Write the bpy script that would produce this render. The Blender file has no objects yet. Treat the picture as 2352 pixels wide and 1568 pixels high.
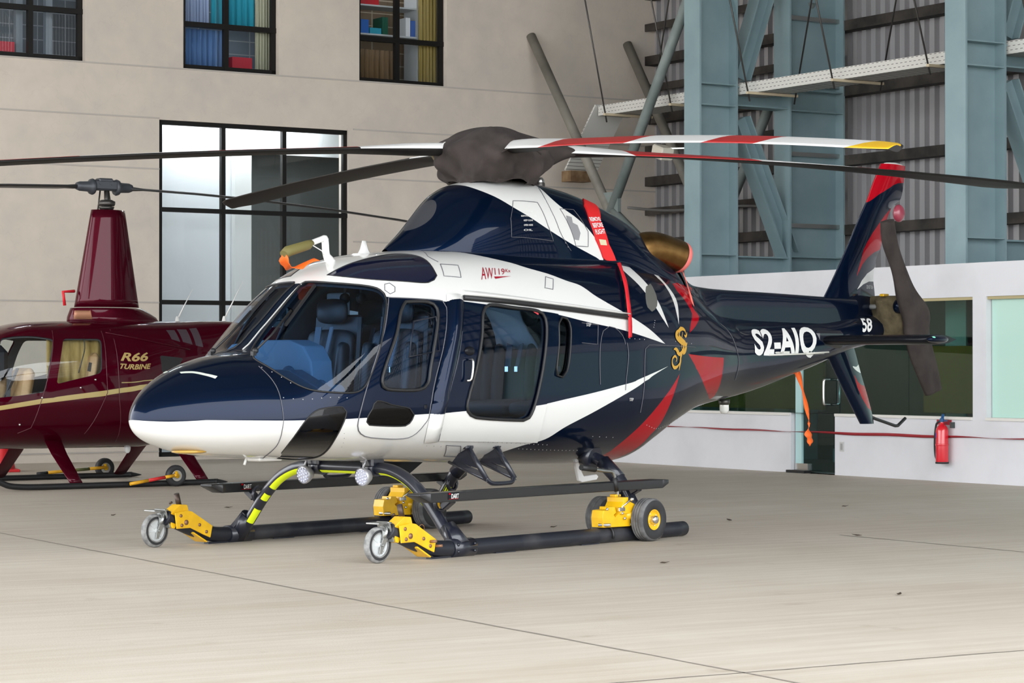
import bpy, bmesh, math, random
import numpy as np
from mathutils import Vector, Matrix
C = bpy.context.scene
COL = C.collection
PI = math.pi
rng = random.Random(7)

# ------------------------------------------------------------------ camera
cam_d = bpy.data.cameras.new('camera')
cam_d.sensor_width = 36.0
cam_d.lens = 5642.15 / 2352 * 36.0
cam_d.clip_end = 400
cam = bpy.data.objects.new('camera', cam_d)
COL.objects.link(cam)
cam.location = (0, 0, 1.373)
cam.rotation_euler = (PI / 2 + math.atan(51 / 5642.15), 0, 0)
C.camera = cam

# ------------------------------------------------------------------ light
C.view_settings.view_transform = 'Standard'
C.view_settings.look = 'None'
C.view_settings.gamma = 1
C.view_settings.use_curve_mapping = False
C.view_settings.exposure = 1.3
w = bpy.data.worlds.new('overcast_sky')
C.world = w
w.use_nodes = True
nt = w.node_tree
nt.nodes.clear()
wo = nt.nodes.new('ShaderNodeOutputWorld')
bg = nt.nodes.new('ShaderNodeBackground')
tc = nt.nodes.new('ShaderNodeTexCoord')
sep = nt.nodes.new('ShaderNodeSeparateXYZ')
rp = nt.nodes.new('ShaderNodeValToRGB')
nt.links.new(tc.outputs['Generated'], sep.inputs[0])
nt.links.new(sep.outputs['Z'], rp.inputs[0])
rp.color_ramp.elements[0].position = 0.0
rp.color_ramp.elements[0].color = (0.80, 0.82, 0.84, 1)
rp.color_ramp.elements[1].position = 0.6
rp.color_ramp.elements[1].color = (0.92, 0.96, 1.0, 1)
nt.links.new(rp.outputs[0], bg.inputs[0])
bg.inputs[1].default_value = 2.6
nt.links.new(bg.outputs[0], wo.inputs[0])
try:
    C.cycles.use_denoising = True
    C.cycles.max_bounces = 10
    C.cycles.transparent_max_bounces = 16
    C.cycles.sample_clamp_indirect = 8
except Exception:
    pass

# ------------------------------------------------------------------ helpers
def link(o, parent=None):
    COL.objects.link(o)
    if parent is not None:
        o.parent = parent
    return o

def tag(o, label=None, cat=None, group=None, kind=None):
    if label: o['label'] = label
    if cat: o['category'] = cat
    if group: o['group'] = group
    if kind: o['kind'] = kind
    return o

def empty(name, loc=(0, 0, 0), rz=0.0, label=None, cat=None, group=None, parent=None):
    o = bpy.data.objects.new(name, None)
    o.empty_display_size = 0.2
    link(o, parent)
    o.location = loc
    o.rotation_euler = (0, 0, rz)
    return tag(o, label, cat, group)

def copy_tree(o, parent=None):
    c = o.copy()
    COL.objects.link(c)
    c.parent = parent
    for ch in list(o.children):
        copy_tree(ch, c)
    return c

def V3(p): return Vector((float(p[0]), float(p[1]), float(p[2])))

class MB:
    """collects shapes, links them as ONE mesh object"""
    def __init__(s):
        s.v = []; s.f = []; s.m = []; s.sm = []
    def add(s, vs, fs, mat=0, smooth=True):
        b = len(s.v)
        s.v += [tuple(float(c) for c in p) for p in vs]
        for f in fs:
            s.f.append(tuple(b + i for i in f)); s.m.append(mat); s.sm.append(smooth)
        return s
    def box(s, c, size, rot=None, ch=0.0, mat=0):
        c = V3(c); hx, hy, hz = [k / 2 for k in size]
        ch = min(ch, hx * .9, hy * .9, hz * .9)
        R = rot if rot is not None else Matrix.Identity(3)
        if ch <= 0:
            vs = [(x, y, z) for x in (-hx, hx) for y in (-hy, hy) for z in (-hz, hz)]
            fs = [(0, 1, 3, 2), (4, 6, 7, 5), (0, 4, 5, 1), (2, 3, 7, 6), (0, 2, 6, 4), (1, 5, 7, 3)]
        else:
            vs = []; idx = {}
            for sx in (-1, 1):
                for sy in (-1, 1):
                    for sz in (-1, 1):
                        for ax in range(3):
                            p = [sx * (hx - ch), sy * (hy - ch), sz * (hz - ch)]
                            p[ax] = (sx * hx, sy * hy, sz * hz)[ax]
                            idx[(sx, sy, sz, ax)] = len(vs); vs.append(p)
            fs = []
            for ax in range(3):
                a, b = [(1, 2), (0, 2), (0, 1)][ax]
                for sg in (-1, 1):
                    q = []
                    for (u, w_) in ((-1, -1), (1, -1), (1, 1), (-1, 1)):
                        k = [0, 0, 0]; k[ax] = sg; k[a] = u; k[b] = w_
                        q.append(idx[(k[0], k[1], k[2], ax)])
                    fs.append(tuple(q))
            for ax in range(3):
                a, b = [(1, 2), (0, 2), (0, 1)][ax]
                for u in (-1, 1):
                    for w_ in (-1, 1):
                        k0 = [0, 0, 0]; k0[a] = u; k0[b] = w_
                        k0[ax] = -1; k1 = list(k0); k1[ax] = 1
                        fs.append((idx[(*k0, a)], idx[(*k1, a)], idx[(*k1, b)], idx[(*k0, b)]))
            for sx in (-1, 1):
                for sy in (-1, 1):
                    for sz in (-1, 1):
                        fs.append(tuple(idx[(sx, sy, sz, ax)] for ax in range(3)))
        out = [R @ Vector(p) + c for p in vs]
        # make the normals point outwards
        ff = []
        for f in fs:
            p = [out[i] for i in f]
            n = (p[1] - p[0]).cross(p[2] - p[0]); ctr = sum(p, Vector()) / len(p)
            ff.append(f if n.dot(ctr - c) >= 0 else f[::-1])
        return s.add(out, ff, mat, False)
    def bar(s, p0, p1, wd, ht, up=(0, 0, 1), ch=0.0, mat=0):
        p0, p1 = V3(p0), V3(p1); d = (p1 - p0); L = d.length; x = d / L
        u = V3(up); y = u.cross(x)
        if y.length < 1e-4: y = Vector((0, 1, 0)).cross(x)
        y.normalize(); z = x.cross(y)
        R = Matrix((x, y, z)).transposed()
        return s.box((p0 + p1) / 2, (L, wd, ht), R, ch, mat)
    def tube(s, pts, r, seg=12, caps=True, mat=0, closed=False, flat=None):
        P = [V3(p) for p in pts]; n = len(P)
        rs = r if isinstance(r, (list, tuple)) else [r] * n
        T = []
        for i in range(n):
            a = P[(i - 1) % n] if (closed or i > 0) else P[0]
            b = P[(i + 1) % n] if (closed or i < n - 1) else P[-1]
            t = b - a
            T.append(t.normalized() if t.length > 1e-9 else Vector((0, 0, 1)))
        ref = Vector((0, 0, 1)) if abs(T[0].z) < .9 else Vector((1, 0, 0))
        N = (ref - T[0] * ref.dot(T[0])).normalized()
        vs = []
        for i in range(n):
            N = (N - T[i] * N.dot(T[i]))
            N = N.normalized() if N.length > 1e-6 else T[i].orthogonal().normalized()
            Bn = T[i].cross(N)
            for k in range(seg):
                a = 2 * PI * k / seg
                vs.append(P[i] + (N * math.cos(a) * (flat or 1) + Bn * math.sin(a)) * rs[i])
        fs = []
        for i in range(n if closed else n - 1):
            j = (i + 1) % n
            for k in range(seg):
                l = (k + 1) % seg
                fs.append((i * seg + k, i * seg + l, j * seg + l, j * seg + k))
        s.add(vs, fs, mat, True)
        if caps and not closed:
            b = len(s.v) - len(vs)
            for ring, rev in ((0, True), (n - 1, False)):
                q = [b + ring * seg + k for k in range(seg)]
                s.f.append(tuple(q[::-1] if rev else q)); s.m.append(mat); s.sm.append(False)
        return s
    def lathe(s, prof, org, axis, seg=32, mat=0, cap=False):
        """prof: (radius, height along axis)"""
        o = V3(org); z = V3(axis).normalized(); x = z.orthogonal().normalized(); y = z.cross(x)
        vs = []; n = len(prof)
        for (r, hh) in prof:
            for k in range(seg):
                a = 2 * PI * k / seg
                vs.append(o + z * hh + (x * math.cos(a) + y * math.sin(a)) * r)
        fs = []
        for i in range(n - 1):
            for k in range(seg):
                l = (k + 1) % seg
                fs.append((i * seg + k, i * seg + l, (i + 1) * seg + l, (i + 1) * seg + k))
        b = len(s.v)
        s.add(vs, fs, mat, True)
        if cap:
            s.f.append(tuple(b + k for k in range(seg))[::-1]); s.m.append(mat); s.sm.append(False)
            s.f.append(tuple(b + (n - 1) * seg + k for k in range(seg))); s.m.append(mat); s.sm.append(False)
        return s
    def prism(s, poly, fr, d0, d1, mat=0, smooth=False):
        """poly: 2-D points; fr(u, v, d) -> 3-D"""
        n = len(poly)
        vs = [fr(u, v, d0) for u, v in poly] + [fr(u, v, d1) for u, v in poly]
        fs = [tuple(range(n))[::-1], tuple(range(n, 2 * n))]
        b = len(s.v)
        s.add(vs, fs, mat, False)
        for i in range(n):
            j = (i + 1) % n
            s.f.append((b + i, b + j, b + n + j, b + n + i)); s.m.append(mat); s.sm.append(smooth)
        return s
    def loft(s, rings, mat=0, caps=True, smooth=True, closed=True):
        n = len(rings[0]); vs = [p for r in rings for p in r]; fs = []
        for i in range(len(rings) - 1):
            for k in range(n if closed else n - 1):
                l = (k + 1) % n
                fs.append((i * n + k, i * n + l, (i + 1) * n + l, (i + 1) * n + k))
        b = len(s.v)
        s.add(vs, fs, mat, smooth)
        if caps:
            s.f.append(tuple(b + k for k in range(n))[::-1]); s.m.append(mat); s.sm.append(False)
            s.f.append(tuple(b + (len(rings) - 1) * n + k for k in range(n))); s.m.append(mat); s.sm.append(False)
        return s
    def ball(s, c, r, seg=16, rings=10, mat=0):
        c = V3(c); rx, ry, rz = r if isinstance(r, (tuple, list)) else (r, r, r)
        R = []
        for i in range(rings + 1):
            t = PI * i / rings
            q = max(math.sin(t), 1e-3)
            R.append([c + Vector((rx * q * math.cos(2 * PI * k / seg), ry * q * math.sin(2 * PI * k / seg), -rz * math.cos(t))) for k in range(seg)])
        return s.loft(R, mat)
    def build(s, name, mats, parent=None, fix=True, bevel=None, sub=None, autosmooth=None):
        me = bpy.data.meshes.new(name)
        me.from_pydata(s.v, [], s.f)
        for m in (mats if isinstance(mats, (list, tuple)) else [mats]):
            me.materials.append(m)
        me.polygons.foreach_set('material_index', s.m)
        me.polygons.foreach_set('use_smooth', s.sm)
        if fix:
            bm = bmesh.new(); bm.from_mesh(me)
            bmesh.ops.remove_doubles(bm, verts=bm.verts, dist=1e-6)
            bmesh.ops.recalc_face_normals(bm, faces=bm.faces)
            bm.to_mesh(me); bm.free()
        o = bpy.data.objects.new(name, me)
        link(o, parent)
        if bevel:
            md = o.modifiers.new('bevel', 'BEVEL'); md.width = bevel; md.segments = 2; md.limit_method = 'ANGLE'
        if sub:
            md = o.modifiers.new('sub', 'SUBSURF'); md.levels = sub; md.render_levels = sub
        return o

def smooth_path(pts, n=8, closed=False):
    P = [V3(p) for p in pts]; N = len(P); out = []
    for i in range(N if closed else N - 1):
        p1, p2 = P[i], P[(i + 1) % N]
        p0 = P[i - 1] if (closed or i > 0) else p1
        p3 = P[(i + 2) % N] if (closed or i + 2 < N) else p2
        for k in range(n):
            t = k / n
            out.append(0.5 * ((2 * p1) + (p2 - p0) * t + (2 * p0 - 5 * p1 + 4 * p2 - p3) * t * t + (3 * p1 - p0 - 3 * p2 + p3) * t ** 3))
    if not closed: out.append(P[-1])
    return out

# ------------------------------------------------------------------ materials
MATS = {}
def mat(name, col=(.5, .5, .5), rough=.5, metal=0.0, coat=0.0, spec=.5, emit=None, es=0.0, trans=0.0, coat_rough=.03, coat_ior=1.5):
    if name in MATS: return MATS[name]
    m = bpy.data.materials.new(name); m.use_nodes = True
    b = m.node_tree.nodes['Principled BSDF']
    b.inputs['Base Color'].default_value = (*col, 1)
    b.inputs['Roughness'].default_value = rough
    b.inputs['Metallic'].default_value = metal
    b.inputs['Coat Weight'].default_value = coat
    b.inputs['Coat Roughness'].default_value = coat_rough
    b.inputs['Coat IOR'].default_value = coat_ior
    b.inputs['Specular IOR Level'].default_value = spec
    b.inputs['Transmission Weight'].default_value = trans
    if emit:
        b.inputs['Emission Color'].default_value = (*emit, 1); b.inputs['Emission Strength'].default_value = es
    MATS[name] = m
    return m

def nodes(m):
    t = m.node_tree
    return t, t.nodes, t.links, t.nodes['Principled BSDF']

def mottle(m, c0, c1, scale=1.0, detail=6, lo=.35, hi=.65, stretch=(1, 1, 1), coords='Object', bump=0.0, bscale=60.0):
    t, N, L, b = nodes(m)
    tc = N.new('ShaderNodeTexCoord'); mp = N.new('ShaderNodeMapping'); mp.inputs['Scale'].default_value = stretch
    L.new(tc.outputs[coords], mp.inputs[0])
    nz = N.new('ShaderNodeTexNoise'); nz.inputs['Scale'].default_value = scale; nz.inputs['Detail'].default_value = detail
    L.new(mp.outputs[0], nz.inputs['Vector'])
    r = N.new('ShaderNodeValToRGB'); r.color_ramp.elements[0].position = lo; r.color_ramp.elements[1].position = hi
    r.color_ramp.elements[0].color = (*c0, 1); r.color_ramp.elements[1].color = (*c1, 1)
    L.new(nz.outputs['Fac'], r.inputs[0]); L.new(r.outputs[0], b.inputs['Base Color'])
    if bump:
        n2 = N.new('ShaderNodeTexNoise'); n2.inputs['Scale'].default_value = bscale; n2.inputs['Detail'].default_value = 4
        L.new(mp.outputs[0], n2.inputs['Vector'])
        bp = N.new('ShaderNodeBump'); bp.inputs['Strength'].default_value = bump; bp.inputs['Distance'].default_value = .02
        L.new(n2.outputs['Fac'], bp.inputs['Height']); L.new(bp.outputs[0], b.inputs['Normal'])
    return m

def glass(name, tint=(.7, .8, .85), refl=1.0, rough=0.0, ior=1.5):
    if name in MATS: return MATS[name]
    m = bpy.data.materials.new(name); m.use_nodes = True
    t = m.node_tree; N, L = t.nodes, t.links; N.clear()
    o = N.new('ShaderNodeOutputMaterial'); mx = N.new('ShaderNodeMixShader')
    tr = N.new('ShaderNodeBsdfTransparent'); tr.inputs[0].default_value = (*tint, 1)
    gl = N.new('ShaderNodeBsdfGlossy'); gl.inputs['Roughness'].default_value = rough; gl.inputs[0].default_value = (refl, refl, refl, 1)
    # Schlick reflectance of a thin pane, the same from both of its sides
    r0 = ((ior - 1) / (ior + 1)) ** 2
    ge = N.new('ShaderNodeNewGeometry'); dt = N.new('ShaderNodeVectorMath'); dt.operation = 'DOT_PRODUCT'
    L.new(ge.outputs['Incoming'], dt.inputs[0]); L.new(ge.outputs['Normal'], dt.inputs[1])
    def mth(op, a, b_=None):
        n = N.new('ShaderNodeMath'); n.operation = op
        for k, v in enumerate((a, b_)):
            if v is None: continue
            if hasattr(v, 'is_linked'): L.new(v, n.inputs[k])
            else: n.inputs[k].default_value = v
        return n.outputs[0]
    f5 = mth('POWER', mth('SUBTRACT', 1.0, mth('ABSOLUTE', dt.outputs['Value'])), 5.0)
    F = mth('ADD', mth('MULTIPLY', f5, 1 - r0), r0)
    L.new(F, mx.inputs[0])
    L.new(tr.outputs[0], mx.inputs[1]); L.new(gl.outputs[0], mx.inputs[2])
    L.new(mx.outputs[0], o.inputs[0])
    MATS[name] = m
    return m

NAVY = mat('navy_metallic_paint', (.0016, .007, .024), .28, .5, .75, spec=0, coat_ior=1.34)
WHITE = mat('white_gloss_paint', (.70, .70, .68), .3, 0, .8)
RED = mat('red_gloss_paint', (.34, .002, .009), .3, 0, .8, spec=0, coat_ior=1.34)
MAROON = mat('maroon_gloss_paint', (.062, .0008, .008), .30, .35, .8, spec=0, coat_ior=1.34)
GOLD = mat('gold_lettering', (.52, .36, .13), .4, .2)
AMBER = mat('amber_lettering', (.55, .30, .03), .4, 0)
BLACK = mat('black_rubber', (.012, .012, .013), .5)
GLOSSBLACK = mat('black_gloss_paint', (.006, .007, .010), .35, 0, .3, spec=.15, coat_ior=1.3)
GEARBLACK = mat('dark_blue_gear_paint', (.012, .014, .024), .35, .1, .5)
SEAM = mat('panel_gap_dark_line', (.05, .05, .055), .6)  # plain dark colour for panel joints
CHROME = mat('bright_metal', (.75, .74, .72), .25, 1)
STEEL = mat('zinc_steel', (.42, .43, .42), .38, 1)
DARKSTEEL = mat('dark_steel', (.09, .085, .08), .4, .8)
YELLOW = mottle(mat('yellow_enamel', (.8, .45, .005), .4, 0, .3), (.72, .40, .004), (.86, .50, .008), 9)
TYRE = mottle(mat('dusty_tyre_rubber', (.1, .1, .1), .75), (.075, .075, .078), (.16, .16, .16), 14)
TYREDARK = mat('tyre_sidewall', (.022, .022, .024), .6)
SEATBLACK = mat('black_leather', (.016, .017, .022), .45)
GREYTRIM = mat('pale_cabin_trim', (.78, .82, .84), .5)
LINER = mat('dark_cabin_lining', (.035, .04, .05), .7)
WHITETXT = mat('white_lettering', (.82, .82, .80), .4)
REDTXT = mat('dark_red_lettering', (.32, .004, .02), .4)
HIVIS = mat('fluorescent_yellow_tape', (.72, .85, .01), .5)
ORANGE = mat('orange_ribbon', (.85, .13, .01), .6)
RIBBON = mat('red_ribbon', (.62, .01, .02), .6)
COVER = mottle(mat('brown_canvas', (.05, .035, .03), .9), (.022, .0155, .014), (.040, .030, .027), 6, bump=.25, bscale=140)
OLIVE = mottle(mat('olive_canvas', (.1, .08, .04), .9), (.075, .058, .030), (.14, .11, .06), 12, bump=.3, bscale=160)
GLS = glass('aircraft_glazing', (.46, .64, .84), ior=1.42)
ROOFGL = mat('navy_roof_glazing', (.004, .007, .034), .12, .3, 1.0, spec=.3)
GLSDARK = glass('dark_tinted_glazing', (.05, .06, .10), ior=1.38)

# ------------------------------------------------------------------ lofted surfaces with cut-out liveries
def pchip(xs, ys):
    xs = np.array(xs, float); ys = np.array(ys, float); hh = np.diff(xs); d = np.diff(ys) / hh; m = np.zeros(len(xs))
    for i in range(1, len(xs) - 1):
        if d[i - 1] * d[i] > 0:
            w1 = 2 * hh[i] + hh[i - 1]; w2 = hh[i] + 2 * hh[i - 1]; m[i] = (w1 + w2) / (w1 / d[i - 1] + w2 / d[i])
    m[0] = d[0]; m[-1] = d[-1]
    def F(x):
        x = np.clip(np.asarray(x, float), xs[0], xs[-1]); i = np.clip(np.searchsorted(xs, x) - 1, 0, len(xs) - 2)
        t = (x - xs[i]) / hh[i]
        return ys[i] * (1 + 2 * t) * (1 - t) ** 2 + m[i] * hh[i] * t * (1 - t) ** 2 + ys[i + 1] * t * t * (3 - 2 * t) + m[i + 1] * hh[i] * t * t * (t - 1)
    return F

class Loft:
    """s runs aft, v in -1..1 runs from the keel to the crown of the port half"""
    def __init__(self, s0, s1, zb, zt, w, zw, nb, nt, nose=True):
        self.s0, self.s1 = s0, s1
        self.q = (lambda s: np.sqrt(np.maximum(np.asarray(s, float) - s0, 0))) if nose else (lambda s: np.asarray(s, float))
        mk = lambda t: pchip(self.q([a for a, b in t]), [b for a, b in t])
        self.zb, self.zt, self.w, self.zw, self.nb, self.nt = map(mk, (zb, zt, w, zw, nb, nt))
    def __call__(self, s, v, port=1):
        s = np.asarray(s, float); v = np.clip(np.asarray(v, float), -1, 1); q = self.q(s); th = v * np.pi / 2
        w_ = self.w(q); zw = self.zw(q); lo = v < 0
        n = np.where(lo, self.nb(q), self.nt(q)); hh = np.where(lo, zw - self.zb(q), self.zt(q) - zw)
        c = np.maximum(np.cos(th), 0) ** (2 / n) * w_
        z = zw + np.sign(v) * np.abs(np.sin(th)) ** (2 / n) * hh
        return np.stack([s + 0 * v, -port * c, z], -1)
    def normal(self, s, v, port=1):
        s = np.asarray(s, float); v = np.asarray(v, float)
        e = 2e-3; f = 4e-3
        ds = self(np.minimum(s + e, self.s1), v, port) - self(np.maximum(s - e, self.s0 + 1e-5), v, port)
        dv = self(s, np.minimum(v + f, 1), port) - self(s, np.maximum(v - f, -1), port)
        n = np.cross(ds, dv) * port
        l = np.linalg.norm(n, axis=-1, keepdims=True)
        n = np.where(l > 1e-12, n / np.maximum(l, 1e-12), np.array([-1., 0, 0]))
        # the crown and keel lie on the symmetry plane
        mid = (np.abs(np.abs(v) - 1) < 1e-4)
        n[mid, 1] = 0
        l = np.linalg.norm(n, axis=-1, keepdims=True)
        return n / np.maximum(l, 1e-9)

def inside(poly, x, y):
    px = np.array([p[0] for p in poly]); py = np.array([p[1] for p in poly]); c = np.zeros(len(x), bool); j = len(px) - 1
    for i in range(len(px)):
        dy = py[j] - py[i]
        if abs(dy) > 1e-12:
            c ^= ((py[i] > y) != (py[j] > y)) & (x < (px[j] - px[i]) * (y - py[i]) / dy + px[i])
        j = i
    return c

class Shell:
    """the unrolled (s, v) sheet of one half, cut along outlines, then folded to 3-D"""
    def __init__(self, S, ss, vs):
        self.S = S; bm = self.bm = bmesh.new()
        g = [[bm.verts.new((a, b, 0)) for b in vs] for a in ss]
        for i in range(len(ss) - 1):
            for k in range(len(vs) - 1):
                bm.faces.new((g[i][k], g[i + 1][k], g[i + 1][k + 1], g[i][k + 1]))
    def cut(self, poly, closed=True):
        bm = self.bm
        xs = [p[0] for p in poly]; ys = [p[1] for p in poly]
        x0, x1, y0, y1 = min(xs) - .01, max(xs) + .01, min(ys) - .01, max(ys) + .01
        cand = []
        for f in bm.faces:
            fx = [v.co.x for v in f.verts]; fy = [v.co.y for v in f.verts]
            if max(fx) >= x0 and min(fx) <= x1 and max(fy) >= y0 and min(fy) <= y1: cand.append(f)
        n = len(poly)
        for i in range(n if closed else n - 1):
            a, b = poly[i], poly[(i + 1) % n]
            dx, dy = b[0] - a[0], b[1] - a[1]; L = math.hypot(dx, dy)
            if L < 1e-5: continue
            ax0, ax1 = min(a[0], b[0]), max(a[0], b[0]); ay0, ay1 = min(a[1], b[1]), max(a[1], b[1])
            sel = []
            for f in cand:
                if not f.is_valid: continue
                fx = [v.co.x for v in f.verts]; fy = [v.co.y for v in f.verts]
                if max(fx) < ax0 or min(fx) > ax1 or max(fy) < ay0 or min(fy) > ay1: continue
                sd = [(x - a[0]) * dy - (y - a[1]) * dx for x, y in zip(fx, fy)]
                if max(sd) > 1e-7 and min(sd) < -1e-7: sel.append(f)
            if not sel: continue
            geom = list({*sel, *(e for f in sel for e in f.edges), *(v for f in sel for v in f.verts)})
            r = bmesh.ops.bisect_plane(bm, geom=geom, dist=1e-5, plane_co=(a[0], a[1], 0), plane_no=(dy / L, -dx / L, 0))
            cand = [f for f in cand if f.is_valid]
            have = set(cand)
            for f in {f for e in r['geom_cut'] if isinstance(e, bmesh.types.BMEdge) for f in e.link_faces}:
                if f not in have: cand.append(f); have.add(f)
    def finish(self):
        self.faces = list(self.bm.faces)
        c = np.array([f.calc_center_median()[:2] for f in self.faces])
        self.cx, self.cy = c[:, 0], c[:, 1]
        self.part = np.array(['body'] * len(self.faces), dtype=object)
        self.mi = np.zeros(len(self.faces), int)
    def paint(self, poly, idx): self.mi[inside(poly, self.cx, self.cy)] = idx
    def assign(self, poly, name, only=None):
        m = inside(poly, self.cx, self.cy)
        if only: m &= (self.part == only)
        self.part[m] = name
    def out(self, name, sel, mats, sides=(1,), parent=None, off=0.0, offf=None, rim=0.0, flip=False, one=None):
        co = []; no = []; F = []; MI = []
        for sd in sides:
            idx = {}; sv = []; fl = []
            for k in np.nonzero(sel)[0]:
                f = self.faces[k]; q = []
                for v in f.verts:
                    if v not in idx: idx[v] = len(sv); sv.append((v.co.x, v.co.y))
                    q.append(idx[v])
                fl.append((q, self.mi[k] if one is None else one))
            A = np.array(sv); P = self.S(A[:, 0], A[:, 1], sd); Nn = self.S.normal(A[:, 0], A[:, 1], sd)
            o = np.full(len(A), off)
            if offf is not None: o = o + offf(A[:, 0], A[:, 1])
            P = P + Nn * o[:, None]
            b = len(co); co += P.tolist(); no += (Nn if not flip else -Nn).tolist()
            fwd = (sd == 1) != flip
            cnt = {}
            for q, m in fl:
                F.append([b + i for i in (q if fwd else q[::-1])]); MI.append(m)
                for i in range(len(q)):
                    e = (q[i], q[(i + 1) % len(q)]); cnt[e] = cnt.get(e, 0) + 1
            if rim:
                inn = {}
                for (i, j) in list(cnt):
                    if (j, i) in cnt: continue
                    for k in (i, j):
                        if k not in inn:
                            inn[k] = len(co); co.append((P[k] - Nn[k] * rim).tolist()); no.append(Nn[k].tolist())
                    q = [b + j, b + i, inn[i], inn[j]]
                    F.append(q if fwd else q[::-1]); MI.append(0)
        me = bpy.data.meshes.new(name)
        me.from_pydata(co, [], F)
        for m in mats: me.materials.append(m)
        me.polygons.foreach_set('material_index', MI)
        me.polygons.foreach_set('use_smooth', [True] * len(F))
        me.normals_split_custom_set_from_vertices([Vector(n) for n in no])
        ob = bpy.data.objects.new(name, me)
        link(ob, parent)
        return ob

def on_surf(S, s, v, off=0.0, port=1):
    a = np.array([s], float); b = np.array([v], float)
    return V3(S(a, b, port)[0] + S.normal(a, b, port)[0] * off)

def poly3(S, poly, off=0.0, port=1):
    a = np.array([p[0] for p in poly]); b = np.array([p[1] for p in poly])
    return [V3(p) for p in S(a, b, port) + S.normal(a, b, port) * off]

def text_mesh(txt, bold=0.0, shear=0.0, spacing=1.0):
    cu = bpy.data.curves.new('txt', 'FONT'); cu.body = txt; cu.size = 1; cu.offset = bold; cu.shear = shear
    cu.space_character = spacing; cu.align_x = 'CENTER'; cu.space_line = .85; cu.resolution_u = 4
    o = bpy.data.objects.new('txt', cu); COL.objects.link(o)
    dg = bpy.context.evaluated_depsgraph_get(); dg.update()
    me = bpy.data.meshes.new_from_object(o.evaluated_get(dg))
    bpy.data.objects.remove(o); bpy.data.curves.remove(cu)
    bm = bmesh.new(); bm.from_mesh(me); bpy.data.meshes.remove(me)
    bmesh.ops.remove_doubles(bm, verts=bm.verts, dist=1e-4)
    return bm

def norm_bm(bm, nx=10, ny=8):
    xs = [v.co.x for v in bm.verts]; ys = [v.co.y for v in bm.verts]
    x0, x1, y0, y1 = min(xs), max(xs), min(ys), max(ys)
    for v in bm.verts: v.co = ((v.co.x - x0) / (x1 - x0), (v.co.y - y0) / (y1 - y0), 0)
    for k in range(1, nx):
        bmesh.ops.bisect_plane(bm, geom=list(bm.verts) + list(bm.edges) + list(bm.faces), plane_co=(k / nx, 0, 0), plane_no=(1, 0, 0))
    for k in range(1, ny):
        bmesh.ops.bisect_plane(bm, geom=list(bm.verts) + list(bm.edges) + list(bm.faces), plane_co=(0, k / ny, 0), plane_no=(0, 1, 0))
    return bm

def strokes_mesh(strokes):
    """strokes: lists of (x, y, width) in the unit box"""
    bm = bmesh.new()
    for st in strokes:
        P = smooth_path([(a, b, c) for a, b, c in st], 5)
        L = []; R = []
        for i, p in enumerate(P):
            a = P[max(i - 1, 0)]; b = P[min(i + 1, len(P) - 1)]
            d = Vector((b.x - a.x, b.y - a.y)); d = d.normalized() if d.length > 1e-9 else Vector((1, 0))
            n = Vector((-d.y, d.x)); h_ = max(p.z, .004) / 2
            L.append(bm.verts.new((p.x + n.x * h_, p.y + n.y * h_, 0))); R.append(bm.verts.new((p.x - n.x * h_, p.y - n.y * h_, 0)))
        for i in range(len(P) - 1):
            bm.faces.new((L[i], R[i], R[i + 1], L[i + 1]))
    return bm

def decal(name, bm, S, quad, m, parent, off=.004, port=1, fr=None):
    """fold a flat unit-box mesh onto the quad TL, TR, BR, BL of a surface"""
    n = len(bm.verts); bm.verts.ensure_lookup_table()
    U = np.array([v.co.x for v in bm.verts]); W = np.array([v.co.y for v in bm.verts])
    TL, TR, BR, BL = [np.array(q, float) for q in quad]
    t = (TL[None] * (1 - U)[:, None] + TR[None] * U[:, None]); b = (BL[None] * (1 - U)[:, None] + BR[None] * U[:, None])
    A = b * (1 - W)[:, None] + t * W[:, None]
    if fr is None:
        P = S(A[:, 0], A[:, 1], port) + S.normal(A[:, 0], A[:, 1], port) * off
    else:
        P = np.array([tuple(fr(*a)) for a in A])
    for v, p in zip(bm.verts, P): v.co = p
    bmesh.ops.recalc_face_normals(bm, faces=bm.faces)
    me = bpy.data.meshes.new(name); bm.to_mesh(me); bm.free(); me.materials.append(m)
    o = bpy.data.objects.new(name, me)
    return link(o, parent)

def text_decal(name, txt, S, quad, m, parent, off=.004, bold=0.0, shear=0.0, spacing=1.0, nx=10, ny=8, fr=None):
    return decal(name, norm_bm(text_mesh(txt, bold, shear, spacing), nx, ny), S, quad, m, parent, off, fr=fr)

def seal(mb, S, poly, r, off, port=1, mat_i=0, closed=True):
    P = poly3(S, poly, off, port)
    mb.tube(P, r, 6, not closed, mat_i, closed)

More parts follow.
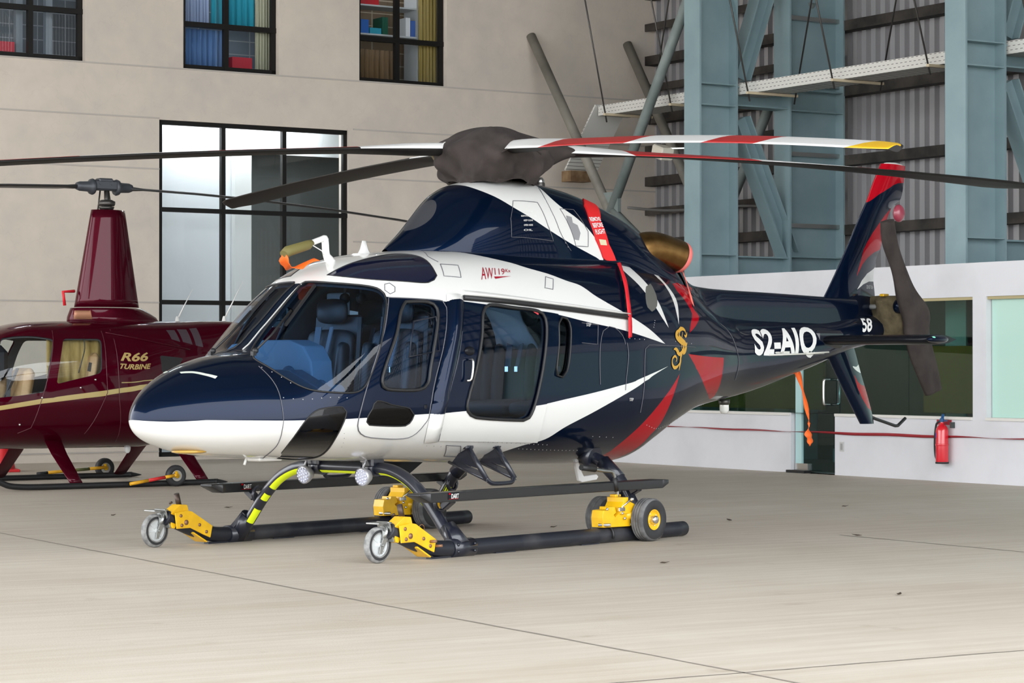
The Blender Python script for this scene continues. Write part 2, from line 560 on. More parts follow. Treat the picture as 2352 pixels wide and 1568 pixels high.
BODY=Loft(-3.744,5.7,
 zb=[(-3.744,1.02),(-3.65,.895),(-3.5,.835),(-3.17,.765),(-2.54,.72),(-1.82,.685),(-.66,.64),(.28,.60),(1.2,.585),(1.5,.68),(1.84,.81),(2.44,.985),(3.47,1.14),(4.47,1.35),(5.3,1.54),(5.7,1.60)],
 zt=[(-3.744,1.02),(-3.65,1.19),(-3.5,1.29),(-3.3,1.38),(-3.0,1.46),(-2.76,1.495),(-2.55,1.66),(-2.165,1.985),(-2.0,2.085),(-1.8,2.165),(-1.5,2.225),(-1.15,2.26),(-.5,2.29),(.3,2.305),(1.0,2.32),(1.4,2.31),(1.8,2.265),(2.1,2.19),(2.4,2.06),(2.7,1.92),(3.0,1.84),(3.5,1.815),(4.6,1.81),(5.3,1.87),(5.7,1.87)],
 w=[(-3.744,0),(-3.65,.15),(-3.5,.28),(-3.3,.41),(-2.9,.60),(-2.5,.73),(-2.1,.795),(-1.6,.83),(0,.84),(.8,.83),(1.4,.77),(1.9,.68),(2.44,.55),(3,.42),(3.5,.345),(4.5,.24),(5.3,.18),(5.7,.16)],
 zw=[(-3.744,1.02),(-2.9,1.02),(-2,1.12),(0,1.2),(1.2,1.3),(2.4,1.42),(3.5,1.48),(4.5,1.57),(5.3,1.70),(5.7,1.73)],
 nb=[(-3.744,2.0),(-2.9,2.1),(-2,2.5),(0,2.8),(1,2.6),(2,2.2),(3,2.0),(5.3,2.0)],
 nt=[(-3.744,2.0),(-2.9,2.1),(-2.3,2.4),(-1.8,2.7),(0,3.0),(1,2.7),(2,2.3),(3,2.0),(5.3,2.0)])
COWL=Loft(-1.24,2.5,
 zb=[(-1.24,2.2),(0,2.15),(1.2,2.1),(2.5,1.8)],
 zt=[(-1.24,2.27),(-.98,2.44),(-.6,2.745),(-.46,2.80),(-.3,2.835),(.2,2.871),(.614,2.835),(1.128,2.715),(1.663,2.525),(1.95,2.37),(2.2,2.17),(2.5,1.93)],
 w=[(-1.24,.04),(-1.1,.14),(-.9,.25),(-.6,.36),(-.2,.45),(.6,.50),(1.2,.52),(1.8,.47),(2.5,.28)],
 zw=[(-1.24,2.235),(0,2.24),(1.0,2.24),(1.6,2.1),(2.5,1.85)],
 nb=[(-1.24,2.),(2.5,2.)],
 nt=[(-1.24,1.8),(-.8,1.8),(-.45,2.2),(0,2.4),(1.2,2.3),(2.5,2.)],nose=False)
SPINE=Loft(2.1,5.3,
 zb=[(2.1,1.5),(3.0,1.6),(5.3,1.6)],
 zt=[(2.1,2.36),(2.44,2.15),(2.7,2.085),(3.0,2.065),(3.8,2.053),(5.3,2.025)],
 w=[(2.1,.46),(2.4,.33),(2.7,.20),(3.0,.15),(3.6,.13),(5.3,.11)],
 zw=[(2.1,1.75),(2.6,1.75),(3,1.82),(5.3,1.85)],
 nb=[(2.1,2),(3,6),(5.3,6)], nt=[(2.1,2),(2.6,2.6),(3.1,5),(5.3,5)],nose=False)

D = {
 'white_lower': [(-3.744,-1),(-3.744,-0.02),(-3.72,-0.04),(-3.6,-0.045),(-3.4,-0.0036),(-3.382,-0.0036),(-3.296,-0.0069),(-3.209,-0.01),(-3.124,-0.0127),(-3.043,-0.0151),(-2.969,-0.017),(-2.905,-0.0183),(-2.871,-0.0192),(-2.842,-0.0208),(-2.816,-0.0226),(-2.79,-0.0247),(-2.762,-0.0275),(-2.728,-0.0315),(-2.686,-0.0374),(-2.637,-0.0446),(-2.584,-0.0526),(-2.53,-0.0605),(-2.479,-0.0675),(-2.435,-0.0729),(-2.391,-0.0771),(-2.355,-0.0793),(-2.319,-0.081),(-2.274,-0.0833),(-2.212,-0.0863),(-2.133,-0.0889),(-2.044,-0.0904),(-1.954,-0.0902),(-1.872,-0.0893),(-1.805,-0.0883),(-1.756,-0.0875),(-1.713,-0.0867),(-1.673,-0.0859),(-1.631,-0.085),(-1.586,-0.0839),(-1.54,-0.0826),(-1.494,-0.0813),(-1.448,-0.0799),(-1.473,-0.0822),(-1.452,-0.0805),(-1.426,-0.0787),(-1.387,-0.0767),(-1.33,-0.0743),(-1.248,-0.0715),(-1.15,-0.069),(-1.024,-0.0666),(-0.882,-0.0641),(-0.736,-0.0616),(-0.599,-0.059),(-0.485,-0.0558),(-0.407,-0.0524),(-0.34,-0.0484),(-0.279,-0.0438),(-0.221,-0.0391),(-0.16,-0.0344),(-0.093,-0.0299),(-0.017,-0.0257),(0.063,-0.0216),(0.147,-0.0182),(0.231,-0.0151),(0.314,-0.0123),(0.394,-0.0099),(0.47,-0.0077),(0.543,-0.0054),(0.615,-0.0037),(0.686,-0.0026),(0.757,-0.0013),(0.829,0.0004),(0.904,0.0023),(0.982,0.0046),(1.062,0.0078),(1.145,0.0114),(1.229,0.016),(1.314,0.0212),(1.245,0.0153),(1.178,0.0101),(1.114,0.0058),(1.056,0.0024),(1.002,-0.0005),(0.949,-0.0036),(0.907,-0.009),(0.863,-0.0153),(0.809,-0.023),(0.739,-0.0333),(0.652,-0.0467),(0.557,-0.0632),(0.461,-0.0819),(0.371,-0.1017),(0.293,-0.1209),(0.225,-0.1389),(0.162,-0.1567),(0.104,-0.1746),(0.05,-0.1928),(0.001,-0.2117),(-0.044,-0.2318),(-0.083,-0.2532),(-0.116,-0.2756),(-0.144,-0.2982),(-0.17,-0.3207),(-0.197,-0.3424),(-0.227,-0.3626),(-0.262,-0.3803),(-0.299,-0.3956),(-0.338,-0.4094),(-0.377,-0.4225),(-0.414,-0.4361),(-0.447,-0.4514),(-0.482,-0.4721),(-0.514,-0.4943),(-0.542,-0.5175),(-0.567,-0.5412),(-0.59,-0.5647),(-0.616,-0.5936),(-0.637,-0.6225),(-0.654,-0.6525),(-0.667,-0.6847),(-0.687,-1)],
 'white_upper': [(-2.16,1),(-2.175,0.93),(-2.172,0.9625),(-2.118,0.7471),(-1.998,0.5992),(-1.945,0.5371),(-1.908,0.4867),(-1.822,0.4528),(-1.729,0.4276),(-1.636,0.4076),(-1.548,0.3921),(-1.471,0.3806),(-1.409,0.3722),(-1.347,0.3628),(-1.354,0.3669),(-1.303,0.3622),(-1.25,0.3573),(-1.193,0.3515),(-1.15,0.3466),(-1.106,0.3414),(-1.057,0.3355),(-0.999,0.329),(-0.951,0.324),(-0.897,0.3186),(-0.839,0.3129),(-0.779,0.3073),(-0.718,0.3018),(-0.658,0.2967),(-0.598,0.2917),(-0.534,0.2867),(-0.469,0.2819),(-0.407,0.2774),(-0.351,0.2733),(-0.302,0.2697),(-0.246,0.2654),(-0.201,0.2615),(-0.146,0.2556),(-0.099,0.25),(-0.043,0.2431),(0.019,0.2354),(0.085,0.2275),(0.154,0.2198),(0.225,0.2125),(0.297,0.2057),(0.372,0.1992),(0.45,0.1927),(0.531,0.1859),(0.614,0.1785),(0.697,0.1703),(0.782,0.1612),(0.87,0.1515),(0.965,0.1411),(1.065,0.1303),(1.17,0.1197),(1.279,0.1091),(1.233,0.1231),(1.186,0.1372),(1.139,0.1515),(1.091,0.1657),(1.04,0.18),(0.997,0.1916),(0.955,0.2028),(0.912,0.2139),(0.868,0.2255),(0.821,0.2378),(0.771,0.2514),(0.715,0.267),(0.651,0.2845),(0.585,0.3033),(0.521,0.3225),(0.464,0.3412),(0.416,0.3582),(0.375,0.3755),(0.343,0.3923),(0.315,0.4082),(0.288,0.4228),(0.26,0.4359),(0.222,0.4485),(0.183,0.4575),(0.144,0.4656),(0.103,0.4756),(0.061,0.4885),(0.02,0.503),(-0.023,0.5181),(-0.068,0.533),(-0.106,0.5443),(-0.146,0.5554),(-0.187,0.5666),(-0.227,0.5781),(-0.265,0.5902),(-0.3,0.6031),(-0.331,0.6164),(-0.361,0.6305),(-0.396,0.6454),(-0.437,0.6613),(-0.487,0.6797),(-0.543,0.7025),(-0.601,0.7288),(-0.655,0.7571),(-0.701,0.7857),(-0.738,0.8109),(-0.771,0.8294),(-0.806,0.8425),(-0.842,0.851),(-0.879,0.8566),(-0.913,0.8616),(-0.942,0.8685),(-0.976,0.8805),(-1.006,0.8903),(-1.033,0.8985),(-1.058,0.9062),(-1.108,0.9),(-1.02,0.93),(-1.1,1)],
 'sliver_a': [(1.172,0.821),(1.174,0.7659),(1.16,0.7288),(1.154,0.6895),(1.157,0.6502),(1.165,0.6118),(1.174,0.5812),(1.188,0.5504),(1.205,0.5199),(1.223,0.4903),(1.239,0.4619),(1.253,0.4348),(1.265,0.4085),(1.277,0.3823),(1.288,0.3559),(1.3,0.3289),(1.31,0.3056),(1.32,0.282),(1.33,0.2584),(1.341,0.2348),(1.354,0.2116),(1.367,0.189),(1.334,0.2096),(1.291,0.2393),(1.27,0.2564),(1.248,0.2767),(1.225,0.2993),(1.202,0.3227),(1.181,0.3454),(1.159,0.3678),(1.138,0.3907),(1.118,0.414),(1.1,0.4373),(1.082,0.4601),(1.06,0.4871),(1.038,0.5131),(1.019,0.5391),(1.005,0.5664),(0.993,0.6067),(0.992,0.6503),(1.009,0.6936)],
 'sliver_b': [(1.664,0.8243),(1.731,0.8075),(1.799,0.8243),(1.643,0.7048),(1.584,0.6385),(1.563,0.5929),(1.565,0.5588),(1.578,0.529),(1.594,0.5009),(1.607,0.4727),(1.619,0.4458),(1.631,0.42),(1.638,0.3923),(1.634,0.3605),(1.623,0.3318),(1.607,0.3017),(1.589,0.271),(1.571,0.2408),(1.555,0.2116),(1.555,0.2369),(1.556,0.2628),(1.558,0.2891),(1.562,0.3154),(1.564,0.3413),(1.566,0.3662),(1.565,0.4013),(1.56,0.4341),(1.553,0.4647),(1.546,0.4936),(1.53,0.5243),(1.507,0.5488),(1.492,0.5818),(1.497,0.6192),(1.522,0.6694),(1.599,0.7502)],
 'red_upper': [(1.752,0.5362),(1.915,0.5824),(2.124,0.6653),(2.176,0.6485),(2.127,0.5642),(2.035,0.4811),(1.959,0.4124),(1.923,0.3676),(1.945,0.3363),(1.982,0.3187),(2.007,0.2941),(1.963,0.2611),(1.898,0.226),(1.822,0.1968),(1.737,0.171),(1.76,0.1983),(1.789,0.2287),(1.834,0.2637),(1.867,0.3044),(1.858,0.3355),(1.835,0.3685),(1.812,0.399),(1.776,0.4341),(1.745,0.4649),(1.74,0.4993)],
 'red_mid': [(1.678,0.0607),(1.767,0.056),(1.858,0.051),(1.949,0.0462),(2.043,0.0416),(2.139,0.0374),(2.235,0.034),(2.331,0.0309),(2.426,0.0277),(2.426,0.0011),(2.419,-0.0557),(2.417,-0.1027),(2.423,-0.1624),(2.438,-0.2283),(2.458,-0.2912),(2.482,-0.3668),(2.509,-0.4406),(2.542,-0.5086),(2.54,-0.5841),(2.363,-0.4489),(2.181,-0.3087),(2.091,-0.2348),(2.012,-0.165),(1.946,-0.1027),(1.889,-0.0498),(1.847,-0.0143),(1.806,0.0065),(1.763,0.0232),(1.72,0.0416)],
 'red_low': [(1.511,-0.0032),(1.495,-0.02),(1.479,-0.0405),(1.464,-0.0627),(1.448,-0.0863),(1.432,-0.1109),(1.417,-0.1366),(1.401,-0.1635),(1.385,-0.1917),(1.372,-0.2162),(1.359,-0.243),(1.346,-0.2709),(1.334,-0.2982),(1.322,-0.323),(1.302,-0.3488),(1.279,-0.3706),(1.254,-0.391),(1.231,-0.4123),(1.131,-0.8),(0.981,-1),(0.708,-1),(0.808,-0.577),(0.809,-0.5335),(0.819,-0.4941),(0.834,-0.4575),(0.854,-0.4228),(0.873,-0.3963),(0.894,-0.3711),(0.918,-0.3466),(0.944,-0.3225),(0.971,-0.2983),(1,-0.2741),(1.031,-0.2502),(1.063,-0.2267),(1.098,-0.2036),(1.135,-0.1809),(1.167,-0.1622),(1.2,-0.1437),(1.235,-0.1261),(1.271,-0.1096),(1.308,-0.094),(1.346,-0.0788)],
 'windscreen': [(-2.761,0.8835),(-2.866,0.7276),(-2.874,0.6817),(-2.873,0.6355),(-2.866,0.5907),(-2.857,0.5482),(-2.849,0.5149),(-2.841,0.4817),(-2.831,0.4491),(-2.819,0.4179),(-2.805,0.3887),(-2.79,0.3602),(-2.773,0.3318),(-2.755,0.3044),(-2.735,0.2778),(-2.715,0.2527),(-2.69,0.2259),(-2.664,0.2028),(-2.634,0.181),(-2.598,0.1581),(-2.566,0.1412),(-2.527,0.1239),(-2.485,0.1073),(-2.442,0.0929),(-2.402,0.0819),(-2.369,0.075),(-2.331,0.0714),(-2.301,0.0743),(-2.274,0.0825),(-2.254,0.0924),(-2.235,0.1054),(-2.216,0.1211),(-2.196,0.1387),(-2.181,0.1516),(-2.166,0.1655),(-2.149,0.1805),(-2.133,0.1964),(-2.116,0.2131),(-2.1,0.2307),(-2.084,0.2499),(-2.067,0.2711),(-2.05,0.2935),(-2.033,0.3163),(-2.017,0.3387),(-2.001,0.3598),(-1.982,0.3837),(-1.963,0.4067),(-1.946,0.4288),(-1.931,0.4499),(-1.92,0.4697),(-1.912,0.511),(-1.923,0.5471),(-1.937,0.5701),(-1.957,0.5923),(-1.982,0.6172),(-2.001,0.6353),(-2.021,0.6564),(-2.043,0.6804),(-2.063,0.707),(-2.082,0.7356),(-2.099,0.7656),(-2.115,0.7997),(-2.128,0.8393),(-2.137,0.881),(-2.142,0.9208),(-2.145,0.9539),(-2.148,0.9763),(-2.173,0.9862),(-2.217,0.9802),(-2.247,0.9783),(-2.282,0.9762),(-2.319,0.9743),(-2.358,0.9726),(-2.396,0.9709),(-2.431,0.9692),(-2.466,0.9671),(-2.502,0.964),(-2.54,0.9594),(-2.576,0.9543),(-2.607,0.9511),(-2.633,0.9479),(-2.672,0.9393),(-2.712,0.9221)],
 'pilot_window': [(-1.778,0.4086),(-1.732,0.4023),(-1.687,0.3964),(-1.644,0.3907),(-1.605,0.3847),(-1.572,0.3781),(-1.52,0.3604),(-1.498,0.3337),(-1.499,0.3152),(-1.506,0.2943),(-1.52,0.2711),(-1.535,0.2461),(-1.553,0.2203),(-1.574,0.1901),(-1.597,0.1589),(-1.617,0.1295),(-1.635,0.1042),(-1.648,0.0848),(-1.658,0.0676),(-1.664,0.0534),(-1.672,0.042),(-1.685,0.0335),(-1.723,0.0236),(-1.781,0.0208),(-1.823,0.0214),(-1.876,0.0234),(-1.935,0.0266),(-1.993,0.031),(-2.043,0.0363),(-2.08,0.0419),(-2.114,0.0548),(-2.123,0.0743),(-2.121,0.0866),(-2.112,0.1005),(-2.099,0.116),(-2.082,0.1336),(-2.065,0.1499),(-2.043,0.1691),(-2.018,0.1901),(-1.992,0.2121),(-1.967,0.2339),(-1.945,0.2543),(-1.926,0.2739),(-1.91,0.2939),(-1.894,0.3135),(-1.879,0.3322),(-1.864,0.3493),(-1.85,0.364),(-1.81,0.3931)],
 'cabin_window': [(-0.936,0.3199),(-0.901,0.3195),(-0.858,0.3166),(-0.809,0.312),(-0.758,0.3066),(-0.707,0.3012),(-0.658,0.2967),(-0.611,0.293),(-0.561,0.2895),(-0.511,0.2861),(-0.464,0.2824),(-0.423,0.2783),(-0.389,0.2734),(-0.339,0.2586),(-0.317,0.2337),(-0.315,0.2153),(-0.317,0.1943),(-0.324,0.171),(-0.333,0.1461),(-0.342,0.1275),(-0.351,0.1079),(-0.362,0.0882),(-0.374,0.0694),(-0.386,0.0523),(-0.398,0.0373),(-0.411,0.0241),(-0.426,0.0124),(-0.442,0.0036),(-0.458,-0.003),(-0.473,-0.0202),(-0.486,-0.0425),(-0.505,-0.0772),(-0.523,-0.1093),(-0.542,-0.135),(-0.606,-0.1561),(-0.676,-0.1538),(-0.773,-0.1495),(-0.882,-0.1438),(-0.991,-0.1372),(-1.087,-0.1301),(-1.157,-0.1229),(-1.218,-0.1034),(-1.256,-0.0735),(-1.268,-0.0415),(-1.26,-0.0096),(-1.25,-0.0008),(-1.236,0.0057),(-1.219,0.0141),(-1.201,0.0252),(-1.184,0.0382),(-1.168,0.0525),(-1.153,0.0681),(-1.138,0.0857),(-1.123,0.1048),(-1.108,0.1249),(-1.094,0.1455),(-1.081,0.1657),(-1.07,0.186),(-1.061,0.2071),(-1.053,0.2282),(-1.044,0.2484),(-1.034,0.2668),(-1.022,0.2824),(-0.989,0.3082)],
 'aft_window': [(-0.108,0.2381),(-0.048,0.2297),(-0.027,0.2118),(-0.018,0.1861),(-0.02,0.1709),(-0.025,0.1529),(-0.032,0.1339),(-0.038,0.1154),(-0.045,0.0987),(-0.051,0.0848),(-0.06,0.0676),(-0.07,0.053),(-0.081,0.0413),(-0.093,0.0326),(-0.148,0.0192),(-0.211,0.0239),(-0.219,0.0422),(-0.215,0.0506),(-0.21,0.0616),(-0.203,0.0748),(-0.195,0.0894),(-0.187,0.1048),(-0.181,0.1196),(-0.176,0.1377),(-0.172,0.157),(-0.168,0.1764),(-0.163,0.1944),(-0.156,0.2092)],
 'chin_window': [(-2.682,0.0353),(-2.65,0.0444),(-2.612,0.0432),(-2.578,0.0394),(-2.537,0.0339),(-2.495,0.0276),(-2.464,0.0215),(-2.432,-0.0028),(-2.435,-0.0375),(-2.445,-0.092),(-2.452,-0.1322),(-2.457,-0.1819),(-2.459,-0.2375),(-2.457,-0.2945),(-2.45,-0.3537),(-2.437,-0.4181),(-2.418,-0.484),(-2.397,-0.5467),(-2.369,-0.6204),(-2.343,-0.6859),(-2.325,-0.7475),(-2.321,-0.7827),(-2.325,-0.8139),(-2.335,-0.8407),(-2.349,-0.8631),(-2.366,-0.881),(-2.4,-0.8896),(-2.455,-0.8789),(-2.518,-0.8586),(-2.58,-0.8364),(-2.73,-0.5981),(-2.757,-0.5235),(-2.777,-0.4456),(-2.789,-0.3692),(-2.792,-0.2973),(-2.791,-0.24),(-2.786,-0.1813),(-2.777,-0.1256),(-2.764,-0.0768),(-2.75,-0.0379),(-2.727,0.0027),(-2.705,0.0218)],
 'lower_window': [(-2.168,0.0121),(-2.133,0.0091),(-2.086,0.0034),(-2.037,-0.0022),(-1.993,-0.0094),(-1.941,-0.0184),(-1.894,-0.0265),(-1.857,-0.0367),(-1.809,-0.0882),(-1.821,-0.13),(-1.838,-0.1649),(-1.874,-0.1912),(-1.919,-0.1931),(-1.98,-0.1914),(-2.049,-0.1867),(-2.118,-0.1796),(-2.176,-0.1715),(-2.218,-0.1641),(-2.251,-0.1266),(-2.248,-0.0713),(-2.232,-0.0392),(-2.21,-0.0107),(-2.197,0.0054)],
 'roof_window': [(-2.054,0.9021),(-2.023,0.8985),(-1.989,0.8962),(-1.955,0.8941),(-1.918,0.8912),(-1.88,0.8877),(-1.839,0.8838),(-1.791,0.8807),(-1.735,0.8789),(-1.675,0.8779),(-1.612,0.878),(-1.551,0.8789),(-1.495,0.8794),(-1.448,0.877),(-1.409,0.8708),(-1.378,0.8611),(-1.353,0.8488),(-1.333,0.8348),(-1.317,0.8198),(-1.298,0.7967),(-1.287,0.7715),(-1.284,0.7427),(-1.288,0.7092),(-1.298,0.6711),(-1.311,0.6308),(-1.325,0.5907),(-1.336,0.5525),(-1.39,0.5213),(-1.465,0.5071),(-1.499,0.5089),(-1.537,0.5141),(-1.578,0.5223),(-1.62,0.5326),(-1.662,0.544),(-1.702,0.5555),(-1.74,0.567),(-1.778,0.5793),(-1.814,0.5932),(-1.85,0.61),(-1.885,0.6306),(-1.919,0.6554),(-1.952,0.6852),(-1.983,0.7196),(-2.01,0.7586),(-2.032,0.8026),(-2.047,0.8509)],
 'sliding_door': [(-1.194,0.3551),(-1.153,0.3495),(-1.109,0.3438),(-1.058,0.3376),(-0.998,0.3307),(-0.95,0.3256),(-0.896,0.3202),(-0.838,0.3146),(-0.778,0.309),(-0.717,0.3035),(-0.658,0.2983),(-0.597,0.2931),(-0.533,0.2879),(-0.469,0.2827),(-0.407,0.2779),(-0.35,0.2735),(-0.302,0.2697),(-0.231,0.2638),(-0.183,0.2593),(-0.146,0.2556),(-0.155,0.2299),(-0.162,0.2054),(-0.169,0.1822),(-0.175,0.1602),(-0.182,0.1394),(-0.19,0.1198),(-0.199,0.1012),(-0.21,0.0836),(-0.221,0.0673),(-0.233,0.0525),(-0.244,0.0393),(-0.256,0.0279),(-0.267,0.0184),(-0.279,0.0107),(-0.291,0.0045),(-0.304,-0.0003),(-0.316,-0.0068),(-0.328,-0.0233),(-0.338,-0.0455),(-0.348,-0.0725),(-0.355,-0.103),(-0.36,-0.1358),(-0.362,-0.1698),(-0.362,-0.2034),(-0.357,-0.2518),(-0.347,-0.2987),(-0.333,-0.3454),(-0.313,-0.3937),(-0.408,-0.3913),(-0.502,-0.3889),(-0.595,-0.3865),(-0.689,-0.3837),(-0.784,-0.3809),(-0.879,-0.3782),(-0.974,-0.3756),(-1.07,-0.3729),(-1.167,-0.3704),(-1.263,-0.3679),(-1.359,-0.3654),(-1.454,-0.3628),(-1.487,-0.266),(-1.5,-0.1829),(-1.499,-0.1117),(-1.489,-0.0528),(-1.473,-0.0094),(-1.455,0.0045),(-1.436,0.0161),(-1.417,0.03),(-1.397,0.0456),(-1.378,0.0625),(-1.359,0.081),(-1.342,0.1012),(-1.326,0.124),(-1.31,0.1493),(-1.294,0.1762),(-1.278,0.2035),(-1.263,0.2301),(-1.249,0.2544),(-1.23,0.2854),(-1.216,0.3114),(-1.204,0.334)],
 'pilot_door': [(-1.895,0.4744),(-1.856,0.4606),(-1.816,0.4485),(-1.775,0.4381),(-1.733,0.4286),(-1.691,0.4199),(-1.649,0.4118),(-1.606,0.4041),(-1.56,0.397),(-1.515,0.3905),(-1.473,0.3843),(-1.437,0.3783),(-1.409,0.3722),(-1.389,0.3338),(-1.395,0.3137),(-1.406,0.2899),(-1.418,0.2644),(-1.433,0.2386),(-1.443,0.2215),(-1.455,0.2043),(-1.466,0.1869),(-1.479,0.1694),(-1.492,0.1518),(-1.506,0.1342),(-1.522,0.1165),(-1.539,0.0988),(-1.556,0.0814),(-1.574,0.0646),(-1.59,0.049),(-1.603,0.0347),(-1.616,0.0213),(-1.627,0.0096),(-1.637,-0.0002),(-1.646,-0.0192),(-1.652,-0.0509),(-1.656,-0.0804),(-1.656,-0.1163),(-1.667,-0.1493),(-1.681,-0.1727),(-1.696,-0.2034),(-1.712,-0.2385),(-1.73,-0.2745),(-1.754,-0.3071),(-1.785,-0.331),(-1.832,-0.3438),(-1.895,-0.3482),(-1.964,-0.3462),(-2.034,-0.3398),(-2.098,-0.3315),(-2.146,-0.3241),(-2.211,-0.3024),(-2.263,-0.2652),(-2.299,-0.2202),(-2.321,-0.1628),(-2.326,-0.1204),(-2.325,-0.0744),(-2.318,-0.0281),(-2.306,0.0037),(-2.295,0.0184),(-2.283,0.0367),(-2.268,0.0576),(-2.251,0.0802),(-2.232,0.1038),(-2.212,0.1277),(-2.189,0.1528),(-2.162,0.1798),(-2.133,0.2075),(-2.103,0.2346),(-2.075,0.2603),(-2.051,0.2836),(-2.029,0.3065),(-2.011,0.328),(-1.994,0.3484),(-1.979,0.368),(-1.964,0.3873),(-1.945,0.4104),(-1.928,0.4323),(-1.911,0.4534)],
 'pillar_front': [(-1.345,0.4083),(-1.367,0.3689),(-1.387,0.3321),(-1.404,0.2978),(-1.419,0.266),(-1.433,0.2365),(-1.447,0.2093),(-1.461,0.1852),(-1.475,0.1638),(-1.49,0.144),(-1.505,0.1247),(-1.521,0.1049),(-1.537,0.0841),(-1.555,0.0618),(-1.574,0.0396),(-1.594,0.0196),(-1.612,0.0041),(-1.63,-0.0167),(-1.642,-0.0635),(-1.648,-0.1149),(-1.647,-0.1688),(-1.641,-0.2244),(-1.627,-0.282),(-1.606,-0.3427),(-1.575,-0.4085)],
 'pillar_back': [(-1.169,0.3972),(-1.185,0.3686),(-1.2,0.3413),(-1.214,0.315),(-1.227,0.2894),(-1.241,0.2645),(-1.254,0.2401),(-1.268,0.2163),(-1.282,0.1933),(-1.296,0.1708),(-1.31,0.1489),(-1.325,0.1275),(-1.341,0.1065),(-1.358,0.0863),(-1.377,0.067),(-1.397,0.0489),(-1.417,0.032),(-1.437,0.0169),(-1.455,0.0045),(-1.473,-0.0109),(-1.488,-0.0577),(-1.496,-0.1209),(-1.492,-0.1974),(-1.473,-0.2874),(-1.43,-0.3935)],
 'seam_nose': [(-2.919,0.5874),(-2.919,0.5391),(-2.917,0.494),(-2.914,0.4509),(-2.911,0.4091),(-2.909,0.3695),(-2.907,0.3314),(-2.907,0.2923),(-2.907,0.2498),(-2.908,0.2109),(-2.91,0.1685),(-2.91,0.1259),(-2.91,0.0863),(-2.909,0.0527),(-2.907,0.0133),(-2.906,-0.0273),(-2.906,-0.0918),(-2.903,-0.16),(-2.893,-0.2414),(-2.879,-0.3297),(-2.861,-0.4178),(-2.847,-0.4864),(-2.831,-0.558),(-2.808,-0.6367),(-2.77,-0.7308),(-2.68,-0.8736)],
 'seam_boom': [(2.519,0.3665),(2.582,0.3596),(2.635,0.343),(2.671,0.3131),(2.694,0.2743),(2.71,0.2295),(2.722,0.1762),(2.733,0.1288),(2.747,0.0762),(2.761,0.021),(2.77,-0.0381),(2.773,-0.0997),(2.775,-0.1625),(2.778,-0.2277),(2.791,-0.2975)],
 'seam_a': [(0.702,0.1161),(0.709,0.1011),(0.713,0.0845),(0.713,0.0648),(0.709,0.053),(0.703,0.0401),(0.696,0.0276),(0.689,0.0168),(0.683,0.0085),(0.678,0.0028),(0.671,-0.0092),(0.669,-0.0247)],
 'seam_fuel': [(1.824,0.0922),(1.64,0.0955),(1.473,0.0984),(1.327,0.1012),(1.199,0.103),(1.094,0.1041),(1.015,0.1045),(0.956,0.0898),(0.947,0.0721),(0.941,0.05),(0.936,0.0274),(0.933,0.0088),(0.93,-0.0038),(0.925,-0.0267),(0.921,-0.0516),(0.916,-0.0773),(0.912,-0.1031),(0.909,-0.1289),(0.908,-0.155),(0.908,-0.182)],
 'seam_hatch': [(0.336,0.0015),(0.334,0.0111),(0.332,0.0241),(0.331,0.0395),(0.332,0.0562),(0.335,0.0734),(0.34,0.09),(0.35,0.1129),(0.365,0.1345),(0.382,0.1536),(0.401,0.1694),(0.486,0.1903),(0.562,0.1831),(0.609,0.1677),(0.65,0.1485),(0.671,0.1294),(0.68,0.1102)],
 'seam_vent': [(0.139,0.2092),(0.343,0.1976),(0.313,0.1128),(0.113,0.1206)],
 'hatch_a': [(-1.201,0.6545),(-1.03,0.6305),(-1.101,0.5181),(-1.269,0.541)],
 'hatch_b': [(-0.128,0.5061),(-0.05,0.4873),(-0.115,0.4075),(-0.205,0.4185)],
 'hatch_c': [(-1.312,-0.4415),(-1.142,-0.4531),(-0.976,-0.6656),(-1.15,-0.6483)],
 'hatch_d': [(-1.858,0.5725),(-1.816,0.5676),(-1.795,0.5273),(-1.819,0.4959),(-1.867,0.4924),(-1.89,0.5326)],
 'roof_seam': [(-1.107,0.8767),(-1.208,0.7678),(-1.213,0.7375),(-1.208,0.7084),(-1.196,0.6811)],
 'rail': [(-1.188,0.3877),(-0.701,0.3458),(-0.195,0.3056),(0.252,0.2756),(0.75,0.2487)],
 'eave': [(-1.151,0.431),(-0.681,0.3796),(-0.182,0.3301),(0.263,0.297),(0.748,0.2654)],
 'nose_strip': [(-3.377,0.902),(-3.328,0.791),(-3.281,0.656),(-3.234,0.5629),(-3.26,0.5351),(-3.307,0.6463),(-3.344,0.754),(-3.389,0.8473)],
 'oval_vent': [(1.192,0.4506),(1.299,0.4819),(1.306,0.4579),(1.305,0.4215),(1.3,0.3884),(1.283,0.3484),(1.251,0.3153),(1.194,0.2888),(1.138,0.2749),(1.084,0.3005),(1.083,0.3257),(1.1,0.3587),(1.122,0.388),(1.155,0.4219)],
 'reg': [(3.197,0.4757),(4.401,0.5315),(4.299,-0.232),(3.095,-0.043)],
 'aw': [(-0.811,0.6028),(-0.484,0.5748),(-0.546,0.5013),(-0.905,0.4836)],
 'num58': [(5.314,0.584),(5.526,0.5814),(5.414,-0.0106),(5.243,0.0304)],
 'gothic': [(1.424,0.1972),(1.683,0.2055),(1.625,0.0005),(1.351,0.009)],
 'step_text': [(0.195,0.2089),(0.257,0.2065),(0.245,0.1907),(0.191,0.1924)],
 'step_text2': [(0.727,-0.0688),(0.78,-0.0729),(0.781,-0.091),(0.732,-0.0871)],
 'riv0': [(-2.885,0.1999),(-2.359,0.0408)],
 'riv1': [(-2.904,0.5713),(-2.758,0.2633)],
 'riv2': [(-1.494,-0.2739),(-0.362,-0.3177)],
 'riv3': [(-1.428,-0.3669),(-0.098,-0.4406)],
 'riv4': [(0.361,-0.3538),(0.75,-0.3973)],
 'riv5': [(-0.444,-0.4972),(0.36,-0.5335)],
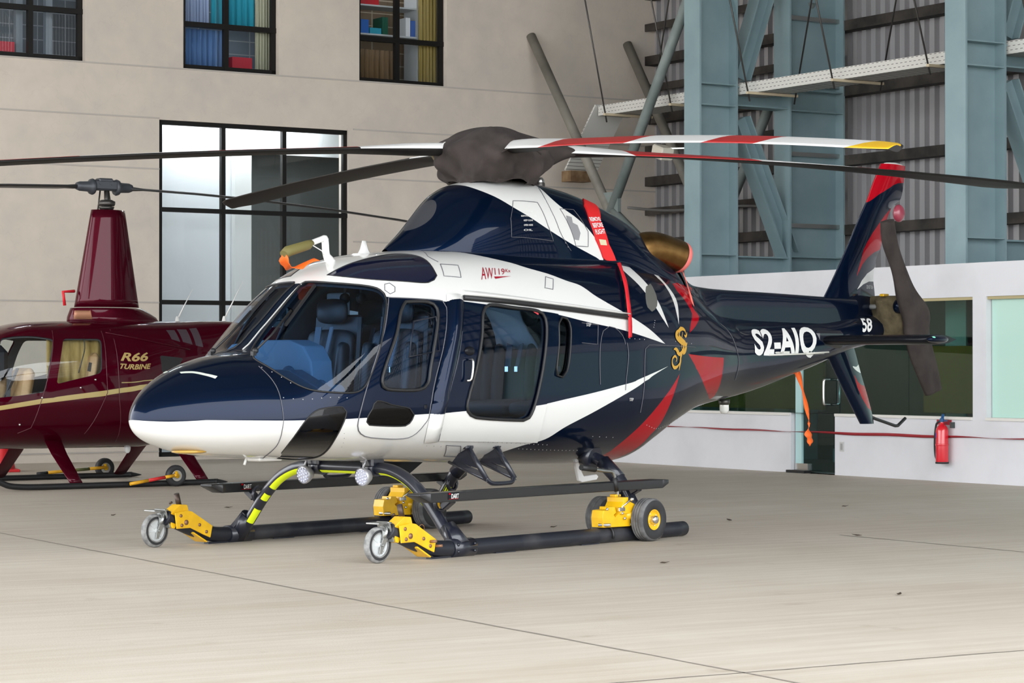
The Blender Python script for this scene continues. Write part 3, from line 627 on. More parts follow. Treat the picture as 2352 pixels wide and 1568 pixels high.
 'riv6': [(1.076,-0.3014),(2.722,-0.8075)],
 'riv7': [(1.155,0.2243),(1.109,0.1768)],
 'riv8': [(-2.407,-0.2538),(-2.29,-0.5457)],
 'riv9': [(-1.511,-0.4537),(-1.188,-0.4762)],
 'riv10': [(-1.926,0.4378),(-2.109,0.2008),(-2.278,0.0349)],
 'riv11': [(-1.369,0.3415),(-1.444,0.2091),(-1.521,0.0833)],
 'riv12': [(1.457,0.1209),(1.843,0.1082)],
 'riv13': [(0.747,0.135),(1.021,0.1271)],
 'riv14': [(-1.589,1),(-1.22,1)],
 'riv15': [(-1.172,0.3738),(-0.202,0.2912)],
 'cowl_white': [(-0.585,1),(-0.565,1),(-0.515,1),(-0.464,1),(-0.459,0.9484),(-0.452,0.8898),(-0.442,0.8374),(-0.432,0.7894),(-0.42,0.7431),(-0.403,0.6975),(-0.386,0.6613),(-0.366,0.6257),(-0.344,0.5911),(-0.32,0.558),(-0.295,0.5266),(-0.269,0.4948),(-0.242,0.4624),(-0.214,0.4307),(-0.184,0.4012),(-0.154,0.3748),(-0.118,0.3469),(-0.083,0.3224),(-0.047,0.299),(-0.008,0.2744),(0.028,0.2533),(0.065,0.2315),(0.105,0.2099),(0.147,0.189),(0.19,0.1695),(0.228,0.1538),(0.267,0.1384),(0.308,0.1235),(0.349,0.1094),(0.389,0.0964),(0.427,0.0847),(0.48,0.0694),(0.53,0.056),(0.577,0.0441),(0.62,0.0333),(0.671,0.0208),(0.716,0.0107),(0.758,-0.0009),(0.802,-0.002),(0.794,0.0279),(0.782,0.0599),(0.764,0.0948),(0.744,0.1228),(0.72,0.1519),(0.694,0.1813),(0.667,0.2101),(0.639,0.2377),(0.61,0.2648),(0.578,0.2918),(0.544,0.3192),(0.512,0.341),(0.478,0.3624),(0.442,0.3843),(0.408,0.408),(0.378,0.4345),(0.353,0.4648),(0.331,0.4988),(0.314,0.5371),(0.302,0.5807),(0.297,0.6316),(0.297,1)],
 'cowl_vent': [(0.411,0.3328),(0.477,0.3258),(0.47,0.2691),(0.524,0.2529),(0.541,0.1822),(0.51,0.1201),(0.451,0.1222),(0.398,0.2681)],
 'cowl_panel': [(-0.151,0.468),(0.114,0.445),(0.154,0.2213),(0.198,0.0969),(-0.266,0.1249),(-0.244,0.2835)],
 'cowl_panel2': [(0.359,0.3943),(0.537,0.4165),(0.636,0.2063),(0.613,0.0779),(0.465,0.0753)],
 'cowl_seam': [(0.317,0.7562),(0.272,0.6685),(0.251,0.6049),(0.24,0.5484),(0.234,0.4939),(0.233,0.4491),(0.236,0.4038),(0.241,0.3603),(0.249,0.3202),(0.258,0.2848),(0.267,0.2466),(0.275,0.2123),(0.286,0.1804),(0.301,0.1497),(0.322,0.1201),(0.347,0.0919),(0.374,0.0653),(0.404,0.0403)],
 'intake': [(-0.71,1),(-0.711,0.9608),(-0.715,0.9224),(-0.721,0.8852),(-0.73,0.85),(-0.741,0.8174),(-0.754,0.7879),(-0.769,0.762),(-0.785,0.7402),(-0.803,0.7228),(-0.821,0.7102),(-0.84,0.7026),(-0.86,0.7),(-0.88,0.7026),(-0.899,0.7102),(-0.917,0.7228),(-0.935,0.7402),(-0.951,0.762),(-0.966,0.7879),(-0.979,0.8174),(-0.99,0.85),(-0.999,0.8852),(-1.005,0.9224),(-1.009,0.9608),(-1.01,1)],
 'rbf': [(0.861,0.7233),(0.961,0.7358),(1.012,0.7358),(0.833,0.3415),(0.868,0.1187),(0.95,-0.0008),(0.869,-0.0214),(0.788,0.0143),(0.712,0.1435),(0.686,0.3256),(0.727,0.5202)],
 'rbf_text': [(0.676,0.3594),(0.87,0.4086),(0.867,0.2097),(0.708,0.1741)],
 'rbf_tag': [(0.742,0.1468),(0.829,0.1501),(0.838,0.1043),(0.755,0.1006)],
 'cowl_text': [(-0.116,0.3589),(0.076,0.3578),(0.019,0.1516),(-0.16,0.1525)],
 'spine_red': [(2.354,0.957),(2.406,0.9557),(2.474,0.9731),(2.544,0.9937),(2.603,1),(2.149,0.3517),(2.345,0.4538),(2.218,0.3144),(2.139,0.2424),(2.1,0.1933),(2.1,0.1597),(2.1,0.2101),(2.1,0.2437),(2.1,0.2773),(2.549,1),(2.517,1),(2.475,1),(2.421,1)],
 'strap': [(1.036,0.7075),(0.894,0.5441),(0.828,0.4305),(0.769,0.3103),(0.741,0.2118),(0.715,0.1367)]}

# ------------------------------------------------------------------ the dark blue helicopter
HELI = empty('helicopter', (-.1669, 19.5549, -.03), .8731, 'dark blue helicopter with white and red livery on yellow handling wheels, in front', 'helicopter', 'parked helicopters')

def hrange(a, b, n): return [a + (b - a) * i / n for i in range(n + 1)]
ss = [BODY.s0 + .85 * (k / 26) ** 2 for k in range(27)] + hrange(-2.894, -1.75, 38)[1:] + hrange(-1.75, -.9, 48)[1:] + hrange(-.9, 2.8, 84)[1:] + hrange(2.8, 5.7, 48)[1:]
ss[0] = BODY.s0 + 1e-5
vs = hrange(-1, 1, 64)
SH = Shell(BODY, ss, vs)
glazing = ['windscreen', 'pilot_window', 'cabin_window', 'aft_window', 'chin_window', 'lower_window', 'roof_window']
liv = ['white_lower', 'white_upper', 'sliver_a', 'sliver_b', 'red_upper', 'red_mid', 'red_low', 'nose_strip', 'oval_vent']
for k in liv + glazing + ['sliding_door', 'pilot_door']: SH.cut(D[k])
SH.finish()
for k, i in (('white_lower', 1), ('white_upper', 1), ('red_upper', 2), ('red_mid', 2), ('red_low', 2), ('sliver_a', 1), ('sliver_b', 1), ('nose_strip', 3), ('oval_vent', 4)): SH.paint(D[k], i)
SH.mi[(SH.cx < -3.4) & (SH.cy < -.045) & (SH.mi == 0)] = 1
SH.assign(D['sliding_door'], 'sliding_door'); SH.assign(D['pilot_door'], 'pilot_door', 'body')
for k in glazing: SH.assign(D[k], k)
SH.part[(SH.part == 'body') & (SH.cx > 3.0)] = 'boom'
STRIP = mat('pale_nose_strip', (.55, .58, .52), .4)
VENT = mat('vent_mesh', (.10, .10, .09), .7)
PAINT = [NAVY, WHITE, RED, STRIP, VENT]
fus = SH.out('fuselage', SH.part == 'body', PAINT, (1, -1), HELI)
SH.out('tail_boom', SH.part == 'boom', PAINT, (1, -1), HELI)
def at_poly(L, t):
    x = t * (len(L) - 1); j = min(int(x), len(L) - 2); f = x - j
    return np.array([L[j][0] + (L[j + 1][0] - L[j][0]) * f, L[j][1] + (L[j + 1][1] - L[j][1]) * f])
def pillar(sd):
    F_, B_ = D['pillar_front'], D['pillar_back']; NR, NC = 420, 22; b = MB()
    A = np.array([[at_poly(F_, i / NR) * (1 - k / NC) + at_poly(B_, i / NR) * (k / NC) for k in range(NC + 1)] for i in range(NR + 1)])
    bump = np.array([[.004 + .048 * math.sin(PI * k / NC) ** .8 * min(1, 9 * (1 - i / NR)) ** .5 * min(1, .25 + 14 * i / NR) for k in range(NC + 1)] for i in range(NR + 1)])
    a, c = A[..., 0].ravel(), A[..., 1].ravel()
    P = BODY(a, c, sd) + BODY.normal(a, c, sd) * bump.ravel()[:, None]
    fs = [(i * (NC + 1) + k, i * (NC + 1) + k + 1, (i + 1) * (NC + 1) + k + 1, (i + 1) * (NC + 1) + k) for i in range(NR) for k in range(NC)]
    mx = np.array([a[list(f)].mean() for f in fs]); my = np.array([c[list(f)].mean() for f in fs])
    wl = inside(D['white_lower'], mx, my) | inside(D['white_upper'], mx, my)
    b.add(P.tolist(), fs)
    b.m = [int(v) for v in wl]
    return b.build('door_pillar', PAINT[:2], HELI)
for sd in (1, -1):
    side = {1: 'port', -1: 'starboard'}[sd]
    door = SH.out('sliding_door', SH.part == 'sliding_door', PAINT, (sd,), HELI, off=.014, rim=.03)
    pillar(sd)
    pdoor = SH.out('pilot_door', SH.part == 'pilot_door', PAINT, (sd,), HELI, off=.004, rim=.02)
    for k, par, o_, gm in (('windscreen', HELI, 0, GLS), ('roof_window', HELI, 0, ROOFGL), ('chin_window', HELI, -.002, GLSDARK), ('aft_window', HELI, -.01, GLSDARK),
                           ('pilot_window', pdoor, 0, GLS), ('lower_window', pdoor, 0, GLSDARK), ('cabin_window', door, .006, GLS)):
        nm = {'windscreen': 'windscreen', 'roof_window': 'roof_window', 'chin_window': 'chin_window', 'aft_window': 'aft_window'}.get(k, 'door_window')
        SH.out(nm, SH.part == k, [gm], (sd,), par, off=o_, one=0)
        if k in ('pilot_window', 'cabin_window', 'aft_window'):
            b = MB(); seal(b, BODY, D[k], .013 if k != 'aft_window' else .008, .012 if k != 'cabin_window' else .018, sd); b.build('window_seal', BLACK, par, fix=False)
    b = MB()
    seal(b, BODY, D['windscreen'], .007, .003, sd)
    for k in ('roof_window', 'chin_window'): seal(b, BODY, D[k], .005, 0, sd)
    seal(b, BODY, D['lower_window'], .005, .004, sd)
    b.build('glazing_seal', BLACK, HELI, fix=False)
lin = ((SH.part == 'body') | (SH.part == 'pilot_door') | (SH.part == 'sliding_door')) & (SH.cx > -2.95) & (SH.cx < 1.0)
SH.out('cabin_lining', lin, [LINER], (1, -1), HELI, off=-.035, flip=True, one=0)
for s0_, w_ in ((-2.9, 1.), (1.02, 1.)):
    b = MB()
    rg = [V3(p) for p in BODY(np.full(41, s0_), np.linspace(-1, 1, 41), 1) * np.array([1, .95, 1])] + [V3(p) for p in BODY(np.full(41, s0_), np.linspace(1, -1, 41), -1) * np.array([1, .95, 1])]
    b.add(rg, [tuple(range(len(rg)))], 0, False)
    b.build('cabin_bulkhead', LINER, HELI, fix=False)

# cowling over the engine and gearbox
css = hrange(COWL.s0 + 1e-4, -.2, 40) + hrange(-.2, COWL.s1, 60)[1:]
CS = Shell(COWL, css, hrange(-1, 1, 40))
for k in ('cowl_white', 'cowl_vent', 'intake'): CS.cut(D[k])
CS.finish()
CS.paint(D['cowl_white'], 1); CS.paint(D['cowl_vent'], 3); CS.paint(D['intake'], 4)
LOUVRE = mat('grey_louvre', (.25, .25, .26), .5)
INTK = mat('intake_mesh_screen', (.035, .037, .045), .55)
CS.mi[(CS.cx < -.3) & (CS.cy > .985) & (CS.cx > -.5)] = 1
cowl = CS.out('engine_cowling', CS.part == 'body', [NAVY, WHITE, RED, LOUVRE, INTK], (1, -1), HELI)
SS = Shell(SPINE, hrange(SPINE.s0 + 1e-4, SPINE.s1, 70), hrange(-1, 1, 40))
SS.cut(D['spine_red']); SS.finish(); SS.paint(D['spine_red'], 1)
SS.out('tail_shaft_cover', SS.part == 'body', [NAVY, RED], (1, -1), HELI)

# panel gaps, hatches, rivets
LS = mat('panel_gap_line', (.11, .11, .125), .5)
def densify(P, closed):
    out = []
    for i in range(len(P) if closed else len(P) - 1):
        a, c = P[i], P[(i + 1) % len(P)]; n = max(1, int(math.hypot(a[0] - c[0], (a[1] - c[1]) * .8) / .025))
        out += [(a[0] + (c[0] - a[0]) * k / n, a[1] + (c[1] - a[1]) * k / n) for k in range(n)]
    return out if closed else out + [P[-1]]
for k, cl in (('seam_nose', 0), ('seam_boom', 0), ('seam_a', 0), ('seam_fuel', 0), ('seam_hatch', 0), ('seam_vent', 0), ('hatch_a', 1), ('hatch_b', 1), ('hatch_c', 1), ('hatch_d', 1), ('roof_seam', 0), ('sliding_door', 1), ('pilot_door', 1)):
    b = MB(); b.tube(poly3(BODY, densify(D[k], cl), .003), .0028 if not k.endswith('door') else .0045, 5, False, 0, bool(cl)); b.build('panel_gap', LS, HELI, fix=False)
for k, cl in (('cowl_panel', 1), ('cowl_panel2', 1), ('cowl_seam', 0)): b = MB(); b.tube(poly3(COWL, densify(D[k], cl), .003), .0025, 5, False, 0, bool(cl)); b.build('panel_gap', LS, HELI, fix=False)
b = MB()
def rivets(S, P, step=.05, r=.0045):
    pts = poly3(S, P, .001); acc = 0
    for i in range(len(pts) - 1):
        n = max(1, int((pts[i + 1] - pts[i]).length / step))
        for k in range(n):
            t = k / n; a, c = P[i], P[i + 1]
            s_, v_ = a[0] + (c[0] - a[0]) * t, a[1] + (c[1] - a[1]) * t
            p = on_surf(S, s_, v_, 0); nn = on_surf(S, s_, v_, 1) - p
            b.lathe([(r, 0), (r * .7, r * .55), (.0001, r * .7)], p, nn, 6)
for i in range(16):
    k = 'riv%d' % i
    if k in D:
        P = D[k]; Q = []
        for i_ in range(len(P) - 1):
            for t in (0, .25, .5, .75): Q.append((P[i_][0] + (P[i_ + 1][0] - P[i_][0]) * t, P[i_][1] + (P[i_ + 1][1] - P[i_][1]) * t))
        rivets(BODY, Q + [P[-1]])
for k in ('hatch_a', 'hatch_b'): rivets(BODY, D[k] + D[k][:1], .06)
rivets(COWL, D['cowl_seam'], .09, .006)
tag(b.build('rivets', mat('rivet_heads', (.45, .45, .45), .35, .7), HELI, fix=False), kind='stuff')

# door rail: white eave over a dark groove
for sd in (1, -1):
    b = MB()
    P = poly3(BODY, D['eave'], .0, sd); Q = poly3(BODY, D['rail'], .028, sd)
    rings = []
    m_ = 14
    E_ = [D['eave'][0] if i == 0 else D['eave'][-1] for i in (0, 1)]
    for i in range(m_ + 1):
        t = i / m_
        def at(L, t):
            x = t * (len(L) - 1); j = min(int(x), len(L) - 2); f = x - j
            return (L[j][0] + (L[j + 1][0] - L[j][0]) * f, L[j][1] + (L[j + 1][1] - L[j][1]) * f)
        e = at(D['eave'], t); r_ = at(D['rail'], t)
        ring = []
        for q, o_ in ((0, -.01), (.25, .018), (.5, .032), (.8, .042), (1, .042), (1, -.01)):
            ring.append(on_surf(BODY, e[0] + (r_[0] - e[0]) * q, e[1] + (r_[1] - e[1]) * q, o_, sd))
        rings.append(ring)
    b.loft(rings)
    b.build('door_rail_eave', WHITE, HELI)
    b = MB()
    b.tube([on_surf(BODY, s_, v_ - .012, .012, sd) for s_, v_ in D['rail']], .02, 8)
    b.build('door_rail', BLACK, HELI)

# lettering
text_decal('registration_lettering', 'S2-AIQ', BODY, D['reg'], WHITETXT, HELI, bold=.034, nx=14, ny=10)
text_decal('tail_number', '58', BODY, D['num58'], WHITETXT, HELI, bold=.03, ny=10)
text_decal('step_lettering', 'STEP', BODY, D['step_text'], WHITETXT, HELI, nx=3, ny=2)
text_decal('step_lettering', 'STEP', BODY, D['step_text2'], WHITETXT, HELI, nx=3, ny=2)
def sub_quad(Q, x0, x1, y0, y1):
    TL, TR, BR, BL = [np.array(q) for q in Q]
    f = lambda u, w_: tuple((BL * (1 - u) + BR * u) * (1 - w_) + (TL * (1 - u) + TR * u) * w_)
    return [f(x0, y1), f(x1, y1), f(x1, y0), f(x0, y0)]
text_decal('type_lettering', 'AW', BODY, sub_quad(D['aw'], .01, .41, .05, .98), REDTXT, HELI, nx=4, ny=4, bold=.0)
text_decal('type_lettering', '119', BODY, sub_quad(D['aw'], .46, .79, .34, .99), REDTXT, HELI, nx=4, ny=4, bold=.0)
text_decal('type_lettering', 'Kx', BODY, sub_quad(D['aw'], .82, .99, .60, .98), REDTXT, HELI, nx=2, ny=2, bold=.004)
decal('type_underline', strokes_mesh([[(0, .5, .9), (.5, .55, .45), (1, .62, .05)]]), BODY, sub_quad(D['aw'], .45, .99, .0, .22), REDTXT, HELI)
G = [  # blackletter capital S: broken double strokes, hairlines and terminals
    [(.90, .79, .02), (.86, .88, .06), (.70, .93, .10), (.52, .91, .12), (.40, .85, .10)],
    [(.44, .90, .04), (.30, .82, .13), (.26, .74, .14), (.36, .66, .13), (.56, .58, .12), (.66, .53, .06)],
    [(.52, .86, .02), (.44, .79, .06), (.46, .72, .07), (.60, .65, .08), (.80, .56, .12), (.90, .46, .13), (.84, .36, .12), (.72, .30, .05)],
    [(.60, .56, .03), (.72, .50, .08), (.74, .42, .10), (.66, .34, .10), (.48, .29, .08), (.30, .32, .03)],
    [(.70, .84, .02), (.62, .70, .035), (.60, .52, .035), (.64, .38, .02)],
    [(.56, 1.0, .02), (.60, .95, .06), (.70, .92, .04)],
    [(1.0, .84, .02), (.96, .76, .07), (.88, .72, .07), (.80, .76, .03)],
    [(.10, .40, .02), (.22, .41, .07), (.34, .36, .10), (.46, .31, .05)],
    [(.70, .34, .04), (.58, .24, .08), (.56, .14, .09), (.50, .0, .02)],
    [(.56, .14, .02), (.40, .06, .045), (.20, .04, .055), (.06, .10, .055), (.06, .20, .05), (.20, .25, .05), (.32, .20, .04), (.28, .14, .02)],
    [(1.0, .56, .02), (.94, .50, .06), (.90, .42, .02)],
]
for u, w_, a_ in ((.12, .93, .5), (.86, .90, -.5), (.10, .11, -.5), (.86, .10, .5)):
    Q_ = D['cabin_window']; s0_, s1_ = min(p[0] for p in Q_), max(p[0] for p in Q_); v0_, v1_ = min(p[1] for p in Q_), max(p[1] for p in Q_)
    bmq = strokes_mesh([[(.5 - .5 * math.cos(a_), .5 - .5 * math.sin(a_), .42), (.5, .5, .42), (.5 + .5 * math.cos(a_), .5 + .5 * math.sin(a_), .42)]])
    cx_ = s0_ + (s1_ - s0_) * u + (.09 if w_ > .5 else -.09) * (1 if u < .5 else .4); cy_ = v0_ + (v1_ - v0_) * w_
    decal('window_placard', bmq, BODY, [(cx_ - .035, cy_ + .022), (cx_ + .035, cy_ + .022), (cx_ + .035, cy_ - .022), (cx_ - .035, cy_ - .022)], mat('red_placard', (.60, .06, .07), .5), HELI, .012)
decal('blackletter_initial', strokes_mesh(G), BODY, D['gothic'], AMBER, HELI, .005)
b = None
for k in range(5):
    y = .95 - k * .2
    text_decal('placard_lettering', ['ENGINE', 'SERVICE PANEL', 'KEEP CLEAR', 'OPEN HERE', 'OIL'][k], COWL, sub_quad(D['cowl_text'], .15 if k != 1 else 0, .7 if k != 1 else .95, y - .07, y), WHITETXT, HELI, nx=3, ny=1)

# ------------------------------------------------------------------ rotor, tail and landing gear of the dark blue helicopter
def h(s, l, z): return Vector((s, -l, z))
TH = .8731
HUBZ = 3.1086
BLADE_DARK = mat('blade_underside', (.009, .008, .0075), .5, spec=.25)
BLADE_RED = mat('blade_red', (.40, .01, .012), .35)
BLADE_YEL = mat('blade_yellow', (.72, .42, .01), .4)
BLADE_WHITE = mat('blade_white', (.70, .70, .69), .35)
bands = [(1.2, 1), (2.44, 2), (3.44, 1), (4.06, 2), (5.05, 1), (9, 3)]
def blade(az, droop, cyc, p0_=13.5):
    a = az - TH                      # azimuth in the helicopter's own frame
    d = Vector((math.cos(a), math.sin(a), 0)); e = Vector((-math.sin(a), math.cos(a), 0))   # e: towards the leading edge
    R_ = 5.415; tl = .0339
    st = [.34, .42, .55, .75, 1.0, 1.2, 1.201, 1.6, 2.0, 2.44, 2.441, 2.9, 3.44, 3.441, 3.8, 4.06, 4.061, 4.5, 4.8, 5.05, 5.051, 5.2, 5.3, 5.38, 5.415]
    prof = [(0, 0), (.02, .30), (.08, .55), (.2, .85), (.35, 1), (.55, .85), (.8, .42), (1, .06)]
    b = MB(); rings = []
    for r in st:
        c = .13 + .23 * min(1, max(0, (r - .34) / .85)) ** .8
        th = .105 if r < .7 else .105 - .062 * min(1, (r - .7) / .6)
        sweep = 0
        if r > 5.05:
            q = (r - 5.05) / .365; c *= 1 - .72 * q ** 2; sweep = .12 * q * q
        pit = math.radians(p0_ - (6.5 + cyc) * r / R_)
        ctr = h(0, 0, HUBZ) + d * r + Vector((0, 0, -droop * (r / R_) ** 1.8 + tl * r * math.cos(a)))
        up = Vector((0, 0, 1))
        xe = e * math.cos(pit) + up * math.sin(pit); ze = up * math.cos(pit) - e * math.sin(pit)
        ring = []
        for x, t in prof: ring.append(ctr + xe * (c * (.3 - x) - sweep) + ze * (t * th / 2))
        for x, t in prof[-2:0:-1]: ring.append(ctr + xe * (c * (.3 - x) - sweep) - ze * (t * th / 2))
        rings.append(ring)
    n = len(rings[0])
    vs = [p for r in rings for p in r]
    b.add(vs, [])
    for i in range(len(rings) - 1):
        mid = (st[i] + st[i + 1]) / 2
        mt = next(k for lim, k in bands if mid < lim)
        for k in range(n):
            l = (k + 1) % n
            b.f.append((i * n + k, i * n + l, (i + 1) * n + l, (i + 1) * n + k)); b.sm.append(True)
            b.m.append((mt if (k > 1 or mid < 1.2) else 0) if k < len(prof) - 1 else 0)
    for ring, rv in ((0, True), (len(rings) - 1, False)):
        q = [ring * n + k for k in range(n)]
        b.f.append(tuple(q[::-1] if rv else q)); b.m.append(0); b.sm.append(False)
    o = b.build('main_rotor_blade', [BLADE_DARK, BLADE_WHITE, BLADE_RED, BLADE_YEL], HELI)
    b = MB()
    p0 = h(0, 0, HUBZ) + d * .28; p1 = h(0, 0, HUBZ) + d * .40
    for dz in (-.036, .036):
        b.bar(p0 + Vector((0, 0, dz)), p1 + Vector((0, 0, dz)), .12, .022, ch=.004)
    b.tube([p0 + d * .03 + Vector((0, 0, -.075)), p0 + d * .03 + Vector((0, 0, .075))], .02, 10)
    b.bar(p0 + d * .05, p1 + d * .05, .06, .05)
    b.build('blade_root_lug', CHROME, o)
    return o
phA = -1.062
blade(phA - .0107, .268 + .0646, 0.5)
blade(phA + PI / 2 - .007, .268 + .0291, 13)
blade(phA + PI + .0158, .268 - .0627, -5, 5)
blade(phA - PI / 2 + .0019, .268 - .0308, -5, 2.2)
b = MB()
b.lathe([(.17, 2.80), (.17, 2.88), (.12, 2.92), (.11, 3.04), (.26, 3.06), (.27, 3.15), (.12, 3.18), (.05, 3.22)], h(0, 0, 0), (0, 0, 1), 24, cap=True)
b.build('rotor_mast', DARKSTEEL, HELI)

# canvas cover over the rotor head
cv = empty('rotor_head_cover', (-.1669, 19.5549, 2.80 - .03), TH, 'brown canvas cover draped over the rotor head of the dark blue helicopter', 'canvas cover')
b = MB()
NT, NA = 34, 96
profz = [(0, .49), (.12, .478), (.25, .44), (.36, .395), (.46, .35), (.50, .30), (.49, .25), (.46, .19), (.42, .13), (.38, .08), (.35, .05), (.34, .03)]
pr = smooth_path([(a_, z_, 0) for a_, z_ in profz], 3)
lobes = [(phA, -.05), (phA + PI / 2, .30), (phA + PI, .28), (phA - PI / 2, .0)]
rings = []
for i, p in enumerate(pr):
    ring = []
    t = i / (len(pr) - 1)
    for k in range(NA):
        a = 2 * PI * k / NA
        w_ = sum(g * math.exp(-((math.atan2(math.sin(a - (z0 - TH)), math.cos(a - (z0 - TH)))) / .30) ** 2) for z0, g in lobes)
        bell = math.exp(-((t - .42) / .22) ** 2)
        fold = .026 * math.sin(5 * a + 9 * t + 1.3) + .020 * math.sin(9 * a - 15 * t) + .012 * math.sin(19 * a + 11 * t)
        r = p.x * (1 - .12 * bell * (1 if w_ < .05 else 0)) + w_ * bell + fold * min(1, t * 2.2)
        zz = p.y + .012 * math.sin(3 * a + 1) * min(1, t * 3) + .012 * math.sin(7 * a + 8 * t) * min(1, t * 2)
        ring.append(Vector((r * math.cos(a), r * math.sin(a), zz)))
    rings.append(ring)
b.loft(rings, caps=False)
o = b.build('canvas_shroud', COVER, cv, sub=1)
md = o.modifiers.new('thick', 'SOLIDIFY'); md.thickness = .004
b = MB()
P = []
for k in range(16):
    t = k / 15; a = phA + PI - TH + .75
    r = .50 - .17 * t; P.append(Vector((r * math.cos(a) - .02, r * math.sin(a), .30 - .27 * t)))
b.tube(P, .012, 6); b.build('cover_seam', OLIVE, cv)
b = MB()
P = smooth_path([(.52 * math.cos(phA - TH - .35 + .1 * k), .52 * math.sin(phA - TH - .35 + .1 * k), .30 - .016 * (3.5 - k) ** 2 * .3) for k in range(8)], 3)
b.tube(P, .007, 6); b.build('cover_seam', COVER, cv)

# fin surfaces
class FinS:
    def __init__(s, le, te, T, z0, z1):
        s.le = pchip([z for _, z in le], [x for x, _ in le]); s.te = pchip([z for _, z in te], [x for x, _ in te])
        s.T, s.z0, s.z1 = T, z0, z1
    def __call__(s, x, v, port=1):
        x = np.clip(np.asarray(x, float), 0, 1); z = s.z0 + (np.asarray(v, float) + 1) / 2 * (s.z1 - s.z0)
        a = s.le(z); c = s.te(z) - a; t = s.T * (1.2 * np.sqrt(x) * (1 - x) + .25 * x * (1 - x)) * 1.6
        return np.stack([a + x * c, -port * t, z], -1)
    def normal(s, x, v, port=1):
        e = 2e-3
        x0 = np.clip(np.asarray(x) - e, 0, 1); x1 = np.clip(np.asarray(x) + e, 0, 1)
        ds = s(x1, v, port) - s(x0, v, port); dv = s(x, np.asarray(v) + .02, port) - s(x, np.asarray(v) - .02, port)
        n = np.cross(ds, dv) * port; n[:, 1] = np.where(np.asarray(x) < 1e-4, 0, n[:, 1]); n[:, 0] = np.where(np.asarray(x) < 1e-4, -1, n[:, 0])
        return n / np.maximum(np.linalg.norm(n, axis=-1, keepdims=True), 1e-9)
    def sz(s, P):
        out = []
        for x, z in P:
            a = float(s.le(z)); c = float(s.te(z)) - a
            out.append((min(max((x - a) / c, 0), 1), (z - s.z0) / (s.z1 - s.z0) * 2 - 1))
        return out
def sp2(P, n=4): return [(p.x, p.y) for p in smooth_path([(a, b_, 0) for a, b_ in P], n, True)]
UP = FinS([(4.70, 1.86), (4.874, 2.043), (5.048, 2.24), (5.318, 2.574), (5.489, 2.80), (5.627, 2.971), (5.766, 3.181), (5.906, 3.365)],
          [(5.78, 1.86), (5.772, 2.076), (5.746, 2.232), (5.799, 2.427), (5.869, 2.521), (5.958, 2.738), (6.073, 2.924), (6.136, 2.969), (6.234, 3.016), (6.27, 3.05), (6.316, 3.193), (6.35, 3.365)], .075, 1.86, 3.365)
LO = FinS([(5.577, .80), (5.504, .837), (4.91, 1.497), (4.83, 1.60)][0:0] + [(5.53, .82), (5.504, .845), (4.91, 1.497), (4.82, 1.60)], [(5.755, .82), (5.741, .867), (5.505, 1.335), (5.379, 1.576), (5.36, 1.60)], .06, .82, 1.60)
xs_ = [k / 22 * k / 22 for k in range(23)]
finU = Shell(UP, xs_, hrange(-1, 1, 60))
fl = [('rt', UP.sz([(5.627, 2.971), (5.766, 3.052), (5.906, 3.11), (6.029, 3.159), (6.136, 3.183), (6.35, 3.198), (6.36, 3.30), (6.37, 3.365), (5.906, 3.3649), (5.766, 3.181)]), 2),
      ('rm', UP.sz([(6.09, 2.94), (5.905, 2.856), (5.765, 2.766), (5.643, 2.678), (5.539, 2.583), (5.471, 2.507), (5.43, 2.415), (5.39, 2.341), (5.345, 2.24), (5.453, 2.361), (5.556, 2.428), (5.712, 2.488), (5.87, 2.519), (5.90, 2.56)]), 2),
      ('wh', UP.sz([(5.359, 2.117), (5.453, 2.206), (5.573, 2.277), (5.80, 2.334), (5.79, 2.204), (5.625, 2.201), (5.487, 2.17)]), 1)]
for _, p, _i in fl: finU.cut(p)
finU.finish()
for _, p, i in fl: finU.paint(p, i)
fin = finU.out('upper_fin', finU.part == 'body', PAINT, (1, -1), HELI)
b = MB()
top = [V3(p) for p in UP(np.array(xs_), np.ones(23), 1)] + [V3(p) for p in UP(np.array(xs_[::-1]), np.ones(23), -1)]
b.add(top, [tuple(range(len(top)))], 0, False)
b.ball(h(6.12, 0, 3.366), (.18, .035, .022), 16, 8)
b.build('fin_cap', WHITE, fin)
finL = Shell(LO, xs_, hrange(-1, 1, 30))
fl = [(LO.sz(sp2([(5.307, 1.378), (5.397, 1.374), (5.49, 1.393), (5.53, 1.317), (5.433, 1.325), (5.352, 1.35)])), 1), (LO.sz([(5.325, 1.297), (5.396, 1.229), (5.469, 1.2), (5.60, 1.185), (5.72, .936), (5.577, .976), (5.468, 1.065), (5.378, 1.172)]), 2)]
for p, i in fl: finL.cut(p)
finL.finish()
for p, i in fl: finL.paint(p, i)
lf = finL.out('lower_fin', finL.part == 'body', PAINT, (1, -1), HELI)
b = MB(); bot = [V3(p) for p in LO(np.array(xs_), -np.ones(23), 1)] + [V3(p) for p in LO(np.array(xs_[::-1]), -np.ones(23), -1)]
b.add(bot, [tuple(range(len(bot)))], 0, False); b.build('fin_foot', NAVY, lf)
b = MB(); b.tube([h(5.70, 0, .885), h(5.779, 0, .866), h(6.15, 0, .79), h(6.20, 0, .79), h(6.342, 0, .861)], .016, 8); b.build('tail_skid', BLACK, HELI)
text_decal('placard_lettering', 'DO NOT PUSH', UP, UP.sz([(5.56, 2.165), (5.72, 2.165), (5.72, 2.13), (5.56, 2.13)]), WHITETXT, fin, nx=3, ny=1, off=.003)
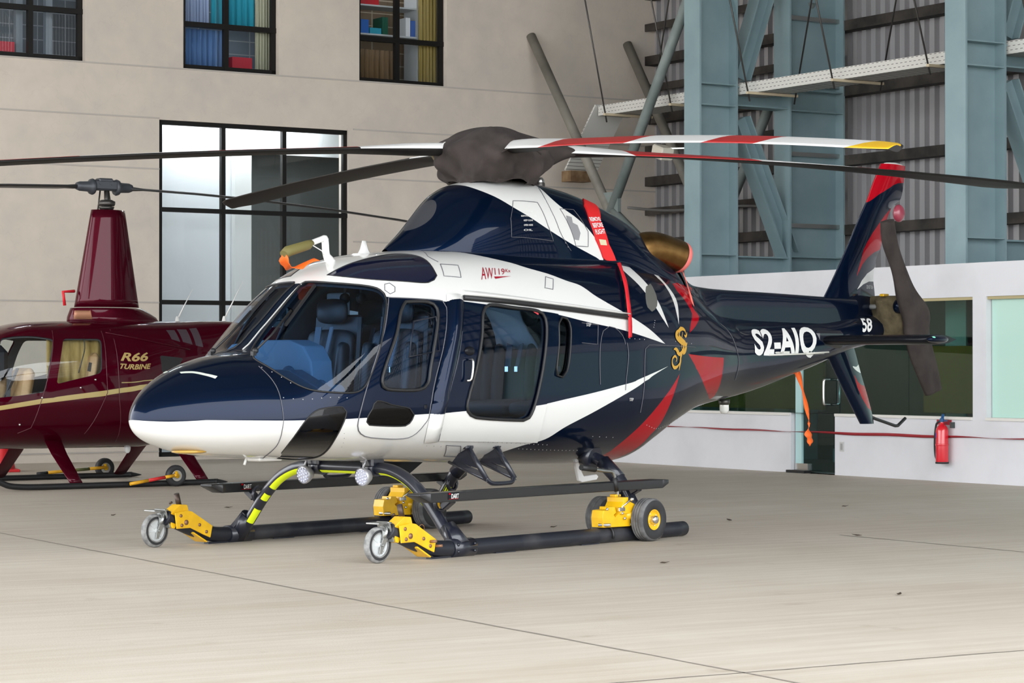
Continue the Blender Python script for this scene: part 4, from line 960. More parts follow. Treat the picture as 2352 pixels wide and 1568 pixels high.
# stabiliser
for sd in (1, -1):
    rings = []
    prof = [(0, 0), (.03, .45), (.12, .8), (.3, 1), (.6, .7), (1, .05)]
    for l in (.10, .22, .6, 1.0, 1.26, 1.36):
        k = 0 if l < 1.3 else .14
        c = .50 - k; s0_ = 4.47 + k
        ring = [h(s0_ + x * c, sd * l, 1.622 + t * .046) for x, t in prof] + [h(s0_ + x * c, sd * l, 1.622 - t * .046) for x, t in prof[-2:0:-1]]
        rings.append(ring)
    b = MB(); b.loft(rings)
    st = b.build('stabiliser', GLOSSBLACK, HELI)
    b = MB(); b.ball(h(4.60, sd * 1.38, 1.622), (.18, .05, .035), 16, 10); b.build('stabiliser_tip', NAVY, st)
    b = MB(); b.ball(h(4.50, sd * 1.395, 1.628), (.035, .022, .024), 12, 8); b.build('navigation_light', mat('green_lens' if sd > 0 else 'red_lens', (.25, .75, .55) if sd > 0 else (.7, .1, .1), .08, 0, 1), st)
    b = MB(); b.box(h(4.62, sd * .19, 1.63), (.46, .10, .17), None, .03); b.build('stabiliser_root', GEARBLACK, st)
# tail boom end and tail rotor shaft
b = MB()
b.loft([[h(s, w_ * math.cos(2 * PI * k / 20), z + hh * math.sin(2 * PI * k / 20)) for k in range(20)] for s, w_, z, hh in ((5.66, .165, 1.735, .145), (5.74, .13, 1.74, .12), (5.78, .05, 1.75, .05))])
b.tube([h(5.66, 0, 1.955), h(5.66, .40, 1.955)], .026, 14, mat=1)
b.lathe([(.05, .30), (.07, .32), (.07, .38), (.04, .40)], h(5.66, 0, 1.955), (0, -1, 0), 20, 0, True)
b.build('tail_gearbox', [NAVY, mat('pale_metal', (.62, .62, .60), .4, .2)], HELI)
# olive canvas over the tail gearbox
tg = empty('tail_gearbox_cover', HELI.matrix_basis @ h(5.60, .2, 1.72), TH, 'olive canvas cover tied round the tail gearbox beside the number 58', 'canvas cover')

b = MB(); rings = []
pf = [(1.64, 5.58, 5.68), (1.72, 5.57, 5.74), (1.84, 5.53, 5.85), (1.93, 5.52, 5.86), (2.0, 5.50, 5.78), (2.05, 5.54, 5.70)]
pf = smooth_path(pf, 4)
for i, p in enumerate(pf):
    z, s0_, s1_ = p; s0_ += .10; s1_ += .03; ring = []
    for k in range(40):
        a = 2 * PI * k / 40
        q = 1 + .09 * math.sin(5 * a + i * .30) + .06 * math.sin(9 * a - i * .35) + .02 * math.sin(17 * a + i)
        ring.append(h((s0_ + s1_) / 2 + (s1_ - s0_) / 2 * math.cos(a) * q - 5.60, .20 + .22 * math.sin(a) * q - .2, z - 1.72 + .03 * math.sin(2 * a + 1) * (1 if i < 16 else .4)))
    rings.append(ring)
b.loft(rings); b.build('canvas_shroud', OLIVE, tg)
b = MB(); b.box(h(.02, 0, .345), (.10, .05, .025), None, .006); b.build('yellow_tag', YELLOW, tg)
# brown sleeve over the tail rotor blades
ts = empty('tail_rotor_cover', HELI.matrix_basis @ h(5.7, .45, 1.95), TH, 'brown canvas sleeve hanging over the two tail rotor blades', 'canvas cover')
Lq = [(5.18, 2.74), (5.20, 2.54), (5.36, 2.29), (5.48, 2.01), (5.60, 1.80), (5.60, 1.67), (5.68, 1.47), (5.84, 1.26), (5.99, 1.09)]
Rq = [(5.35, 2.78), (5.44, 2.55), (5.60, 2.30), (5.74, 2.12), (5.99, 1.93), (6.02, 1.72), (6.09, 1.55), (6.19, 1.34), (6.25, 1.17)]
A_ = smooth_path([(a, z, 0) for a, z in Lq], 5); B_ = smooth_path([(a, z, 0) for a, z in Rq], 5)
rings = []
for i, (p, q) in enumerate(zip(A_, B_)):
    ring = []; t = i / (len(A_) - 1); hw = .05 + .035 * math.exp(-((t - .5) / .2) ** 2)
    for k in range(28):
        a = 2 * PI * k / 28; u = .5 + .5 * math.cos(a)
        fo = 1 + .25 * math.sin(9 * u + 14 * t) * .6
        ring.append(h(p.x + (q.x - p.x) * u - 5.7, .45 + hw * fo * math.sin(a) * (1 if abs(math.sin(a)) > .1 else .5) - .45, p.y + (q.y - p.y) * u - 1.95))
    rings.append(ring)
b = MB(); b.loft(rings); b.build('canvas_sleeve', COVER, ts)
b = MB(); b.ball(h(5.56 - 5.7, .40 - .45, 2.845 - 1.95), (.075, .05, .085), 20, 12)
b.build('red_hub_wrap', mat('pink_film', (.26, .035, .06), .35, 0, .4), ts)

# skids
for sd in (1, -1):
    L = 1.14 * sd
    pts = [h(-2.44, L, .255), h(-2.33, L, .22), h(-2.16, L, .155), h(-1.98, L, .108), h(-1.8, L, .093), h(-1.4, L, .091), h(0, L, .091), h(1.02, L, .091)]
    P = smooth_path(pts, 6)
    b = MB(); b.tube(P, .058, 18)
    b.ball(h(1.02, L, .091), (.03, .058, .058), 16, 10)
    for k in (-1.9, -1.2, -.2, .5): b.box(h(k, L, .036), (.22, .05, .014))
    sk = b.build('skid_tube', mottle(mat('worn_skid_paint', (.02, .022, .03), .5, .1, .1), (.012, .014, .022), (.05, .05, .055), 3, lo=.5, hi=.72), HELI)
    # saddles
    for s_, lean in ((-1.68, .62), (.55, .62)):
        b = MB()
        b.tube([h(s_ - .12, L, .091), h(s_ + .12, L, .091)], .069, 16)
        b.tube([h(s_, L, .09), h(s_, L - sd * .12, .24)], [.085, .06], 14)
        for q in (-.09, .09):
            b.bar(h(s_ + q, L - sd * .005, .13), h(s_ + q * .4, L - sd * .11, .25), .02, .03)
            for z in (.07, .12): b.ball(h(s_ + q, L + sd * .066, z), .012, 8, 6)
        b.build('saddle', GEARBLACK, sk)
    b = MB(); x0, x1 = (-2.03, .80)
    b.prism([(-.062, -.035), (.062, -.035), (.062, .035), (-.062, .035)], lambda u, w_, d: h(d, sd * 1.06 + u, .455 + w_), x0 + .06, x1 - .02)
    b.loft([[h(x0 - .06, sd * 1.06 + u, .455 + w_) for u, w_ in ((-.062, .015), (.062, .015), (.062, .034), (-.062, .034))], [h(x0 + .06, sd * 1.06 + u, .455 + w_) for u, w_ in ((-.062, -.035), (.062, -.035), (.062, .035), (-.062, .035))]])
    b.loft([[h(x1 - .02, sd * 1.06 + u, .455 + w_) for u, w_ in ((-.062, -.035), (.062, -.035), (.062, .035), (-.062, .035))], [h(x1 + .06, sd * 1.06 + u, .455 + w_) for u, w_ in ((-.062, .0), (.062, .0), (.062, .03), (-.062, .03))]])
    fs = b.build('flight_step', mat('step_board_black', (.012, .012, .014), .4, .1, .3), HELI, bevel=.006)
    fsd = lambda s_, z_: h(s_, sd * 1.06 + .064, .455 + z_)
    b = MB(); b.box(h(-1.73, sd * 1.06 + .063, .462), (.115, .004, .05)); lb = b.build('maker_plate', GLOSSBLACK, fs)
    text_decal('plate_lettering', 'DART', None, [(-1.755, .022), (-1.675, .022), (-1.675, -.012), (-1.755, -.012)], WHITETXT, lb, nx=2, ny=1, bold=.01, fr=lambda a, c: h(a, sd * 1.06 + .067, .455 + c))
    b = MB(); b.box(h(-1.772, sd * 1.06 + .066, .478), (.018, .003, .012)); b.box(h(-1.73, sd * 1.06 + .066, .441), (.1, .003, .003)); b.build('plate_mark', RED, lb)
    for s_, zz in ((-1.66, .40), (.56, .40)):
        b = MB()
        ll = sd * (.985 if s_ < 0 else .955)
        b.bar(h(s_, ll - sd * .02, .37), h(s_, sd * 1.05, .43), .07, .05, ch=.008)
        b.tube([h(s_ + .055 * math.cos(a), ll - sd * .05, .40 + .055 * math.sin(a)) for a in [k * PI / 6 for k in range(12)]], .016, 8, closed=True)
        b.build('step_bracket', GEARBLACK, fs)
ctp = [(-1.14, .09), (-1.03, .18), (-.92, .31), (-.81, .43), (-.67, .545), (-.50, .618), (-.34, .634), (0, .636), (.34, .634), (.50, .618), (.67, .545), (.81, .43), (.92, .31), (1.03, .18), (1.14, .09)]
P = smooth_path([h(-1.68, l, z) for l, z in ctp], 5)
b = MB(); b.tube(P, .045, 16); ct = b.build('cross_tube', GEARBLACK, HELI)
def tape(l0, l1, s_, tilt, par, pts):
    Q = [p for p in pts if l0 <= -p.y <= l1]
    b = MB()
    rings = []
    for i, p in enumerate(Q):
        a = Q[max(i - 1, 0)]; c = Q[min(i + 1, len(Q) - 1)]; t = (c - a).normalized(); n = Vector((-1, 0, 0)); m_ = t.cross(n)
        if m_.z > 0: m_ = -m_
        rings.append([p + (n * math.cos(q) + m_ * math.sin(q)) * .0475 for q in [math.radians(tilt + k * 9) for k in range(-4, 5)]])
    b.loft(rings, caps=False, closed=False)
    b.build('reflective_tape', HIVIS, par)
tape(-1.02, -.90, -1.68, 55, ct, P); tape(-.86, -.80, -1.68, 55, ct, P); tape(-.76, -.36, -1.68, 55, ct, P)
tape(-.22, .22, -1.68, 70, ct, P); tape(.36, .84, -1.68, 75, ct, P)
for l in (-.27, .29):
    b = MB(); b.tube([h(-1.68, l - .05, .636), h(-1.68, l + .05, .636)], .062, 14); b.box(h(-1.68, l, .69), (.14, .12, .10), None, .015); b.tube([h(-1.68, l - .08, .636), h(-1.68, l - .07, .636)], .058, 12); b.build('tube_clamp', GEARBLACK, ct)
rt = [(-1.14, .09), (-1.05, .22), (-.955, .37), (-.86, .50), (-.74, .60), (-.55, .67), (-.3, .69), (0, .69), (.3, .69), (.55, .67), (.74, .60), (.86, .50), (.955, .37), (1.05, .22), (1.14, .09)]
P2 = smooth_path([h(.55, l, z) for l, z in rt], 5)
b = MB(); b.tube(P2, .048, 16); ct2 = b.build('cross_tube', GEARBLACK, HELI)
tape(-1.02, -.93, .55, 50, ct2, P2); tape(-.88, -.72, .55, 50, ct2, P2)
for sd in (1, -1):
    b = MB(); b.tube([h(.55, sd * .70, .625), h(.55, sd * .86, .49)], .060, 14); b.tube([h(.55, sd * .52, .67), h(.55, sd * .62, .65)], .09, 14); b.build('tube_collar', GEARBLACK, ct2)
    # boarding step
    b = MB()
    for s_ in (-1.04, -.72):
        b.prism([(.63, .79), (.69, .78), (.80, .62), (.74, .63), (.60, .66), (.50, .655)], lambda u, w_, d: h(s_ + d, sd * u, w_), -.008, .008)
        b.prism([(.50, .665), (.60, .66), (.80, .60), (.86, .53), (.84, .53)], lambda u, w_, d: h(s_ + d, sd * u, w_), -.008, .008)
        b.tube([h(s_, sd * .65, .80), h(s_, sd * .845, .545)], .020, 10)
        b.tube([h(s_, sd * .47, .665), h(s_, sd * .845, .54)], .012, 8)
        b.box(h(s_, sd * .66, .79), (.09, .05, .05), None, .01)
    b.tube(smooth_path([h(-1.04, sd * .84, .555), h(-1.01, sd * .85, .525), h(-.96, sd * .855, .512), h(-.80, sd * .855, .512), h(-.75, sd * .85, .522), h(-.72, sd * .84, .555)], 4), .017, 10)
    b.build('boarding_step', GEARBLACK, HELI)
    # landing light
    b = MB(); c = h(-1.80, sd * .30, .575); ax_ = Vector((-.97, 0, -.12))
    b.lathe([(.02, -.075), (.045, -.06), (.064, -.02), (.069, .0), (.069, .012), (.062, .018)], c, ax_, 24, cap=False)
    b.tube([c + Vector((.0, 0, .06)), c + Vector((.05, 0, .15))], .008, 8); b.bar(c + Vector((.0, 0, .11)), c + Vector((.05, 0, .16)), .045, .012)
    ll = b.build('landing_light', mat('lamp_housing_grey', (.42, .42, .44), .4, .5), HELI)
    b = MB(); b.lathe([(.062, .013), (.03, .018), (.0001, .02)], c, ax_, 24)
    for k in range(19):
        r_ = 0 if k == 0 else (.024 if k < 7 else .047); a = k * PI / 3 if k < 7 else k * PI / 6
        zx = ax_.orthogonal().normalized(); zy = ax_.normalized().cross(zx)
        b.ball(c + ax_.normalized() * .018 + (zx * math.cos(a) + zy * math.sin(a)) * r_, .010, 8, 6)
    b.build('lamp_lens', mat('led_lens', (.62, .64, .75), .12, .3, .5), ll)
# belly fittings
b = MB(); b.prism([(.93, .61), (.97, .61), (1.00, .54), (1.05, .475), (1.22, .485), (1.245, .465), (1.22, .44), (1.03, .425), (.985, .44)], lambda u, w_, d: h(u, .1 + d, w_), -.015, .015); b.build('belly_antenna', WHITE, HELI, bevel=.006)
b = MB(); b.lathe([(.05, 0), (.05, -.03), (.042, -.05)], h(3.15, .05, 1.085), (0, 0, 1), 18, cap=True); sb = b.build('strobe_base', DARKSTEEL, HELI)
b = MB(); b.lathe([(.042, -.05), (.042, -.10), (.03, -.125), (.0001, -.13)], h(3.15, .05, 1.085), (0, 0, 1), 18); b.lathe([(.015, -.05), (.015, -.1)], h(3.15, .05, 1.085), (0, 0, 1), 10, cap=True); b.build('strobe_lens', mat('clear_lens', (.75, .75, .72), .08, .2, 1), sb)
b = MB(); b.box(h(-2.62, .12, .728), (.24, .14, .03), None, .012); b.tube([h(-2.80, .12, .74), h(-2.82, .12, .69)], .009, 8); b.build('belly_fitting', WHITE, HELI)
b = MB(); b.ball(h(-3.30, .08, .798), (.14, .12, .02), 18, 8); b.build('nose_lamp_window', mat('amber_lamp_window', (.45, .26, .03), .2, .2, .8), HELI)
b = MB(); b.prism([(-.9, .64), (-.35, .63), (-.55, .52), (-.80, .56)], lambda u, w_, d: h(u, -.42 + d, w_), -.02, .02); b.build('belly_blade_antenna', GLOSSBLACK, HELI)
b = MB(); b.tube(smooth_path([h(2.95, .32, 1.52), h(3.6, .33, 1.50), h(3.62, .30, 1.5)], 3), .012, 8); b.box(h(3.70, .335, 1.50), (.10, .03, .03)); b.tube([h(3.4, .36, 1.48), h(4.3, .36, 1.50)], .008, 6); b.tube([h(4.0, .36, 1.495), h(4.32, .40, 1.51)], .008, 6); b.build('tail_antenna', mat('off_white_rod', (.6, .6, .55), .5), HELI)
# roof fittings
b = MB(); b.tube(smooth_path([h(-1.80, 0, 2.14), h(-1.87, 0, 2.20), h(-1.885, 0, 2.30), h(-1.90, 0, 2.325), h(-2.05, 0, 2.28)], 4), [.034] * 4 + [.028] * 5 + [.026] * 4 + [.022] * 4, 12); b.build('pitot_mast', WHITE, HELI)
pc = empty('pitot_cover', HELI.matrix_basis @ h(-2.05, 0, 2.27), TH, 'olive pitot sleeve with an orange flag above the cabin roof', 'pitot cover')
b = MB(); b.tube([Vector((.02, 0, .02)), Vector((-.02, 0, 0)), Vector((-.20, .02, -.05)), Vector((-.24, .02, -.075))], [.03, .045, .05, .04], 12, flat=.8); b.build('sleeve', mat('olive_sleeve', (.14, .12, .035), .7), pc)
b = MB(); b.tube([Vector((.0, -.03, .0)), Vector((.08, -.05, -.04)), Vector((.10, -.05, -.07))], .004, 6); b.build('tie_cord', WHITE, pc)
b = MB()
Q = [Vector((-.24, .02, -.08)), Vector((-.23, .03, -.13)), Vector((-.16, .03, -.185)), Vector((-.08, .0, -.155)), Vector((.02, -.02, -.115))]
rg = []
for i, p in enumerate(smooth_path(Q, 4)):
    w_ = .02 + .03 * math.sin(i * .5) ** 2 + .018 * (i > 4)
    rg.append([p + Vector((0, -w_, .008 * math.sin(i))), p + Vector((.01, 0, .02)), p + Vector((0, w_, .004 * math.cos(i)))])
b.loft(rg, caps=False, closed=False); o = b.build('flag', ORANGE, pc); md = o.modifiers.new('t', 'SOLIDIFY'); md.thickness = .004
b = MB(); b.loft([[h(-1.47 + u * a_, t * a_, z) for u, t in ((-.07, 0), (-.04, .012), (.06, .012), (.08, 0), (.06, -.012), (-.04, -.012))] for a_, z in ((1.3, 2.215), (1.0, 2.225), (.62, 2.26), (.28, 2.325))]); b.box(h(-1.46, 0, 2.218), (.22, .07, .02), None, .008); b.build('roof_antenna', WHITE, HELI)
b = MB(); b.lathe([(.05, 0), (.05, .03), (.04, .05)], h(.60, 0, 2.84), (0, 0, 1), 18, 0); b.lathe([(.045, .03), (.045, .06), (.03, .08), (.0001, .085)], h(.60, 0, 2.84), (0, 0, 1), 18, 1); b.build('beacon', [DARKSTEEL, CHROME], HELI)
for sd in (1, -1):
    b = MB()
    p0 = on_surf(BODY, -2.80, .80, .03, sd); p1 = on_surf(BODY, -2.42, .86, .035, sd); p2 = on_surf(BODY, -2.28, .82, .02, sd)
    b.tube([p0, on_surf(BODY, -2.62, .83, .04, sd), p1], .009, 6)
    b.bar(on_surf(BODY, -2.52, .82, .018, sd), on_surf(BODY, -2.19, .88, .018, sd), .016, .02)
    b.ball(p0, .022, 8, 6); b.box(p0 + Vector((-.02, 0, -.02)), (.03, .03, .03))
    b.build('wiper', BLACK, HELI)
# centre post flange
b = MB(); b.tube([on_surf(BODY, s_, .985, .003) for s_ in hrange(-2.74, -2.17, 10)], .006, 6); b.build('windscreen_flange', mat('flange_grey', (.5, .5, .48), .4), HELI)
# door handles
for sd in (1, -1):
    b = MB(); q = on_surf(BODY, -1.245, .06, .02, sd); dz = lambda s_, l, z: Vector((q.x + s_, q.y - sd * l, q.z + z))
    b.tube(smooth_path([dz(0, 0, .07), dz(0, .035, .065), dz(-.005, .04, .0), dz(-.02, .035, -.075), dz(-.05, .02, -.085)], 3), .010, 8); b.build('door_handle', CHROME, HELI)
    b = MB(); b.ball(on_surf(BODY, -1.225, .12, .012, sd), (.06, .02, .035), 14, 8); b.build('handle_recess', GLOSSBLACK, HELI)
    b = MB(); b.box(on_surf(BODY, -1.70, -.03, .004, sd), (.03, .012, .03), None, .004); b.build('door_lock', GLOSSBLACK, HELI)
    # opening pane in the pilot door window
    b = MB()
    q = D['pilot_window']; xs0 = [p[0] for p in q]; ys0 = [p[1] for p in q]
    fx = lambda u, w_: on_surf(BODY, min(xs0) + (max(xs0) - min(xs0)) * u, min(ys0) + (max(ys0) - min(ys0)) * w_, .010, sd)
    b.tube([fx(.42, .30), fx(.92, .30), fx(.95, .70), fx(.58, .70)], .008, 6, closed=True); b.build('vent_pane_frame', GEARBLACK, HELI)
# exhausts
BRONZE = mottle(mat('heat_stained_bronze', (.3, .17, .06), .35, 1), (.20, .105, .035), (.36, .21, .075), 5)
for sd in (1, -1):
    P = smooth_path([h(1.34, sd * .26, 2.05), h(1.38, sd * .30, 2.24), h(1.50, sd * .34, 2.345), h(1.66, sd * .37, 2.372), h(1.86, sd * .40, 2.335), h(1.95, sd * .42, 2.31)], 5)
    b = MB(); b.tube(P, [.125] * 8 + [.138] * (len(P) - 8), 24, caps=False); o = b.build('exhaust_pipe', BRONZE, HELI); md = o.modifiers.new('t', 'SOLIDIFY'); md.thickness = .006
pl = empty('exhaust_plug', HELI.matrix_basis @ h(1.95, .42, 2.31), TH, 'red padded plug in the bronze exhaust pipe', 'exhaust plug')
ax_ = Vector((.95, -.1, -.26)).normalized()
b = MB(); b.lathe([(.128, -.05), (.138, .0), (.135, .03), (.10, .06), (.0001, .07)], (0, 0, 0), ax_, 24); b.build('plug', mat('faded_red_cloth', (.70, .17, .15), .7), pl)
b = MB(); b.tube(smooth_path([(.03, -.02, -.12), (.01, -.1, -.28), (.02, -.16, -.5), (-.0, -.20, -.62)], 4), [.004] * 5 + [.01] * 8, 6); b.build('streamer', mat('faded_red_ribbon', (.75, .16, .12), .7), pl)
# red engine cover panel
ic = empty('intake_cover', HELI.matrix_basis @ h(1.1, .4, 2.4), TH, 'red warning cover strapped over the engine cowling', 'engine cover')
off = h(1.1, .4, 2.4)
RB = Shell(COWL, hrange(.4, 2.1, 70), hrange(-.3, 1, 56)); RB.cut(D['rbf']); RB.finish(); RB.assign(D['rbf'], 'rbf')
o = RB.out('cover_panel', RB.part == 'rbf', [mat('red_cover_cloth', (.66, .012, .014), .6)], (1,), ic, off=.012, rim=.012, one=0); o.location = -off
tq = D['rbf_text']
for k, t in enumerate(('REMOVE', 'BEFORE', 'FLIGHT')):
    o = text_decal('cover_lettering', t, COWL, sub_quad(tq, .02 + .02 * k, .80 + .02 * k, .70 - .33 * k, .94 - .33 * k), WHITETXT, ic, off=.016, bold=.02, nx=4, ny=3); o.location = -off
o = decal('cover_tag', strokes_mesh([[(0, .5, 1), (.5, .5, 1), (1, .5, 1)]]), COWL, D['rbf_tag'], mat('cream_tag', (.62, .55, .36), .6), ic, off=.016); o.location = -off
b = MB(); rg = []
S_ = [on_surf(COWL, D['rbf'][6][0] - .01, D['rbf'][6][1] + .005, .02)] + [on_surf(BODY, s_, v_, .03) for s_, v_ in D['strap']]
for i, p in enumerate(smooth_path(S_, 4)):
    w_ = .016 if i < 6 else .024
    rg.append([p + h(-w_, 0, .006 * math.sin(i)) - off, p + h(0, .004 * math.sin(i * 1.7), 0) - off, p + h(w_, 0, -.006 * math.sin(i)) - off])
b.loft(rg, caps=False, closed=False); o = b.build('streamer', RIBBON, ic); md = o.modifiers.new('t', 'SOLIDIFY'); md.thickness = .003
# orange streamer below the tail
wsm = empty('warning_streamer', HELI.matrix_basis @ h(4.395, 0, 1.35), TH, 'orange warning ribbon hanging below the tail boom', 'ribbon')
Q = smooth_path([(0, 0, 0), (.11, 0, -.21), (.20, 0, -.458), (.206, 0, -.52), (.19, 0, -.60), (.225, 0, -.66), (.22, 0, -.72)], 5)
b = MB(); rg = []
for i, p in enumerate(Q):
    t = i / (len(Q) - 1); w_ = .035 * (1 - t / .5) + .006 if t < .5 else (.006 + .05 * max(0, math.sin((t - .55) / .42 * PI)) if t > .55 else .006)
    rg.append([p + Vector((-w_, .01 * math.sin(i), 0)), p + Vector((0, .012 * math.cos(i), 0)), p + Vector((w_, -.01 * math.sin(i), 0))])
b.loft(rg, caps=False, closed=False); o = b.build('ribbon', ORANGE, wsm); md = o.modifiers.new('t', 'SOLIDIFY'); md.thickness = .003
b = MB(); b.tube([(.0, 0, .01), (.03, -.02, .03), (.05, -.01, 0), (.02, .01, -.03), (-.02, -.01, -.02), (0, 0, .02), (-.01, 0, .08)], .008, 6); b.build('tie_knot', WHITE, wsm)

# cabin
b = MB(); b.prism([(-2.55, -.3), (-2.2, -.5), (-1.7, -.56), (.9, -.56), (.9, .56), (-1.7, .56), (-2.2, .5), (-2.55, .3)], lambda u, w_, d: h(u, w_, d), .80, .84); b.build('cabin_floor', LINER, HELI)
def seat(s_, l, name, m, shell, w_=.50):
    b = MB()
    b.box(h(s_ - .24, l, 1.05), (.50, w_, .15), None, .05)
    b.box(h(s_ + .02, l, 1.36), (.13, w_, .62), Matrix.Rotation(.12, 3, 'Y'), .05)
    b.box(h(s_ - .06, l + w_ / 2 - .04, 1.32), (.14, .09, .5), Matrix.Rotation(.12, 3, 'Y'), .035); b.box(h(s_ - .06, l - w_ / 2 + .04, 1.32), (.14, .09, .5), Matrix.Rotation(.12, 3, 'Y'), .035)
    o = b.build(name, m, HELI, sub=2); o.data.polygons.foreach_set('use_smooth', [True] * len(o.data.polygons))
    b = MB(); b.box(h(s_ + .06, l, 1.80), (.11, .32, .20), None, .045); q_ = b.build('headrest', m, o, sub=2); q_.data.polygons.foreach_set('use_smooth', [True] * len(q_.data.polygons))
    b = MB(); b.box(h(s_ + .10, l, 1.3), (.05, w_ * .96, .95), Matrix.Rotation(.08, 3, 'Y'), .02); b.box(h(s_ - .1, l, .88), (.4, .34, .22)); b.build('seat_shell', shell, o)
    b = MB()
    for q in (-.07, .07): b.bar(h(s_ - .015, l + q, 1.68), h(s_ - .085, l + q * .7, 1.38), .05, .008); 
    for q in (-.05, .05): b.box(h(s_ - .10, l + q, 1.36), (.012, .035, .05), None, .004, 1)
    b.build('harness', [mat('harness_webbing', (.10, .13, .17), .6), CHROME], o)
    return o
seat(-1.52, -.34, 'pilot_seat', SEATBLACK, SEATBLACK); seat(-1.52, .34, 'pilot_seat', SEATBLACK, SEATBLACK)
for l in (-.45, .0, .45): seat(.35, l, 'cabin_seat', mat('dark_cloth_seat', (.03, .04, .045), .7), LINER, .42)
for l in (-.38, .38): 
    o = seat(-1.02, l, 'cabin_seat', mat('dark_cloth_seat', (.03, .04, .045), .7), LINER, .42)
b = MB(); b.prism([(-.56, 1.20), (-.52, 1.46), (-.40, 1.545), (-.10, 1.575), (.20, 1.575), (.34, 1.53), (.42, 1.42), (.45, 1.15)], lambda u, w_, d: h(d, u - .12, w_), -2.34, -2.12); b.box(h(-2.05, 0, 1.0), (.5, .3, .5), None, .03); b.build('instrument_panel', mat('blue_grey_glareshield', (.09, .16, .23), .6), HELI, bevel=.03)
b = MB()
for k in range(3): b.ball(h(-2.34, .40 - .16 * k, 1.22 + .05 * k), (.04, .07, .07), 12, 8)
b.prism([(-.75, 1.05), (-.7, 1.25), (-.3, 1.36), (.3, 1.36), (.7, 1.22), (.75, 1.05)], lambda u, w_, d: h(d, u * .8, w_), -2.50, -2.36); b.build('glareshield_cover', mat('dark_blue_cloth', (.03, .06, .10), .7), HELI, bevel=.02)
b = MB(); b.loft([[h(s_, l, z) for s_, l in ((-1.24, -.62), (-1.20, -.60), (-1.20, -.40), (-1.24, -.38))] for z in (1.2, 1.75, 1.95)]); b.build('cabin_pillar', GREYTRIM, HELI, bevel=.015)
b = MB(); b.loft([[h(.05 + .3 * t, l * (1 - .25 * math.sin(PI * t)), 1.98 - .45 * t) for l in (-.22, -.10, .10, .22)] for t in (0, .25, .5, .75, 1)], caps=False, closed=False); o = b.build('headlining_panel', GREYTRIM, HELI); md = o.modifiers.new('t', 'SOLIDIFY'); md.thickness = .02
b = MB(); b.box(h(-.7, 0, 2.10), (1.2, .6, .04), None, .01); b.box(h(-1.62, 0, 2.06), (.35, .3, .06), None, .02); b.build('overhead_panel', LINER, HELI)
hsb = HELI.matrix_basis
for (s_, l, z, lab) in ((-1.36, -.22, 1.95, 'black headset hanging above the far pilot seat'), (-1.36, .50, 1.70, 'black headset hanging beside the near pilot seat')):
    r_ = empty('headset', hsb @ h(s_, l, z), TH, lab, 'headset', 'headsets hanging in the cockpit')
    b = MB(); b.tube([(0, .085 * math.cos(a), .09 * math.sin(a)) for a in hrange(-.3, PI + .3, 14)], .011, 6); b.build('headband', BLACK, r_)
    for q in (-1, 1):
        b = MB(); b.lathe([(.0001, -.025), (.035, -.022), (.042, 0), (.036, .02), (.0001, .025)], (0, q * .085, -.05), (0, 1, 0), 14); b.build('ear_cup', BLACK, r_)
    b = MB(); b.tube([(0, .085, -.08), (.02, .07, -.25), (-.02, .09, -.5)], .004, 5); b.build('cord', BLACK, r_)
r_ = empty('paper_sheet', hsb @ h(-1.22, .30, 1.55), TH, 'white paper sheet pinned behind the near pilot seat', 'paper')
b = MB(); b.box((0, 0, 0), (.004, .17, .20)); b.build('sheet', mat('paper_white', (.62, .74, .85), .7), r_)

# ------------------------------------------------------------------ yellow ground handling gear on the skids
HM = HELI.matrix_basis
def gh(s, l, z): return HM @ h(s, l, z)
